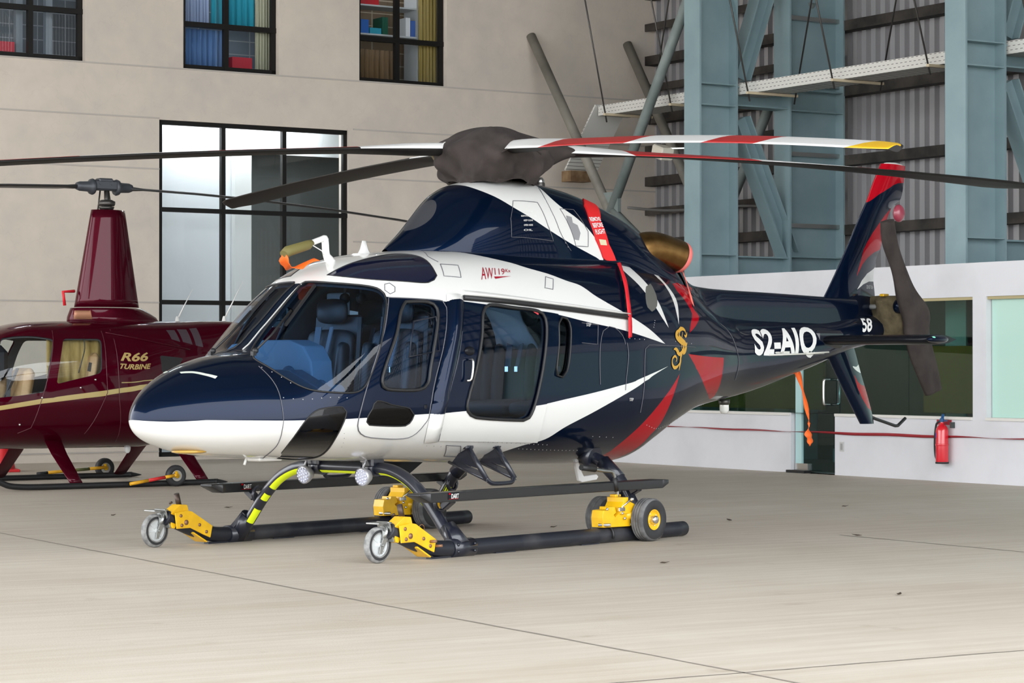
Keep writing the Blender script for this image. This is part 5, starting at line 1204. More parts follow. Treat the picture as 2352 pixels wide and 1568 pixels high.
# caster tow dolly clamped on a skid toe
ORG = h(-2.30, 1.14, .03)
def d_(s, l, z): return h(s, l, z) - ORG
def caster_dolly(label):
    t = empty('tow_dolly', HM @ ORG, TH, label, 'tow dolly', 'yellow dollies on the skid toes')
    side = [(-2.396, .286), (-2.277, .300), (-2.223, .290), (-2.013, .172), (-2.035, .082), (-2.106, .109), (-2.239, .166), (-2.377, .165)]
    b = MB()
    for l0, l1 in ((1.205, 1.215), (1.065, 1.075)): b.prism(side, lambda u, w_, d: d_(u, d, w_), l0, l1)
    b.prism([(-2.277, .300), (-2.223, .290), (-2.013, .172), (-2.018, .160), (-2.228, .277), (-2.28, .288)], lambda u, w_, d: d_(u, d, w_), 1.07, 1.21)
    b.prism([(-2.433, .265), (-2.396, .296), (-2.312, .345), (-2.25, .34), (-2.235, .295), (-2.30, .27), (-2.377, .165), (-2.40, .172)], lambda u, w_, d: d_(u, d, w_), 1.09, 1.19)
    b.box(d_(-2.13, 1.14, .09), (.16, .13, .012), Matrix.Rotation(.50, 3, 'Y'))
    o = b.build('yellow_body', YELLOW, t, bevel=.004)
    b = MB()
    for s_, z in ((-2.34, .262), (-2.33, .19), (-2.15, .185), (-2.08, .13)): b.lathe([(.013, 0), (.013, .006), (.0001, .01)], d_(s_, 1.215, z), (0, -1, 0), 10)
    b.lathe([(.02, 0), (.02, .006), (.0001, .01)], d_(-2.285, 1.215, .21), (0, -1, 0), 14)
    b.build('bolts', mat('rusty_bolt', (.30, .16, .09), .5, .6), o)
    b = MB(); b.tube([d_(-2.285, 1.14, .32), d_(-2.315, 1.14, .425)], .021, 14); b.tube([d_(-2.33, 1.11, .36), d_(-2.34, 1.09, .35)], .008, 8); b.build('hitch_socket', mat('dark_brown_steel', (.07, .05, .04), .45, .7), t)
    b = MB()
    b.box(d_(-2.435, 1.12, .245), (.016, .12, .15), Matrix.Rotation(-.35, 3, 'Y'), .003)
    b.box(d_(-2.49, 1.11, .305), (.14, .12, .012), None, .003)
    b.lathe([(.045, -.012), (.052, 0), (.045, .012)], d_(-2.47, 1.12, .24), (1, 0, -.35), 20, cap=True)
    for q in (-.036, .036):
        b.prism([(-2.50, .26), (-2.44, .23), (-2.44, .20), (-2.49, .12), (-2.50, .095), (-2.525, .10), (-2.52, .14), (-2.49, .20)], lambda u, w_, d: d_(u, 1.11 + q + d, w_), -.004, .004)
    b.tube([d_(-2.505, 1.05, .155), d_(-2.505, 1.17, .155)], .008, 8)
    b.build('caster_fork', STEEL, t, bevel=.003)
    c = d_(-2.505, 1.11, .155)
    b = MB(); b.lathe([(.078, -.024), (.098, -.026), (.118, -.020), (.125, -.010), (.125, .010), (.118, .020), (.098, .026), (.078, .024)], c, (0, 1, 0), 36)
    w_ = b.build('caster_wheel', [mottle(mat('grey_caster_tread', (.2, .2, .2), .7), (.13, .13, .13), (.30, .30, .29), 20)], t)
    b = MB(); b.lathe([(.078, -.020), (.07, -.014), (.02, -.020), (.014, -.030), (.0001, -.030)], c, (0, 1, 0), 32); b.lathe([(.078, .020), (.07, .014), (.02, .020), (.014, .030), (.0001, .030)], c, (0, 1, 0), 32)
    for k in range(6):
        a = k * PI / 3 + .3
        for sg in (-1, 1): b.bar(c + Vector((.02 * math.cos(a), sg * .016, .02 * math.sin(a))), c + Vector((.074 * math.cos(a), sg * .014, .074 * math.sin(a))), .010, .012)
    b.build('caster_hub', mat('pale_grey_nylon', (.50, .52, .52), .45), w_)
    b = MB()
    for sg in (-1, 1): b.lathe([(.080, sg * .0235), (.100, sg * .0275), (.106, sg * .026)], c, (0, 1, 0), 36)
    b.build('tyre_band', TYREDARK, w_)
    return t
cd = caster_dolly('yellow tow dolly with caster wheel on the nearer skid toe')
c2 = copy_tree(cd); c2.location = HM @ (ORG + Vector((0, 2.28, 0))); c2['label'] = 'yellow tow dolly with caster wheel on the farther skid toe'
b = MB()
for s_, l, z in ((-2.08, 1.235, .16), (-2.02, 1.235, .125)): b.tube([d_(s_, l - .03, z), d_(s_ + .01, l + .03, z + .005)], .010, 8)
b.tube([d_(-2.12 + .03 * math.cos(a), 1.17, .25 + .03 * math.sin(a)) for a in hrange(0, 2 * PI, 10)], .003, 5)
b.build('locking_pin', mat('rusty_bolt'), cd)
# twin wheel sets
ORW = h(.36, 1.14, .03)
def w_(s, l, z): return h(s, l, z) - ORW
def wheelset(label):
    t = empty('handling_wheels', HM @ ORW, TH, label, 'handling wheels', 'twin wheel sets under the skids')
    for l in (1.275, .83):
        c = w_(.385, l, .198)
        b = MB(); prof = [(.078, -.05), (.10, -.060), (.14, -.064), (.158, -.052)]
        for k in (-.036, -.012, .012, .036): prof += [(.165, k - .009), (.1655, k - .0005), (.158, k + .0015), (.158, k + .0035), (.165, k + .005)] if k < .03 else [(.165, k - .009), (.164, k + .006)]
        prof += [(.158, .052), (.14, .064), (.10, .060), (.078, .05)]
        b.lathe(prof, c, (0, -1, 0), 48)
        ty = b.build('tyre', TYRE, t)
        b = MB()
        for sg in (-1, 1): b.lathe([(.079, sg * .051), (.10, sg * .0612), (.14, sg * .0652), (.150, sg * .060)], c, (0, -1, 0), 40)
        b.build('sidewall', TYREDARK, ty)
        b = MB()
        for sg in (-1, 1): b.lathe([(.080, sg * .055), (.076, sg * .058), (.070, sg * .045), (.055, sg * .030), (.03, sg * .034), (.0001, sg * .034)], c, (0, -1, 0), 32)
        b.build('wheel_rim', YELLOW, ty)
        b = MB()
        for sg in (-1, 1): b.lathe([(.032, sg * .03), (.032, sg * .072), (.026, sg * .08), (.0001, sg * .08)], c, (0, -1, 0), 24)
        for k in range(4): b.ball(c + Vector((.055 * math.cos(k * PI / 2 + .6), -.036, .055 * math.sin(k * PI / 2 + .6))), .008, 8, 6)
        b.build('wheel_hub', CHROME, ty)
    b = MB()
    b.prism([(-.09, .155), (.25, .150), (.26, .255), (.16, .275), (.10, .25), (.06, .225), (.03, .26), (-.01, .29), (-.085, .285), (-.10, .23)], lambda u, z, d: w_(u, d, z), 1.09, 1.20)
    b.prism([(.0, .25), (.02, .308), (.08, .306), (.10, .26), (.05, .235)], lambda u, z, d: w_(u, d, z), 1.08, 1.18)
    b.prism([(.11, .25), (.12, .30), (.15, .34), (.15, .375), (.21, .375), (.21, .35), (.29, .32), (.31, .25)], lambda u, z, d: w_(u, d, z), 1.05, 1.21)
    b.tube([w_(.12, 1.09, .245), w_(.30, 1.22, .225)], .04, 14)
    b.box(w_(.36, 1.05, .20), (.10, .38, .07), None, .01)
    b.box(w_(.19, 1.10, .385), (.07, .06, .02), None, .004)
    o = b.build('yellow_frame', YELLOW, t, bevel=.006)
    b = MB()
    b.box(w_(.13, 1.205, .285), (.075, .02, .03), None, .003); b.tube([w_(.12, 1.2, .29), w_(.22, 1.23, .36)], .008, 8); b.ball(w_(.22, 1.24, .36), .016, 10, 8)
    for s_, z in ((.13, .255), (.16, .215), (-.06, .295)): b.ball(w_(s_, 1.215, z), .012, 8, 6)
    b.tube([w_(-.10, 1.16, .175), w_(-.05, 1.24, .175)], .012, 8)
    b.build('latch_fittings', CHROME, o)
    b = MB(); b.tube([w_(.02, 1.14 + .075 * math.sin(a), .091 + .075 * math.cos(a)) for a in hrange(-1.9, 1.9, 12)], .010, 6); b.build('skid_strap', BLACK, t)
    return t
ws_ = wheelset('yellow twin wheel set under the nearer skid with a raised crank lever')
w2 = copy_tree(ws_); w2.location = HM @ (ORW + Vector((0, 2.28, 0))); w2['label'] = 'yellow twin wheel set under the farther skid without a lever'
b = MB(); b.tube(smooth_path([w_(.20, 1.12, .37), w_(.165, 1.12, .50), w_(.14, 1.12, .555), w_(.11, 1.12, .573), w_(.04, 1.12, .58), w_(-.12, 1.12, .60)], 4), .014, 10); lv = b.build('crank_lever', STEEL, ws_)
b = MB(); b.tube([w_(-.09, 1.12, .597), w_(-.26, 1.12, .617)], .022, 12); b.build('lever_grip', BLACK, lv)
b = MB(); b.tube([w_(.18, 1.12, .42), w_(.152, 1.12, .525)], .019, 12); b.build('lever_sleeve', BLACK, lv)

# ------------------------------------------------------------------ the maroon helicopter behind
KM = .9786
MB_T = empty('helicopter', (-4.80 * KM, 28.9 * KM, 0), math.radians(35), 'maroon helicopter with a gold stripe and tall mast fairing, parked behind at the left', 'helicopter', 'parked helicopters')
mk = lambda L: [(a, b_ * KM) for a, b_ in L]
MBODY = Loft(-2.40, 5.4,
    zb=mk([(-2.40, .85), (-2.25, .66), (-1.9, .50), (-1.4, .43), (.35, .42), (.75, .50), (1.2, .85), (1.6, 1.25), (2.0, 1.46), (3, 1.52), (5.4, 1.62)]),
    zt=mk([(-2.40, .85), (-2.25, 1.05), (-2.0, 1.28), (-1.6, 1.68), (-1.3, 1.82), (-1.0, 1.88), (-.47, 1.90), (.68, 1.91), (1.5, 1.92), (2.0, 1.88), (3, 1.82), (5.4, 1.78)]),
    w=[(-2.40, 0), (-2.25, .24), (-1.9, .48), (-1.4, .63), (-.5, .66), (.1, .63), (.6, .52), (1.1, .36), (1.6, .22), (2.2, .15), (5.4, .08)],
    zw=mk([(-2.40, .85), (-1.5, 1.0), (0, 1.05), (1.0, 1.35), (1.6, 1.58), (3, 1.67), (5.4, 1.70)]),
    nb=[(-2.40, 2), (-1.4, 2.6), (.4, 2.6), (1.4, 2.1), (5.4, 2)], nt=[(-2.40, 2), (-1.4, 2.9), (.4, 3.0), (1.2, 2.4), (2, 2), (5.4, 2)])
def msv(P, S=MBODY):
    out = []
    for s, z in P:
        z *= KM; q = S.q(s); zw = float(S.zw(q))
        if z >= zw: hh = float(S.zt(q)) - zw; n_ = float(S.nt(q)); sg = 1; f = (z - zw) / hh
        else: hh = zw - float(S.zb(q)); n_ = float(S.nb(q)); sg = -1; f = (zw - z) / hh
        out.append((s, sg * math.asin(min(max(f, 0), 1) ** (n_ / 2)) * 2 / PI))
    return out
def dens(P, n=6, closed=True):
    out = []
    for i in range(len(P) if closed else len(P) - 1):
        a, c = P[i], P[(i + 1) % len(P)]
        out += [(a[0] + (c[0] - a[0]) * k / n, a[1] + (c[1] - a[1]) * k / n) for k in range(n)]
    return out
def rnd(P, r=.05):
    out = []
    for i in range(len(P)):
        p = Vector(P[i]); a = (Vector(P[i - 1]) - p); c = (Vector(P[(i + 1) % len(P)]) - p)
        ra, rc = min(r, a.length * .4), min(r, c.length * .4); a.normalize(); c.normalize()
        p0, p2 = p + a * ra, p + c * rc
        for t in (0, .25, .5, .75, 1): q = p0 * (1 - t) ** 2 + p * 2 * t * (1 - t) + p2 * t * t; out.append((q.x, q.y))
    return out
MD = {'front_window': msv(rnd([(-1.74, 1.00), (-1.44, 1.70), (-.87, 1.69), (-1.02, 1.08), (-1.3, 1.045)], .05)),
      'rear_window': msv(rnd([(-.76, 1.69), (-.30, 1.69), (-.34, 1.30), (-.45, 1.27), (-.89, 1.17)], .05)),
      'windscreen': [(-2.18, .50), (-2.05, .30), (-1.84, .28), (-1.56, .56), (-1.50, .66), (-1.47, .90), (-1.62, .93), (-2.2, .93), (-2.26, .80)],
      'stripe': msv(dens([(-2.1, .78), (-1.58, .925), (-1.06, 1.008), (-.28, 1.098), (.36, 1.185), (.36, 1.13), (-.28, 1.04), (-1.06, .952), (-1.58, .875), (-2.1, .73)], 3)),
      'line': msv([(-.09, 1.19), (.2, 1.21), (.5, 1.242), (.5, 1.23), (.2, 1.20), (-.09, 1.18)]),
      'vent': msv(rnd([(.44, 1.50), (.78, 1.47), (.66, 1.28), (.46, 1.30)], .03)),
      'louvre': msv([(.60, 1.80), (.72, 1.80), (.76, 1.66), (.64, 1.69)]), 'louvre2': msv([(.76, 1.81), (.90, 1.81), (.94, 1.63), (.80, 1.66)]), 'louvre3': msv([(.95, 1.82), (1.06, 1.83), (1.10, 1.60), (.99, 1.62)])}
MS = Shell(MBODY, [-2.40 + 1e-5] + [-2.40 + .6 * (k / 14) ** 2 for k in range(1, 15)] + hrange(-1.8, 1.4, 80)[1:] + hrange(1.4, 5.4, 40)[1:], hrange(-1, 1, 48))
for k in MD: MS.cut(MD[k])
MS.finish()
for k, i in (('stripe', 1), ('line', 1), ('vent', 2), ('louvre', 3), ('louvre2', 3), ('louvre3', 3)): MS.paint(MD[k], i)
for k in ('front_window', 'rear_window', 'windscreen'): MS.assign(MD[k], k)
GSTRIPE = mat('gold_stripe_paint', (.50, .38, .14), .35, .2, .6)
mf = MS.out('fuselage', MS.part == 'body', [MAROON, GSTRIPE, mat('dark_vent_grille', (.02, .018, .02), .4), mat('grey_louvre_window', (.07, .05, .06), .3)], (1, -1), MB_T)
MGL = glass('clear_helicopter_window', (.86, .90, .90))
for sd in (1, -1):
    for k in ('front_window', 'rear_window', 'windscreen'):
        MS.out('windscreen' if k == 'windscreen' else 'door_window', MS.part == k, [MGL], (sd,), MB_T, off=-.003)
MS.out('cabin_lining', (MS.part == 'body') & (MS.cx < .1) & (MS.cx > -2.0) & (MS.cy < .9), [mat('grey_cabin_lining', (.10, .095, .10), .8)], (1, -1), MB_T, off=-.03, flip=True, one=0)
for P in ([(-.85, 1.78), (-1.0, 1.2), (-1.16, .68), (-1.30, .62)], [(-.26, 1.78), (-.28, 1.4), (-.27, 1.07), (-.42, .75), (-.5, .6)], [(-.14, 1.80), (-.12, 1.0), (-.05, .5)]):
    b = MB(); b.tube(poly3(MBODY, msv(dens(P, 6, False) + [P[-1]]), .002), .004, 5); b.build('panel_gap', mat('maroon_panel_gap', (.10, .02, .03), .4), MB_T)
b = MB()
b.tube(poly3(MBODY, msv(dens([(-.22, 1.76), (.4, 1.65), (.95, 1.56)], 8, False)), .004), .012, 6); b.build('shoulder_strake', MAROON, MB_T)
b = MB()
for s_, z in ((-1.30, .62 + .1), (-1.06, 1.02), (-.6, 1.13), (-.42, 1.22)): b.ball(on_surf(MBODY, *msv([(s_, z)])[0], .004), .014, 8, 6)
b.build('door_fittings', CHROME, MB_T)
qd = lambda P: [msv([p])[0] for p in P]
text_decal('type_lettering', 'R66', MBODY, qd([(-.075, 1.535), (.27, 1.535), (.27, 1.435), (-.095, 1.435)]), GOLD, MB_T, bold=.03, shear=.25, nx=6, ny=4)
text_decal('type_lettering', 'TURBINE', MBODY, qd([(-.10, 1.405), (.30, 1.405), (.30, 1.345), (-.115, 1.345)]), GOLD, MB_T, bold=.03, shear=.25, nx=8, ny=3)
# mast fairing
b = MB(); rings = []
for z, s0_, s1_, w_ in ((1.86, -.46, .72, .30), (1.95, -.45, .66, .27), (2.03, -.42, .52, .25), (2.055, -.41, .47, .245)):
    ring = []
    for k in range(36):
        a = 2 * PI * k / 36; x = math.cos(a); xx = (s0_ + s1_) / 2 + (s1_ - s0_) / 2 * x
        ring.append(Vector((xx, w_ * math.sin(a) * (1 if x < 0 else 1 - .45 * x * x), z * KM)))
    rings.append(ring)
b.loft(rings); b.build('mast_base', MAROON, MB_T)
b = MB(); rings = []
for t in hrange(0, 1, 12):
    z = 2.065 + (3.21 - 2.065) * t; s0_ = -.365 + .205 * t; s1_ = .44 - .18 * t; w_ = .22 - .10 * t
    ring = []
    for k in range(36):
        a = 2 * PI * k / 36; x = math.cos(a); xx = (s0_ + s1_) / 2 + (s1_ - s0_) / 2 * x
        ring.append(Vector((xx, w_ * math.sin(a) * (1 if x < 0 else 1 - .55 * x * x), z * KM)))
    rings.append(ring)
b.loft(rings); b.build('mast_fairing', MAROON, MB_T)
HUBG = mat('slate_grey_hub', (.055, .06, .07), .45, .3)
b = MB(); z = 3.47 * KM
b.tube([(.03, 0, 3.15 * KM), (.03, 0, z)], .03, 14); b.lathe([(.09, 3.26), (.10, 3.28), (.10, 3.31), (.06, 3.33)], (.03, 0, -.07), (0, 0, 1), 20, cap=True); b.lathe([(.08, 3.22), (.09, 3.25)], (.03, 0, -.07), (0, 0, 1), 16, cap=True)
for q in (-.09, .09): b.tube([(.03 + q, .05, 3.18 * KM), (.03 + q * .6, .06, z - .03)], .010, 8)
b.build('mast_linkage', DARKSTEEL, MB_T)
b = MB()
b.box((.0, 0, z + .03), (.30, .13, .12), None, .02); b.box((.0, 0, z + .085), (.18, .13, .05), None, .015)
for sg in (-1, 1):
    b.lathe([(.085, 0), (.095, .02), (.085, .05), (.06, .07), (.055, .18), (.04, .22)], (sg * .13, 0, z + .01), (sg, 0, 0), 20, cap=True)
for x in (-.07, .07): b.tube([(x, -.075, z + .05), (x, .075, z + .05)], .022, 12)
b.build('rotor_hub', HUBG, MB_T)
for sg, dr in ((1, .27), (-1, .24)):
    b = MB(); rings = []
    for r in (.30, .38, .5, 1.2, 2.0, 3.0, 4.0, 4.9, 5.03):
        zz = z + .005 - dr * (r / 4.3) ** 1.8; c = .05 if r < .35 else (.16 if r < .45 else .255); c = c if r < 5 else .1
        t_ = .05 if r < .45 else .030
        rings.append([Vector((sg * r, sg * c * (.3 - x), zz + t_ / 2 * yy + c * .10 * (.3 - x))) for x, yy in ((0, 0), (.05, .6), (.25, 1), (.6, .7), (1, 0), (.6, -.7), (.25, -1), (.05, -.6))])
    b.loft(rings); b.build('main_rotor_blade', mat('dark_grey_blade', (.02, .02, .021), .4), MB_T)
# skids and struts
for sd in (1, -1):
    L_ = 1.09 * sd
    b = MB(); P = smooth_path([h(-1.95, L_, .36), h(-1.86, L_, .20), h(-1.72, L_, .09), h(-1.5, L_, .042), h(-.8, L_, .036), h(.75, L_, .036), h(.85, L_, .036), h(1.02, L_, .03)], 5)
    n_ = len(P); b.tube(P, [.033] * (n_ - 5) + [.033, .026, .018, .010, .003], 12); sk = b.build('skid_tube', BLACK, MB_T)
    for s_, top in ((-.83, .50), (.72, .46)):
        b = MB()
        b.loft([[h(s_ + q + c_ * math.cos(a), sd * l + .028 * math.sin(a), z_) for a in [2 * PI * k / 20 for k in range(20)]] for l, z_, c_, q in ((.38, top + .06, .105, 0), (.60, .37, .095, 0), (.85, .20, .085, 0), (1.09, .035, .075, 0))])
        b.build('skid_strut', MAROON, MB_T)
for s_, zz, ht in ((.94, 1.93, .36), (1.56, 1.94, .46)):
    b = MB(); b.lathe([(.03, 0), (.02, .04), (.012, .06)], h(s_, 0, zz * KM - .02), (0, 0, 1), 12); b.tube([h(s_, 0, zz * KM), h(s_ + ht * .55, 0, zz * KM + ht)], [.011, .003], 8); b.build('whip_antenna', WHITE, MB_T)
b = MB(); b.tube([h(-.37, .0, 2.25 * KM), h(-.52, .02, 2.24 * KM), h(-.50, .02, 2.08 * KM)], .018, 8); b.build('red_pitot_sleeve', RIBBON, MB_T)
b = MB(); b.loft([[h(-.40 + .13 * math.cos(a) * q, .20 + .03 * q, z_ * KM) for a in hrange(2.2, -.4, 8)] for q, z_ in ((1.1, 1.92), (1.0, 1.99), (.95, 2.02))], caps=False, closed=False); o = b.build('copper_intake_plug', mat('copper_foil', (.50, .24, .14), .5, .4), MB_T); md = o.modifiers.new('t', 'SOLIDIFY'); md.thickness = .01
b = MB(); b.ball(h(.25, .1, .40), (.04, .03, .06), 10, 8); b.build('drain_mast', WHITE, MB_T)
# cabin
TAN = mottle(mat('tan_leather', (.45, .28, .14), .55), (.40, .24, .11), (.52, .34, .18), 6)
for l in (-.32, .32):
    b = MB(); b.box(h(-1.18, l, 1.02), (.13, .46, .62), Matrix.Rotation(.18, 3, 'Y'), .05); b.box(h(-1.42, l, .78), (.5, .46, .14), None, .05); so = b.build('front_seat', TAN, MB_T, bevel=.015)
    b = MB(); b.bar(h(-1.25, l + .1, 1.32), h(-1.36, l - .08, .9), .05, .012); b.bar(h(-1.25, l - .1, 1.32), h(-1.36, l + .08, .9), .05, .012); b.build('harness', mat('harness_grey', (.10, .10, .11), .7), so)
    b = MB(); b.box(h(-.40, l, 1.15), (.12, .5, .7), Matrix.Rotation(.15, 3, 'Y'), .05); b.build('rear_seat', TAN, MB_T, bevel=.015)
b = MB(); b.box(h(-1.85, .0, 1.0), (.25, .42, .45), Matrix.Rotation(-.3, 3, 'Y'), .04); b.box(h(-1.3, -.05, 1.38), (.22, .3, .40), None, .08); b.build('instrument_console', mat('dark_console', (.015, .018, .03), .5), MB_T)
b = MB(); P = []
for k in range(41):
    s_ = -.92 + .68 * k / 40
    P.append([h(s_, .47 + .012 * math.sin(k * .9), 1.06), h(s_, .45 + .018 * math.sin(k * .9 + .4), 1.36), h(s_ + .01, .43 + .010 * math.sin(k * .9), 1.70)])
b.loft(P, caps=False, closed=False); o = b.build('gold_cabin_curtain', mottle(mat('gold_cloth', (.5, .35, .1), .7), (.36, .24, .07), (.58, .42, .16), 5, stretch=(3, 3, .8)), MB_T); md = o.modifiers.new('t', 'SOLIDIFY'); md.thickness = .006
b = MB(); b.tube(smooth_path([h(-.50, .52, 1.68), h(-.49, .53, 1.55), h(-.52, .53, 1.42), h(-.56, .52, 1.27)], 4), .007, 6); b.box(h(-.40, .535, 1.33), (.10, .01, .10), Matrix.Rotation(.2, 3, 'Y')); b.build('cabin_cord_and_card', [mat('cord_dark', (.05, .045, .04), .6)], MB_T)
# ground wheels of the maroon helicopter
HM2 = MB_T.matrix_basis
def mwheel(s_, l, z_, bar0, label):
    t = empty('ground_wheel', HM2 @ h(s_, l, 0), math.radians(35), label, 'ground wheel', 'small ground wheels beside the maroon helicopter')
    c = Vector((0, 0, z_)); b = MB()
    b.lathe([(.06, -.03), (.085, -.042), (.112, -.036), (.120, -.015), (.120, .015), (.112, .036), (.085, .042), (.06, .03)], c, (0, 1, 0), 32); ty = b.build('tyre', TYREDARK, t)
    b = MB()
    for sg in (-1, 1): b.lathe([(.062, sg * .033), (.055, sg * .036), (.035, sg * .022), (.028, sg * .03), (.0001, sg * .03)], c, (0, 1, 0), 24)
    b.build('wheel_rim', mat('pale_rim', (.42, .40, .36), .45, .4), ty)
    b = MB(); b.lathe([(.026, .03), (.026, .052), (.0001, .054)], c, (0, -1, 0), 16); b.bar(c + h(0, .045, .0), c + h(-.02, .05, .05), .03, .02); b.build('yellow_hub_cap', YELLOW, ty)
    ORB = mat('orange_yellow_bar', (.72, .36, .01), .45); p0 = c + h(0, .05, .01); p1 = h(bar0[0] - s_, .06, bar0[1])
    cuts = [(0, .08, ORB), (.08, .27, ORB), (.27, .62, mat('bar_band', (.60, .02, .02), .5) if l > 0 else mat('bar_band_green', (.10, .11, .03), .5)), (.62, 1, ORB)]
    if l < 0: cuts = [(0, .25, ORB), (.25, .45, mat('bar_band_green', (.10, .11, .03), .5)), (.45, .85, ORB), (.85, 1, BLACK)]
    for a, e, m in cuts:
        b = MB(); b.tube([p0 + (p1 - p0) * a, p0 + (p1 - p0) * e], .019, 10); b.build('jack_handle', m, t)
    return t
mwheel(.33, 1.15, .12, (-.26, .045), 'black wheel with yellow and red bar on the near maroon skid')
mwheel(.57, -1.17, .12, (-.33, .075), 'black wheel with yellow and green bar on the far maroon skid')
# traffic cone
tcn = empty('traffic_cone', (-6.62 * KM, 31.95 * KM, 0), .3, 'red traffic cone at the left edge behind the maroon helicopter', 'traffic cone')
CONE = mat('red_cone_plastic', (.60, .015, .02), .5)
b = MB(); b.lathe([(.165, .03), (.155, .05), (.04, .68), (.03, .70), (.0001, .70)], (0, 0, 0), (0, 0, 1), 28); b.build('cone_body', CONE, tcn)
b = MB(); b.box((0, 0, .018), (.40, .40, .036), None, .008); b.build('cone_base', CONE, tcn)

# ------------------------------------------------------------------ the hangar
K = .9786
WA = .5642
L0 = Vector((-5.126, 35.67, 0)) * K
R0 = Vector((1.422, 35.197, 0)) * K
uL = Vector((math.cos(WA), math.sin(WA), 0)); vL = Vector((-math.sin(WA), math.cos(WA), 0))
uR = Vector((math.sin(WA), -math.cos(WA), 0)); vR = uL.copy()
def PL(x, y, z): return L0 + (uL * x + vL * y) * K + Vector((0, 0, z * K))     # back wall: x along, y into the wall
def PR(x, y, z): return R0 + (uR * x + vR * y) * K + Vector((0, 0, z * K))     # side wall: x towards the camera, y into the wall
CX = 8.862       # corner of the two tall walls along the back wall

def boxf(b, F, x0, x1, y0, y1, z0, z1, mat_=0):
    vs = [F(x, y, z) for x in (x0, x1) for y in (y0, y1) for z in (z0, z1)]
    fs = [(0, 1, 3, 2), (4, 6, 7, 5), (0, 4, 5, 1), (2, 3, 7, 6), (0, 2, 6, 4), (1, 5, 7, 3)]
    b.add(vs, fs, mat_, False)
def struct(o, kind='structure'): o['kind'] = kind; return o

# floor with tooled joints
FLOOR = mat('worn_concrete_floor', (.5, .47, .42), .62, spec=.35)
def floor_nodes():
    t, N, L, bs = nodes(FLOOR)
    geo = N.new('ShaderNodeNewGeometry'); mp = N.new('ShaderNodeMapping'); mp.inputs['Rotation'].default_value = (0, 0, -WA)
    L.new(geo.outputs['Position'], mp.inputs[0])
    def noise(sc, det, st=(1, 1, 1), rough=.6):
        m2 = N.new('ShaderNodeMapping'); m2.inputs['Scale'].default_value = st; L.new(mp.outputs[0], m2.inputs[0])
        n = N.new('ShaderNodeTexNoise'); n.inputs['Scale'].default_value = sc; n.inputs['Detail'].default_value = det; n.inputs['Roughness'].default_value = rough
        L.new(m2.outputs[0], n.inputs['Vector']); return n
    big = noise(.45, 8); streak = noise(6, 6, (.12, 1.6, 1)); fine = noise(90, 3); spots = noise(2.2, 5)
    r = N.new('ShaderNodeValToRGB'); e = r.color_ramp.elements
    e[0].position = .3; e[0].color = (.40, .335, .265, 1); e[1].position = .72; e[1].color = (.57, .525, .455, 1)
    mx = N.new('ShaderNodeMix'); mx.data_type = 'FLOAT'; mx.inputs[0].default_value = .55
    L.new(big.outputs['Fac'], mx.inputs[2]); L.new(streak.outputs['Fac'], mx.inputs[3]); L.new(mx.outputs[0], r.inputs[0])
    sr = N.new('ShaderNodeValToRGB'); sr.color_ramp.elements[0].position = .64; sr.color_ramp.elements[1].position = .78
    sr.color_ramp.elements[0].color = (1, 1, 1, 1); sr.color_ramp.elements[1].color = (.72, .68, .64, 1)
    L.new(spots.outputs['Fac'], sr.inputs[0])
    m1 = N.new('ShaderNodeMix'); m1.data_type = 'RGBA'; m1.blend_type = 'MULTIPLY'; m1.inputs[0].default_value = 1
    L.new(r.outputs[0], m1.inputs[6]); L.new(sr.outputs[0], m1.inputs[7])
    L.new(m1.outputs[2], bs.inputs['Base Color'])
    bp = N.new('ShaderNodeBump'); bp.inputs['Strength'].default_value = .25; bp.inputs['Distance'].default_value = .01
    ad = N.new('ShaderNodeMath'); ad.operation = 'ADD'; L.new(streak.outputs['Fac'], ad.inputs[0]); L.new(fine.outputs['Fac'], ad.inputs[1])
    L.new(ad.outputs[0], bp.inputs['Height']); L.new(bp.outputs[0], bs.inputs['Normal'])
floor_nodes()
b = MB(); b.box((0, 22, -.1), (120, 90, .2)); struct(b.build('floor', FLOOR))
JOINT = mat('floor_joint', (.23, .20, .17), .8)
joints = [((-6.2, 23.5), (2.2, 8.9)), ((-.2, 10.2), (5.5, 13.6)), ((2.63, 19.7), (9.0, 9.5))]
for i, (a, c) in enumerate(joints):
    a, c = Vector((*a, 0)), Vector((*c, 0)); n_ = 60; b = MB(); d = (c - a).normalized(); nn = Vector((-d.y, d.x, 0)); P = []
    for k in range(n_ + 1):
        p = a + (c - a) * k / n_ + nn * rng.uniform(-.006, .006)
        q = .007 + rng.uniform(0, .006)
        P.append([p + nn * q + Vector((0, 0, .0015)), p - nn * q + Vector((0, 0, .0015))])
    b.loft(P, caps=False, closed=False)
    struct(b.build('trim_%d' % (i + 1), JOINT))

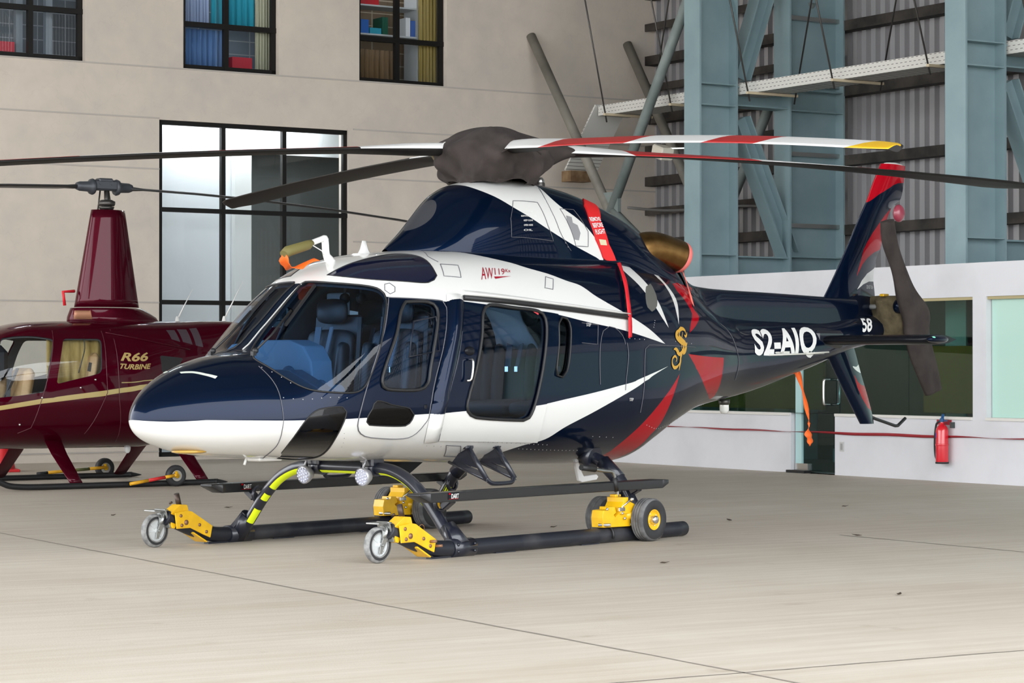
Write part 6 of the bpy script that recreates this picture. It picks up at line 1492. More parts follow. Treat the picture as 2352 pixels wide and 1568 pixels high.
# back wall, rendered and painted, with recessed windows
PLASTER = mat('aged_beige_plaster', (.56, .50, .44), .85, spec=.2)
def plaster_nodes(m, c0, c1, c2):
    t, N, L, bs = nodes(m)
    geo = N.new('ShaderNodeNewGeometry')
    n1 = N.new('ShaderNodeTexNoise'); n1.inputs['Scale'].default_value = .7; n1.inputs['Detail'].default_value = 8; n1.inputs['Roughness'].default_value = .62
    n2 = N.new('ShaderNodeTexNoise'); n2.inputs['Scale'].default_value = 4; n2.inputs['Detail'].default_value = 6
    vo = N.new('ShaderNodeTexVoronoi'); vo.feature = 'DISTANCE_TO_EDGE'; vo.inputs['Scale'].default_value = 2.6
    ns = N.new('ShaderNodeTexNoise'); ns.inputs['Scale'].default_value = 3; ns.inputs['Detail'].default_value = 5
    mv = N.new('ShaderNodeMix'); mv.data_type = 'RGBA'; mv.inputs[0].default_value = .35
    L.new(geo.outputs['Position'], n1.inputs['Vector']); L.new(geo.outputs['Position'], n2.inputs['Vector']); L.new(geo.outputs['Position'], ns.inputs['Vector'])
    L.new(geo.outputs['Position'], mv.inputs[6]); L.new(ns.outputs['Color'], mv.inputs[7]); L.new(mv.outputs[2], vo.inputs['Vector'])
    r = N.new('ShaderNodeValToRGB'); e = r.color_ramp.elements; e[0].position = .34; e[0].color = (*c0, 1); e[1].position = .66; e[1].color = (*c1, 1)
    k = e.new(.5); k.color = (*c2, 1)
    mx = N.new('ShaderNodeMix'); mx.data_type = 'FLOAT'; mx.inputs[0].default_value = .35
    L.new(n1.outputs['Fac'], mx.inputs[2]); L.new(n2.outputs['Fac'], mx.inputs[3]); L.new(mx.outputs[0], r.inputs[0])
    cr = N.new('ShaderNodeMapRange'); cr.inputs['From Min'].default_value = 0; cr.inputs['From Max'].default_value = .012; cr.inputs['To Min'].default_value = .955; cr.inputs['To Max'].default_value = 1
    L.new(vo.outputs['Distance'], cr.inputs['Value'])
    m1 = N.new('ShaderNodeMix'); m1.data_type = 'RGBA'; m1.blend_type = 'MULTIPLY'; m1.inputs[0].default_value = 1
    L.new(r.outputs[0], m1.inputs[6]); L.new(cr.outputs[0], m1.inputs[7]); L.new(m1.outputs[2], bs.inputs['Base Color'])
plaster_nodes(PLASTER, (.56, .51, .455), (.68, .605, .52), (.63, .56, .485))
GROUT = mat('plaster_joint_line', (.47, .43, .39), .9)
ZT = 11.0
holes = [(-3.10, -1.15, 5.72, 8.4), (.38, 1.94, 5.72, 8.4), (3.31, 4.86, 5.71, 8.4), (6.9, 8.4, 5.72, 8.4), (0.0, 3.12, .05, 4.95)]
def wall_cells(b, F, x0, x1, z0, z1, hs, y0, y1):
    xs = sorted({x0, x1, *[v for q in hs for v in q[:2]]}); zs = sorted({z0, z1, *[v for q in hs for v in q[2:]]})
    ins = lambda x, z: any(a < x < c and e < z < g for a, c, e, g in hs)
    for i in range(len(xs) - 1):
        for k in range(len(zs) - 1):
            if ins((xs[i] + xs[i + 1]) / 2, (zs[k] + zs[k + 1]) / 2): continue
            b.add([F(xs[i], y0, zs[k]), F(xs[i + 1], y0, zs[k]), F(xs[i + 1], y0, zs[k + 1]), F(xs[i], y0, zs[k + 1])], [(0, 1, 2, 3)], 0, False)
            b.add([F(xs[i], y1, zs[k]), F(xs[i + 1], y1, zs[k]), F(xs[i + 1], y1, zs[k + 1]), F(xs[i], y1, zs[k + 1])], [(3, 2, 1, 0)], 0, False)
    for a, c, e, g in hs:
        for q in ([(a, y0, e), (a, y1, e), (a, y1, g), (a, y0, g)], [(c, y1, e), (c, y0, e), (c, y0, g), (c, y1, g)], [(a, y0, e), (c, y0, e), (c, y1, e), (a, y1, e)], [(a, y1, g), (c, y1, g), (c, y0, g), (a, y0, g)]):
            b.add([F(*p) for p in q], [(0, 1, 2, 3)], 0, False)
holes = [q for q in holes if q[0] < 6]
b = MB(); wall_cells(b, PL, -14, CX + .2, 0, ZT, holes, 0, .30)
struct(b.build('wall_left', PLASTER, fix=False))
n = 5
for z, x0, x1 in ((4.96, -14, 0), (4.96, 3.2, CX), (4.22, -14, 0), (4.22, 3.2, CX), (2.28, -14, 0), (2.28, 3.2, CX), (5.70, -14, CX), (3.25, 3.2, CX), (7.4, -14, CX), (.12, -14, 0)):
    b = MB(); boxf(b, PL, x0, x1, -.012, .01, z, z + .022); struct(b.build('trim_%d' % n, GROUT)); n += 1
FRAME = mat('dark_bronze_frame', (.006, .005, .0045), .5, 0, 0, spec=.25)
PANE = glass('clear_pane', (.95, .98, 1.0))
PANE_TINT = glass('grey_tinted_pane', (.50, .56, .62))
def window(i, x0, x1, z0, z1, mull, bars, fw=.075, pane=PANE, depth=.10):
    b = MB(); y0, y1 = depth, depth + .07
    boxf(b, PL, x0, x0 + fw, y0, y1, z0, z1); boxf(b, PL, x1 - fw, x1, y0, y1, z0, z1); boxf(b, PL, x0, x1, y0, y1, z0, z0 + fw); boxf(b, PL, x0, x1, y0, y1, z1 - fw, z1)
    for m in mull: boxf(b, PL, m - fw / 2, m + fw / 2, y0 - .01, y1, z0, z1)
    for z in bars: boxf(b, PL, x0, x1, y0 - .012, y1, z - fw / 2, z + fw / 2)
    o = struct(b.build('window_%d' % i, FRAME))
    b = MB(); b.add([PL(x0, y0 + .045, z0), PL(x1, y0 + .045, z0), PL(x1, y0 + .045, z1), PL(x0, y0 + .045, z1)], [(0, 1, 2, 3)], 0, False)
    b.build('glass_pane', pane, o, fix=False)
    return o
window(1, -3.10, -1.15, 5.72, 8.4, [-1.935], [6.44, 7.6])
window(2, .38, 1.94, 5.72, 8.4, [1.12], [6.39, 7.6])
window(3, 3.31, 4.86, 5.71, 8.4, [4.03], [6.39, 7.6])
window(4, 0.0, 3.12, .05, 4.95, [1.045, 2.05], [3.65, 2.30, 1.0], .065, PANE, .04)
# rooms behind the windows
def room(nm, x0, x1, z0, z1, y1, m):
    b = MB()
    q = [(x0, .31), (x0, y1), (x1, y1), (x1, .31)]
    b.add([PL(x, y, z) for z in (z0, z1) for x, y in q], [(1, 2, 6, 5), (0, 1, 5, 4), (2, 3, 7, 6), (0, 3, 2, 1), (4, 5, 6, 7)], 0, False)
    return struct(b.build(nm, m, fix=False))
def tiles(nm, c, line, sx=.42, sz=.20):
    m = mat(nm, c, .6)
    t, N, L, bs = nodes(m); geo = N.new('ShaderNodeNewGeometry'); mp = N.new('ShaderNodeMapping'); mp.inputs['Rotation'].default_value = (0, 0, -WA); mp.vector_type = 'POINT'
    L.new(geo.outputs['Position'], mp.inputs[0]); sp = N.new('ShaderNodeSeparateXYZ'); L.new(mp.outputs[0], sp.inputs[0]); cb = N.new('ShaderNodeCombineXYZ'); L.new(sp.outputs['X'], cb.inputs['X']); L.new(sp.outputs['Z'], cb.inputs['Y'])
    br = N.new('ShaderNodeTexBrick'); br.offset = 0; br.inputs['Scale'].default_value = 1; br.inputs['Brick Width'].default_value = sx; br.inputs['Row Height'].default_value = sz; br.inputs['Mortar Size'].default_value = .008
    br.inputs['Color1'].default_value = (*c, 1); br.inputs['Color2'].default_value = (*[k * 1.06 for k in c], 1); br.inputs['Mortar'].default_value = (*line, 1)
    L.new(cb.outputs[0], br.inputs['Vector']); L.new(br.outputs['Color'], bs.inputs['Base Color'])
    return m
room('wall_store', -3.3, -.3, 5.5, 8.6, 1.1, tiles('grey_louvres', (.10, .115, .13), (.26, .28, .30)))
room('wall_locker', .25, 2.8, 5.5, 8.6, 1.1, tiles('slate_louvres', (.17, .20, .24), (.40, .42, .44)))
room('wall_archive', 3.2, 5.7, 5.5, 8.6, 1.1, tiles('brown_louvres', (.10, .065, .035), (.30, .26, .20)))
room('wall_hall', -.3, 5.2, .02, 5.3, 2.6, mat('grey_hall_wall', (.24, .26, .25), .7))
def panel(name, label, cat, x0, x1, y0, y1, z0, z1, m, group=None):
    q = .633 * (y0 - .1)
    t = MB(); boxf(t, PL, x0 + q, x1 + q, y0, y1, z0, z1)
    return tag(t.build(name, m), label, cat, group)
def curtain(label, x0, x1, z0, z1, y, m, group='curtains behind the upper windows'):
    b = MB(); n_ = 48; P = []
    for k in range(n_ + 1):
        x = x0 + (x1 - x0) * k / n_ + .633 * (y - .1); yy = y + .022 * math.sin(k * .95) + .01 * math.sin(k * 2.3)
        P.append([PL(x, yy, z0), PL(x, yy, z1)])
    b.loft(P, caps=False, closed=False); o = b.build('curtain', m); md = o.modifiers.new('t', 'SOLIDIFY'); md.thickness = .004
    return tag(o, label, 'curtain', group)
BLUEC = mat('blue_curtain', (.08, .17, .36), .8); TEAL = mat('teal_curtain', (.02, .34, .46), .8); CREAM = mat('cream_curtain', (.46, .45, .32), .8); OCHRE = mat('ochre_curtain', (.30, .22, .06), .8); PALEB = mat('pale_blue_curtain', (.36, .44, .64), .8); BROWNC = mat('brown_curtain', (.13, .075, .03), .8)
curtain('slate blue curtain behind the lower left pane of the middle upper window', .42, 1.05, 5.76, 6.36, .34, BLUEC)
curtain('pale blue curtain behind the upper left pane of the middle upper window', .42, .80, 6.42, 7.5, .36, PALEB)
curtain('teal curtain behind the top panes of the middle upper window', .82, 1.55, 6.42, 7.5, .40, TEAL)
curtain('cream curtain at the right edge of the middle upper window', 1.56, 1.92, 5.76, 7.5, .36, CREAM)
curtain('ochre curtain at the right edge of the right upper window', 4.40, 4.84, 5.76, 7.5, .36, OCHRE)
curtain('brown curtain behind the lower left pane of the right upper window', 3.33, 3.98, 5.76, 6.26, .36, BROWNC)
REDB = mat('red_plastic_box', (.45, .01, .03), .5)
panel('storage_box', 'red box at the foot of the left upper window', 'box', -3.05, -2.25, .42, .7, 5.74, 5.98, REDB)
panel('storage_box', 'red box beside the cream curtain in the middle upper window', 'box', 1.17, 1.50, .42, .7, 5.76, 6.0, REDB)
for x in (-2.2, -1.75): panel('window_post', 'grey post behind the left upper window' + (', nearer the middle bar' if x > -2 else ', farther left'), 'post', x - .05, x + .05, .5, .6, 5.6, 8.4, mat('grey_post', (.22, .25, .28), .6), 'posts behind the left upper window')
# stored things on the shelves of the right upper window
shb = MB()
for z in (6.50, 6.95): boxf(shb, PL, 3.5, 4.62, .45, .85, z, z + .025)
for x in (3.32, 4.38): boxf(shb, PL, x + .2, x + .23, .45, .85, 5.72, 8.2)
tag(shb.build('shelf_rack', mat('pale_rack', (.5, .52, .53), .5)), 'pale rack with two shelves behind the right upper window', 'rack')
for i, (x0, x1, z0, z1, c, lab) in enumerate([(3.36, 3.50, 6.53, 6.74, (.02, .12, .45), 'blue folder on the rack in the right upper window, leftmost'), (3.52, 3.72, 6.53, 6.62, (.02, .30, .42), 'teal box lying on the rack in the right upper window'),
        (3.74, 3.84, 6.53, 6.80, (.01, .10, .06), 'dark green folder standing on the rack in the right upper window'), (3.44, 3.68, 6.975, 7.10, (.50, .01, .02), 'red carton on the top shelf in the right upper window'), (4.16, 4.24, 6.53, 6.82, (.75, .76, .78), 'white folder standing on the rack in the right upper window'), (4.25, 4.33, 6.53, 6.78, (.04, .12, .40), 'blue folder on the rack in the right upper window, beside the white folder')]):
    panel('folder' if 'folder' in lab else 'carton', lab, 'folder' if 'folder' in lab else 'box', x0, x1, .48, .78, z0, z1, mat('stored_%d' % i, c, .5), 'things stored on the rack')
# big ground floor window: white partition, post and dim hall
WHITEP = mat('white_partition_board', (.80, .84, .86), .5)
panel('partition_panel', 'white partition board behind the left column of the big ground floor window', 'panel', -.4, 1.12, 1.0, 1.04, .05, 5.25, WHITEP)
panel('partition_panel', 'white header board across the top of the big ground floor window', 'panel', 1.12, 3.3, 1.0, 1.04, 4.62, 5.25, WHITEP)
panel('interior_post', 'white square post seen through the middle of the big ground floor window', 'post', 1.15, 1.43, .86, .98, .05, 4.62, mat('white_post', (.80, .82, .80), .5))

for x, z, L_, lab in ((1.6, 5.22, 2.6, 'added fill tube under the ceiling behind the big ground floor window'), (-2.1, 8.5, 1.2, 'added fill tube in the room behind the left upper window'), (1.15, 8.5, 1.2, 'added fill tube in the room behind the middle upper window'), (4.1, 8.5, 1.2, 'added fill tube in the room behind the right upper window')):  # unseen lamps added to brighten the partition and the rooms behind the panes
    rl = empty('room_fill_lamp', PL(x, .62, z), WA, lab, 'lamp', 'added fill lamps in the rooms behind the windows')
    b = MB(); b.box((0, 0, .03), (L_, .10, .04), None, .01); b.build('fill_lamp_housing', WHITE, rl)
    b = MB(); b.tube([(-L_ / 2 + .03, 0, -.012), (L_ / 2 - .03, 0, -.012)], .016, 10); b.build('fill_lamp_tube', mat('room_fill_glow', (.9, .9, .9), .4, emit=(.92, .97, 1), es=60), rl)

# side wall: tall ribbed metal sheet on girts
STEELW = mat('ribbed_metal_sheet', (.42, .41, .42), .45, .35)
YC = 3.576
b = MB(); P = []
x = -3.95; pat = [(0, 0), (.09, 0), (.10, .085), (.20, .085), (.21, 0)]
while x < 34:
    for dx, dy in pat[:-1]: P.append([PR(x + dx, YC + dy, 0), PR(x + dx, YC + dy, ZT)])
    x += .21
b.loft(P, caps=False, closed=False, smooth=False)
struct(b.build('wall_back', STEELW, fix=False))
GIRT = mottle(mat('dusty_dark_girt', (.06, .05, .045), .8), (.016, .014, .012), (.06, .05, .042), 3)
for i, z in enumerate((2.3, 3.42, 4.44, 5.46, 6.42, 7.5, 8.6)):
    b = MB(); boxf(b, PR, -3.9, 34, YC - .20, YC - .005, z, z + .02); boxf(b, PR, -3.9, 34, YC - .21, YC - .19, z - .13, z + .02); boxf(b, PR, -3.9, 34, YC - .20, YC - .005, z - .13, z - .11)
    tag(b.build('wall_girt', GIRT), 'dark horizontal steel girt on the ribbed wall, ' + ['hidden lowest', 'just above the tail fin tip line', 'at the height of the rotor blades', 'at the cable tray', 'above the cable tray', 'near the top edge', 'topmost'][i], 'girt', 'girts on the ribbed wall')
for i, z in enumerate((3.0, 3.93, 4.95, 5.95, 6.95)):
    b = MB(); boxf(b, PR, -4.0, .9, YC - .20, YC - .02, z, z + .02); boxf(b, PR, -4.0, .9, YC - .21, YC - .19, z - .10, z + .02)
    tag(b.build('wall_girt', GIRT), 'short dark girt between the plaster corner and the first column, ' + ['lowest', 'second from the bottom', 'middle', 'second from the top', 'topmost'][i], 'girt', 'short girts in the corner')

# latticed steel columns
BLUE = mottle(mat('grey_blue_steel_paint', (.20, .28, .31), .5), (.20, .295, .32), (.26, .365, .39), 1.2)
def ibeam(b, p0, p1, d, wdt, wv, t=.02):
    """I-section between two points; d = depth along wv, wdt = flange width"""
    p0, p1 = V3(p0), V3(p1); x = (p1 - p0).normalized(); wv = V3(wv); wv = (wv - x * wv.dot(x)).normalized()
    for sg in (-1, 1): b.bar(p0 + wv * sg * (d / 2 - t / 2), p1 + wv * sg * (d / 2 - t / 2), wdt, t, wv)
    b.bar(p0, p1, t * .7, d - 2 * t, wv)
def column(xr, label):
    t = empty('steel_column', PR(xr, 1.1, 0), 0, label, 'column', 'latticed steel columns')
    o_ = PR(xr, 1.1, 0)
    Q = lambda y, z, dx=0: PR(xr + dx, y, z) - o_
    FL = uR * 1
    b = MB()
    for y in (.74, 1.39): b.bar(Q(y, 0), Q(y, ZT), .36, .03, tuple(vR))
    b.bar(Q(1.065, 0), Q(1.065, ZT), .016, .62 * K, tuple(vR))
    b.build('front_leg', BLUE, t)
    b = MB()
    for y in (2.36, 3.36): b.bar(Q(y, 0), Q(y, ZT), .36, .03, tuple(vR))
    b.bar(Q(2.86, 0), Q(2.86, ZT), .016, .98 * K, tuple(vR))
    b.build('rear_leg', BLUE, t)
    for z in (2.80, 5.22, 8.0):
        b = MB()
        for q in (-.13, .13): b.bar(Q(1.4, z + q), Q(2.36, z + q), .30, .02)
        b.bar(Q(1.4, z), Q(2.36, z), .012, .26)
        b.build('cross_beam', BLUE, t)
        b = MB()
        for q in (-.15, .15): b.bar(Q(.75, z + q, .09), Q(1.38, z + q, .09), .17, .016)
        for q in (-.15, .15): b.bar(Q(2.37, z + q, .09), Q(3.34, z + q, .09), .17, .016)
        b.build('stiffener_plate', BLUE, t)
    for (y0, z0, y1, z1) in ((1.56, 4.90, 2.45, 2.98), (1.56, 5.50, 2.42, 7.9)):
        b = MB(); ibeam(b, Q(y0, z0), Q(y1, z1), .26, .24, tuple(vR)); b.build('diagonal_brace', BLUE, t)
    for z in (3.38, 4.42, 5.44, 6.40):
        b = MB(); boxf(b, lambda x, y, zz: Q(y, zz, x), .02, .10, 2.4, 3.57, z, z + .06); b.build('girt_cleat', STEEL, t)
    return t
c1 = column(.962, 'grey blue latticed steel column rising behind the exhaust pipe')
c2 = copy_tree(c1); c2.location = PR(6.39, 1.1, 0); c2['label'] = 'grey blue latticed steel column to the right of the tail fin'
for k in (2, 3): c3 = copy_tree(c1); c3.location = PR(.962 + 5.43 * k, 1.1, 0); c3['label'] = 'grey blue latticed steel column outside the right edge, %s' % ('nearer the tail', 'nearer the camera')[k - 2]
# bracing pipes in the corner
PIPE = mottle(mat('grey_green_pipe', (.18, .22, .21), .55), (.15, .185, .18), (.24, .28, .27), 2)
PIPED = mottle(mat('dusty_olive_pipe', (.20, .19, .16), .6), (.16, .15, .125), (.25, .235, .20), 2)
def pipe(p0, p1, m, label, r=.075):
    b = MB(); b.tube([PR(*p0), PR(*p1)], r, 16); return tag(b.build('brace_pipe', m), label, 'pipe', 'bracing pipes in the corner')
pipe((-3.88, 1.13, 6.62), (-1.55, 1.13, 3.55), PIPED, 'olive bracing pipe from the plaster wall down to the pipe joint')
pipe((.95, 1.05, 7.45), (-1.70, 1.13, 3.62), PIPE, 'grey green bracing pipe from the pipe joint up to the first column')
pipe((-3.88, 3.0, 6.62), (-1.35, 3.0, 3.0), PIPED, 'olive bracing pipe behind the first column, upper end at the ribbed wall corner')
pipe((.95, 2.9, 6.7), (-1.7, 3.0, 3.0), PIPE, 'grey green bracing pipe hidden behind the front leg of the first column')
pipe((-1.62, 1.13, 3.75), (.8, 1.13, 2.2), PIPE, 'grey green pipe below the pipe joint, behind the exhaust', .06)
b = MB(); boxf(b, PR, -1.80, -1.42, 1.10, 1.16, 3.40, 4.0); tag(b.build('gusset_plate', PIPE), 'bolted gusset plate where the corner pipes meet', 'plate')
# perforated cable tray on hanger rods
TRAY = mat('white_perforated_tray', (.70, .69, .66), .5)
def tray_nodes():
    t, N, L, bs = nodes(TRAY); geo = N.new('ShaderNodeNewGeometry'); mp = N.new('ShaderNodeMapping'); mp.inputs['Rotation'].default_value = (0, 0, -(WA - PI / 2)); L.new(geo.outputs['Position'], mp.inputs[0])
    sp = N.new('ShaderNodeSeparateXYZ'); L.new(mp.outputs[0], sp.inputs[0]); cb = N.new('ShaderNodeCombineXYZ'); L.new(sp.outputs['X'], cb.inputs['X']); L.new(sp.outputs['Z'], cb.inputs['Y'])
    br = N.new('ShaderNodeTexBrick'); br.inputs['Brick Width'].default_value = .085; br.inputs['Row Height'].default_value = .05; br.inputs['Mortar Size'].default_value = .0225; br.inputs['Scale'].default_value = 1
    br.inputs['Color1'].default_value = (.10, .09, .08, 1); br.inputs['Color2'].default_value = (.10, .09, .08, 1); br.inputs['Mortar'].default_value = (.68, .67, .63, 1)
    L.new(cb.outputs[0], br.inputs['Vector']); L.new(br.outputs['Color'], bs.inputs['Base Color'])
tray_nodes()
t = empty('cable_tray', PR(-2.4, 1.6, 5.3), 0, 'white perforated cable tray running past the steel columns', 'cable tray')
o_ = PR(-2.4, 1.6, 5.3); Q = lambda x, y, z: PR(x, y, z) - o_
b = MB(); boxf(b, Q, -2.45, 14, 1.45, 1.455, 5.24, 5.40); boxf(b, Q, -2.45, 14, 2.0, 2.005, 5.24, 5.40); boxf(b, Q, -2.45, 14, 1.45, 2.005, 5.24, 5.245); b.build('tray_channel', TRAY, t)
b = MB()
vs = [Q(-2.45, 1.40, 5.40), Q(-2.45, 2.0, 5.40), Q(-3.3, 2.0, 4.45), Q(-3.3, 1.40, 4.45)]
b.add(vs, [(0, 1, 2, 3)], 0, False); o = b.build('tray_drop', TRAY, t); md = o.modifiers.new('t', 'SOLIDIFY'); md.thickness = .03
b = MB(); boxf(b, Q, -3.48, -3.22, 1.45, 1.85, 4.28, 4.45); b.build('tray_box', mottle(mat('rusty_brown_box', (.2, .12, .06), .8), (.15, .085, .04), (.26, .17, .09), 8), t)
for k, x in enumerate((-2.0, -.3, 1.55, 3.4, 5.3, 7.2)):
    b = MB(); boxf(b, Q, x - .02, x + .03, 1.25, 2.15, 5.20, 5.235); br_ = b.build('tray_bracket', mat('pale_timber', (.62, .52, .36), .7), t)
    b = MB(); b.tube([Q(x, 1.30, 5.1), Q(x - 1.35, 1.30, 9.5)], .012, 6); b.build('hanger_rod', DARKSTEEL, br_)
    b = MB(); b.tube([Q(x, 2.1, 5.1), Q(x + 1.2, 2.1, 9.5)], .012, 6); b.build('hanger_rod', DARKSTEEL, br_)
# flood lamp on the front leg of the first column
lp = empty('flood_lamp', PR(.75, .55, 4.42), WA - PI / 2, 'small cream flood lamp fixed to the first column beside the rotor blades', 'lamp')
b = MB(); b.box((-.25, 0, 0), (.26, .22, .18), Matrix.Rotation(.3, 3, 'Y'), .02); b.build('lamp_body', mat('cream_lamp', (.62, .57, .48), .5), lp)
b = MB(); b.bar((-.2, 0, .05), (.05, .25, .05), .03, .02); b.build('lamp_bracket', STEEL, lp)
b = MB(); b.tube(smooth_path([PR(-1.3, 1.2, 3.75), PR(-1.1, 1.9, 3.72), PR(-.6, 3.0, 3.8), PR(-.35, 3.3, 3.65), PR(-.2, 3.35, 3.3)], 6), .02, 8); tag(b.build('wall_cable', mat('grey_cable', (.16, .15, .14), .6)), 'grey cable running along the wall behind the pipe joint', 'cable')

# white office along the side wall
OFF = mat('white_office_paint', (.74, .74, .77), .6)
mottle(OFF, (.58, .58, .605), (.66, .66, .69), 1.3, lo=.3, hi=.6, coords='Object')
hs = [(-3.4, 4.06, .765, 2.19), (4.16, 4.96, 0, 2.19), (4.96, 7.47, .775, 2.19), (7.70, 10.6, .775, 2.20)]
hs2 = [(-3.4, 7.47, .77, 2.19), (4.08, 4.96, 0, .77), (7.70, 10.6, .77, 2.19), (10.9, 14.0, .77, 2.19), (14.3, 17.4, .77, 2.19)]
b = MB(); wall_cells(b, PR, -3.88, 34, 0, 2.59, hs2, 0, .16)
b.add([PR(-3.88, 0, 2.59), PR(34, 0, 2.59), PR(34, .16, 2.59), PR(-3.88, .16, 2.59)], [(0, 1, 2, 3)], 0, False)
struct(b.build('wall_right', OFF, fix=False))
b = MB(); boxf(b, PR, -3.88, 34, .16, 3.5, 2.35, 2.42); struct(b.build('ceiling_office', mat('office_roof', (.45, .45, .45), .8)))
SILL = mat('pale_sill', (.66, .64, .60), .5)
for (x0, x1, z) in ((-3.4, 4.06, .765), (4.97, 7.47, .77), (7.70, 10.6, .77)):
    b = MB(); boxf(b, PR, x0, x1, -.02, .17, z - .03, z + .004); struct(b.build('trim_%d' % n, SILL)); n += 1
BEAD = mat('yellowish_glazing_bead', (.40, .34, .18), .5)
for (x0, x1) in ((-3.4, 7.47), (7.70, 10.6)):
    b = MB(); boxf(b, PR, x0, x1, .02, .06, 2.155, 2.19); struct(b.build('trim_%d' % n, BEAD)); n += 1
OGL = glass('green_office_glass', (.64, .78, .73), .9)
FROST = mat('frosted_green_glass', (.46, .68, .60), .35, 0, .4)
def pane(i, x0, x1, z0, z1, m, y=.08):
    b = MB(); boxf(b, PR, x0, x1, y, y + .012, z0, z1); return struct(b.build('window_%d' % i, m))
pane(5, -3.4, 4.07, .77, 2.16, OGL)
pane(6, 4.975, 6.255, .775, 2.16, OGL); pane(7, 6.262, 7.46, .775, 2.16, OGL)
pane(8, 7.71, 10.6, .775, 2.19, FROST); pane(10, 10.9, 14.0, .775, 2.19, FROST); pane(11, 14.3, 17.4, .775, 2.19, FROST)
b = MB(); boxf(b, PR, 4.10, 4.22, .06, .10, .08, 2.16); struct(b.build('window_9', mat('pale_glass_fin', (.42, .62, .62), .2, 0, .5)))
d = MB(); boxf(d, PR, 4.24, 4.955, .08, .092, .03, 2.15); dr = struct(d.build('door_1', glass('teal_door_glass', (.55, .72, .73), .9)))
b = MB(); b.tube(smooth_path([PR(4.78, .07, 1.20), PR(4.78, -.0, 1.20), PR(4.78, -.03, 1.17), PR(4.78, -.03, .92), PR(4.78, .0, .885), PR(4.78, .07, .885)], 4), .016, 10); b.tube([PR(4.89, .10, 1.20), PR(4.89, .14, 1.18), PR(4.89, .14, .91), PR(4.89, .10, .885)], .014, 10); b.build('door_handle', CHROME, dr)
b = MB(); boxf(b, PR, 4.10, 4.36, .05, .12, .03, .12); b.build('door_patch', CHROME, dr)
b = MB(); boxf(b, PR, 4.05, 4.42, -.06, .06, 0, .035); tag(b.build('door_stop', BLACK), 'black block at the foot of the glass office door', 'block')
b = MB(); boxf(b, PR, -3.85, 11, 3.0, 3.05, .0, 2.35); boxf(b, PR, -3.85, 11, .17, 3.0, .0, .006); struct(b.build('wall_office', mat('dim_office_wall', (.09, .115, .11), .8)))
def opanel(name, label, cat, x0, x1, y0, y1, z0, z1, m, group=None):
    t = MB(); boxf(t, PR, x0, x1, y0, y1, z0, z1); return tag(t.build(name, m), label, cat, group)
OCH = mat('ochre_board', (.17, .10, .018), .7)
opanel('partition_board', 'ochre board inside the office behind the window by the extinguisher', 'board', 6.0, 7.1, .55, .60, .80, 1.62, OCH)
opanel('partition_board', 'ochre board inside the office left of the glass door', 'board', .6, 4.0, .60, .65, .80, 2.0, mat('dark_ochre_board', (.10, .07, .012), .7))
opanel('curtain', 'dark green curtain at the right end of the office window', 'curtain', 7.12, 7.44, .40, .44, .78, 2.16, mat('dark_green_curtain', (.02, .075, .06), .8))
opanel('office_desk', 'pale desk seen through the glass office door', 'desk', 4.2, 6.2, .9, 1.5, .38, .44, mat('pale_desk', (.45, .60, .62), .4))
opanel('office_bench', 'low pale bench seen through the foot of the glass office door', 'bench', 4.2, 5.6, .6, .85, .12, .30, mat('pale_bench', (.20, .30, .30), .5))
b = MB(); boxf(b, PR, 5.06, 5.14, -.008, .004, .30, .42); so = tag(b.build('wall_socket', mat('socket_plastic', (.5, .5, .49), .5)), 'white double socket on the white wall right of the glass door', 'socket')
b = MB(); boxf(b, PR, 5.08, 5.12, -.012, -.006, .32, .40); b.build('socket_face', mat('socket_face', (.3, .3, .3), .5), so)
for k, x in enumerate((2.2, 5.6)):  # lamps added to lift the dark office interior behind its glass
    ol = empty('office_fill_lamp', PR(x, 1.7, 2.26), WA - PI / 2, 'long fill tube added on the office ceiling, ' + ('left of the glass door' if k == 0 else 'behind the extinguisher window'), 'lamp', 'added fill lamps in the office')
    b = MB(); b.box((0, 0, .03), (1.2, .12, .05), None, .01); b.build('fill_lamp_housing', WHITE, ol)
    b = MB(); b.tube([(-.58, 0, -.005), (.58, 0, -.005)], .014, 10); b.build('fill_lamp_tube', mat('office_fill_glow', (.9, .9, .9), .4, emit=(.9, 1, .95), es=14), ol)
# extinguisher
fe = empty('fire_extinguisher', PR(7.04, -.09, .22), WA - PI / 2, 'red fire extinguisher hung on the white wall under the window', 'fire extinguisher')
FER = mat('extinguisher_red', (.60, .008, .02), .25, 0, .8)
b = MB(); b.lathe([(.0001, .0), (.072, .0), (.075, .015), (.075, .37), (.068, .41), (.045, .44), (.022, .455), (.022, .48)], (0, 0, 0), (.0, -.0, 1), 28); b.build('cylinder', FER, fe)
b = MB(); b.lathe([(.078, .0), (.079, .02), (.076, .022)], (0, 0, -.004), (0, 0, 1), 28, cap=True); b.build('base_ring', BLACK, fe)
b = MB(); b.lathe([(.077, .205), (.08, .21), (.08, .222), (.077, .227)], (0, 0, 0), (0, 0, 1), 28); b.build('band', FER, fe)
b = MB(); b.box((.0, 0, .50), (.05, .04, .05), None, .008); b.bar((.0, 0, .51), (.03, -.01, .57), .03, .02); b.bar((.0, 0, .50), (.09, -.01, .495), .025, .012); b.build('valve_handle', mat('blue_handle', (.02, .09, .22), .45), fe)
b = MB(); b.tube(smooth_path([(-.02, -.01, .49), (-.07, -.02, .46), (-.095, -.02, .36), (-.105, -.02, .22), (-.095, -.02, .10), (-.08, -.01, .04)], 4), .012, 8); b.build('hose', BLACK, fe)
b = MB(); rg = [[Vector((.0765 * math.cos(a), .0765 * math.sin(a), z)) for z in (.30, .355)] for a in hrange(-2.6, -1.9, 8)]; b.loft(rg, caps=False, closed=False); b.build('label_patch', mat('blue_label', (.02, .05, .55), .4), fe)
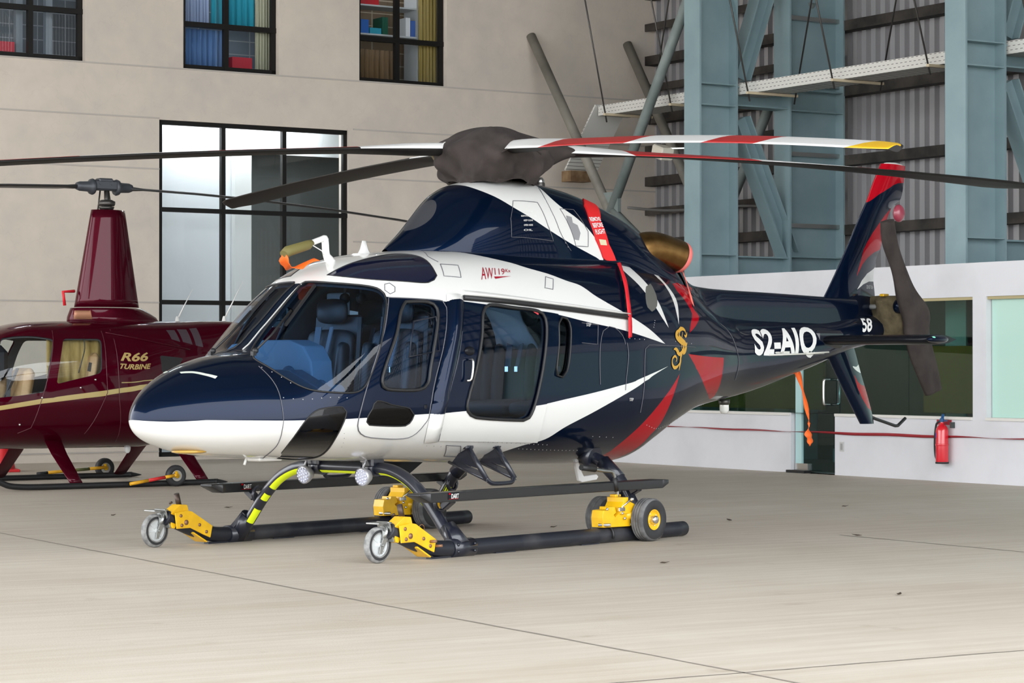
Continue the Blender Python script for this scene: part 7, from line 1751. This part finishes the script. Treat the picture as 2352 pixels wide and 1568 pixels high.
b = MB(); boxf(b, PR, 6.86, 7.11, -.012, 0, .675, .735); tag(b.build('wall_sign', mat('dark_red_sign', (.33, .02, .035), .5)), 'small dark red plate on the wall above the extinguisher', 'sign')
b = MB(); boxf(b, PR, 7.13, 7.165, -.05, 0, .64, .71); tag(b.build('wall_hook', mat('dark_hook', (.04, .05, .05), .4)), 'dark hook bracket on the wall beside the extinguisher handle', 'hook')
# barrier tape
b = MB(); P = []
for k in range(61):
    x = -1.5 + 12.5 * k / 60; z = .565 - .035 * math.sin(PI * k / 60) - .004 * math.sin(k); tw = .5 + 1.1 * math.sin(k * .22)
    P.append([PR(x, -.03 + .018 * math.cos(tw), z - .018 * math.sin(tw)), PR(x, -.03 - .018 * math.cos(tw), z + .018 * math.sin(tw))])
b.loft(P, caps=False, closed=False); o = b.build('barrier_tape', mat('dark_red_tape', (.28, .012, .02), .5)); md = o.modifiers.new('t', 'SOLIDIFY'); md.thickness = .002
tag(o, 'dark red barrier tape stretched along the front of the white office wall', 'tape')

# roof over the hangar
ROOF = mat('hangar_roof_sheet', (.24, .235, .23), .8)
b = MB()
zr = 11.0
vs = [PL(-24, 0, zr), PL(14, 0, zr), PL(14, -31, zr), PL(-24, -31, zr)]
b.add(vs + [v + Vector((0, 0, .15)) for v in vs], [(0, 1, 2, 3), (7, 6, 5, 4), (0, 4, 5, 1), (1, 5, 6, 2), (2, 6, 7, 3), (3, 7, 4, 0)], 0, False)
struct(b.build('ceiling', ROOF, fix=False))
for k in range(6):
    y = -1.5 - 5.4 * k
    b = MB(); bx = lambda x, yy, z: PL(x, yy, z); boxf(b, bx, -24, 22, y - .15, y + .15, zr - .9, zr - .75); boxf(b, bx, -24, 22, y - .15, y + .15, zr - .12, zr - .0)
    for i in range(30): b.bar(PL(-24 + 1.5 * i, y, zr - .8), PL(-24 + 1.5 * (i + .5) , y, zr - .06), .08, .08); b.bar(PL(-24 + 1.5 * (i + .5), y, zr - .06), PL(-24 + 1.5 * (i + 1), y, zr - .8), .08, .08)
    tag(b.build('roof_truss', BLUE), 'grey blue roof truss high above the parked helicopters', 'truss', 'roof trusses')

LEAF = mat('dry_leaf', (.06, .04, .025), .8)
for i, (x, y, a) in enumerate([(1.05, 16.9, .3), (2.3, 14.6, 1.2), (-.62, 19.2, 2.1), (.35, 20.6, .7), (1.9, 21.5, 1.9), (-2.7, 23.4, .2), (2.75, 19.6, 2.6), (-3.6, 22.2, 1.1), (3.2, 23.6, .5), (.1, 18.2, 2.9)]):
    b = MB(); r_ = .035 + .02 * rng.random(); c_, s_ = math.cos(a), math.sin(a)
    P = [(-1, 0, .1), (-.4, .35, .35), (.3, .3, .2), (1, .05, .45), (.35, -.3, .3), (-.4, -.32, .15)]
    vs = [(x + r_ * (u * c_ - v * s_), y + r_ * (u * s_ + v * c_), .004 + r_ * z * .5) for u, v, z in P] + [(x, y, .003)]
    b.add(vs, [(i_, (i_ + 1) % 6, 6) for i_ in range(6)]); o = b.build('dry_leaf', LEAF); md = o.modifiers.new('t', 'SOLIDIFY'); md.thickness = .002
    tag(o, 'small dark dry leaf lying on the pale hangar floor', 'leaf', 'dry leaves on the floor')
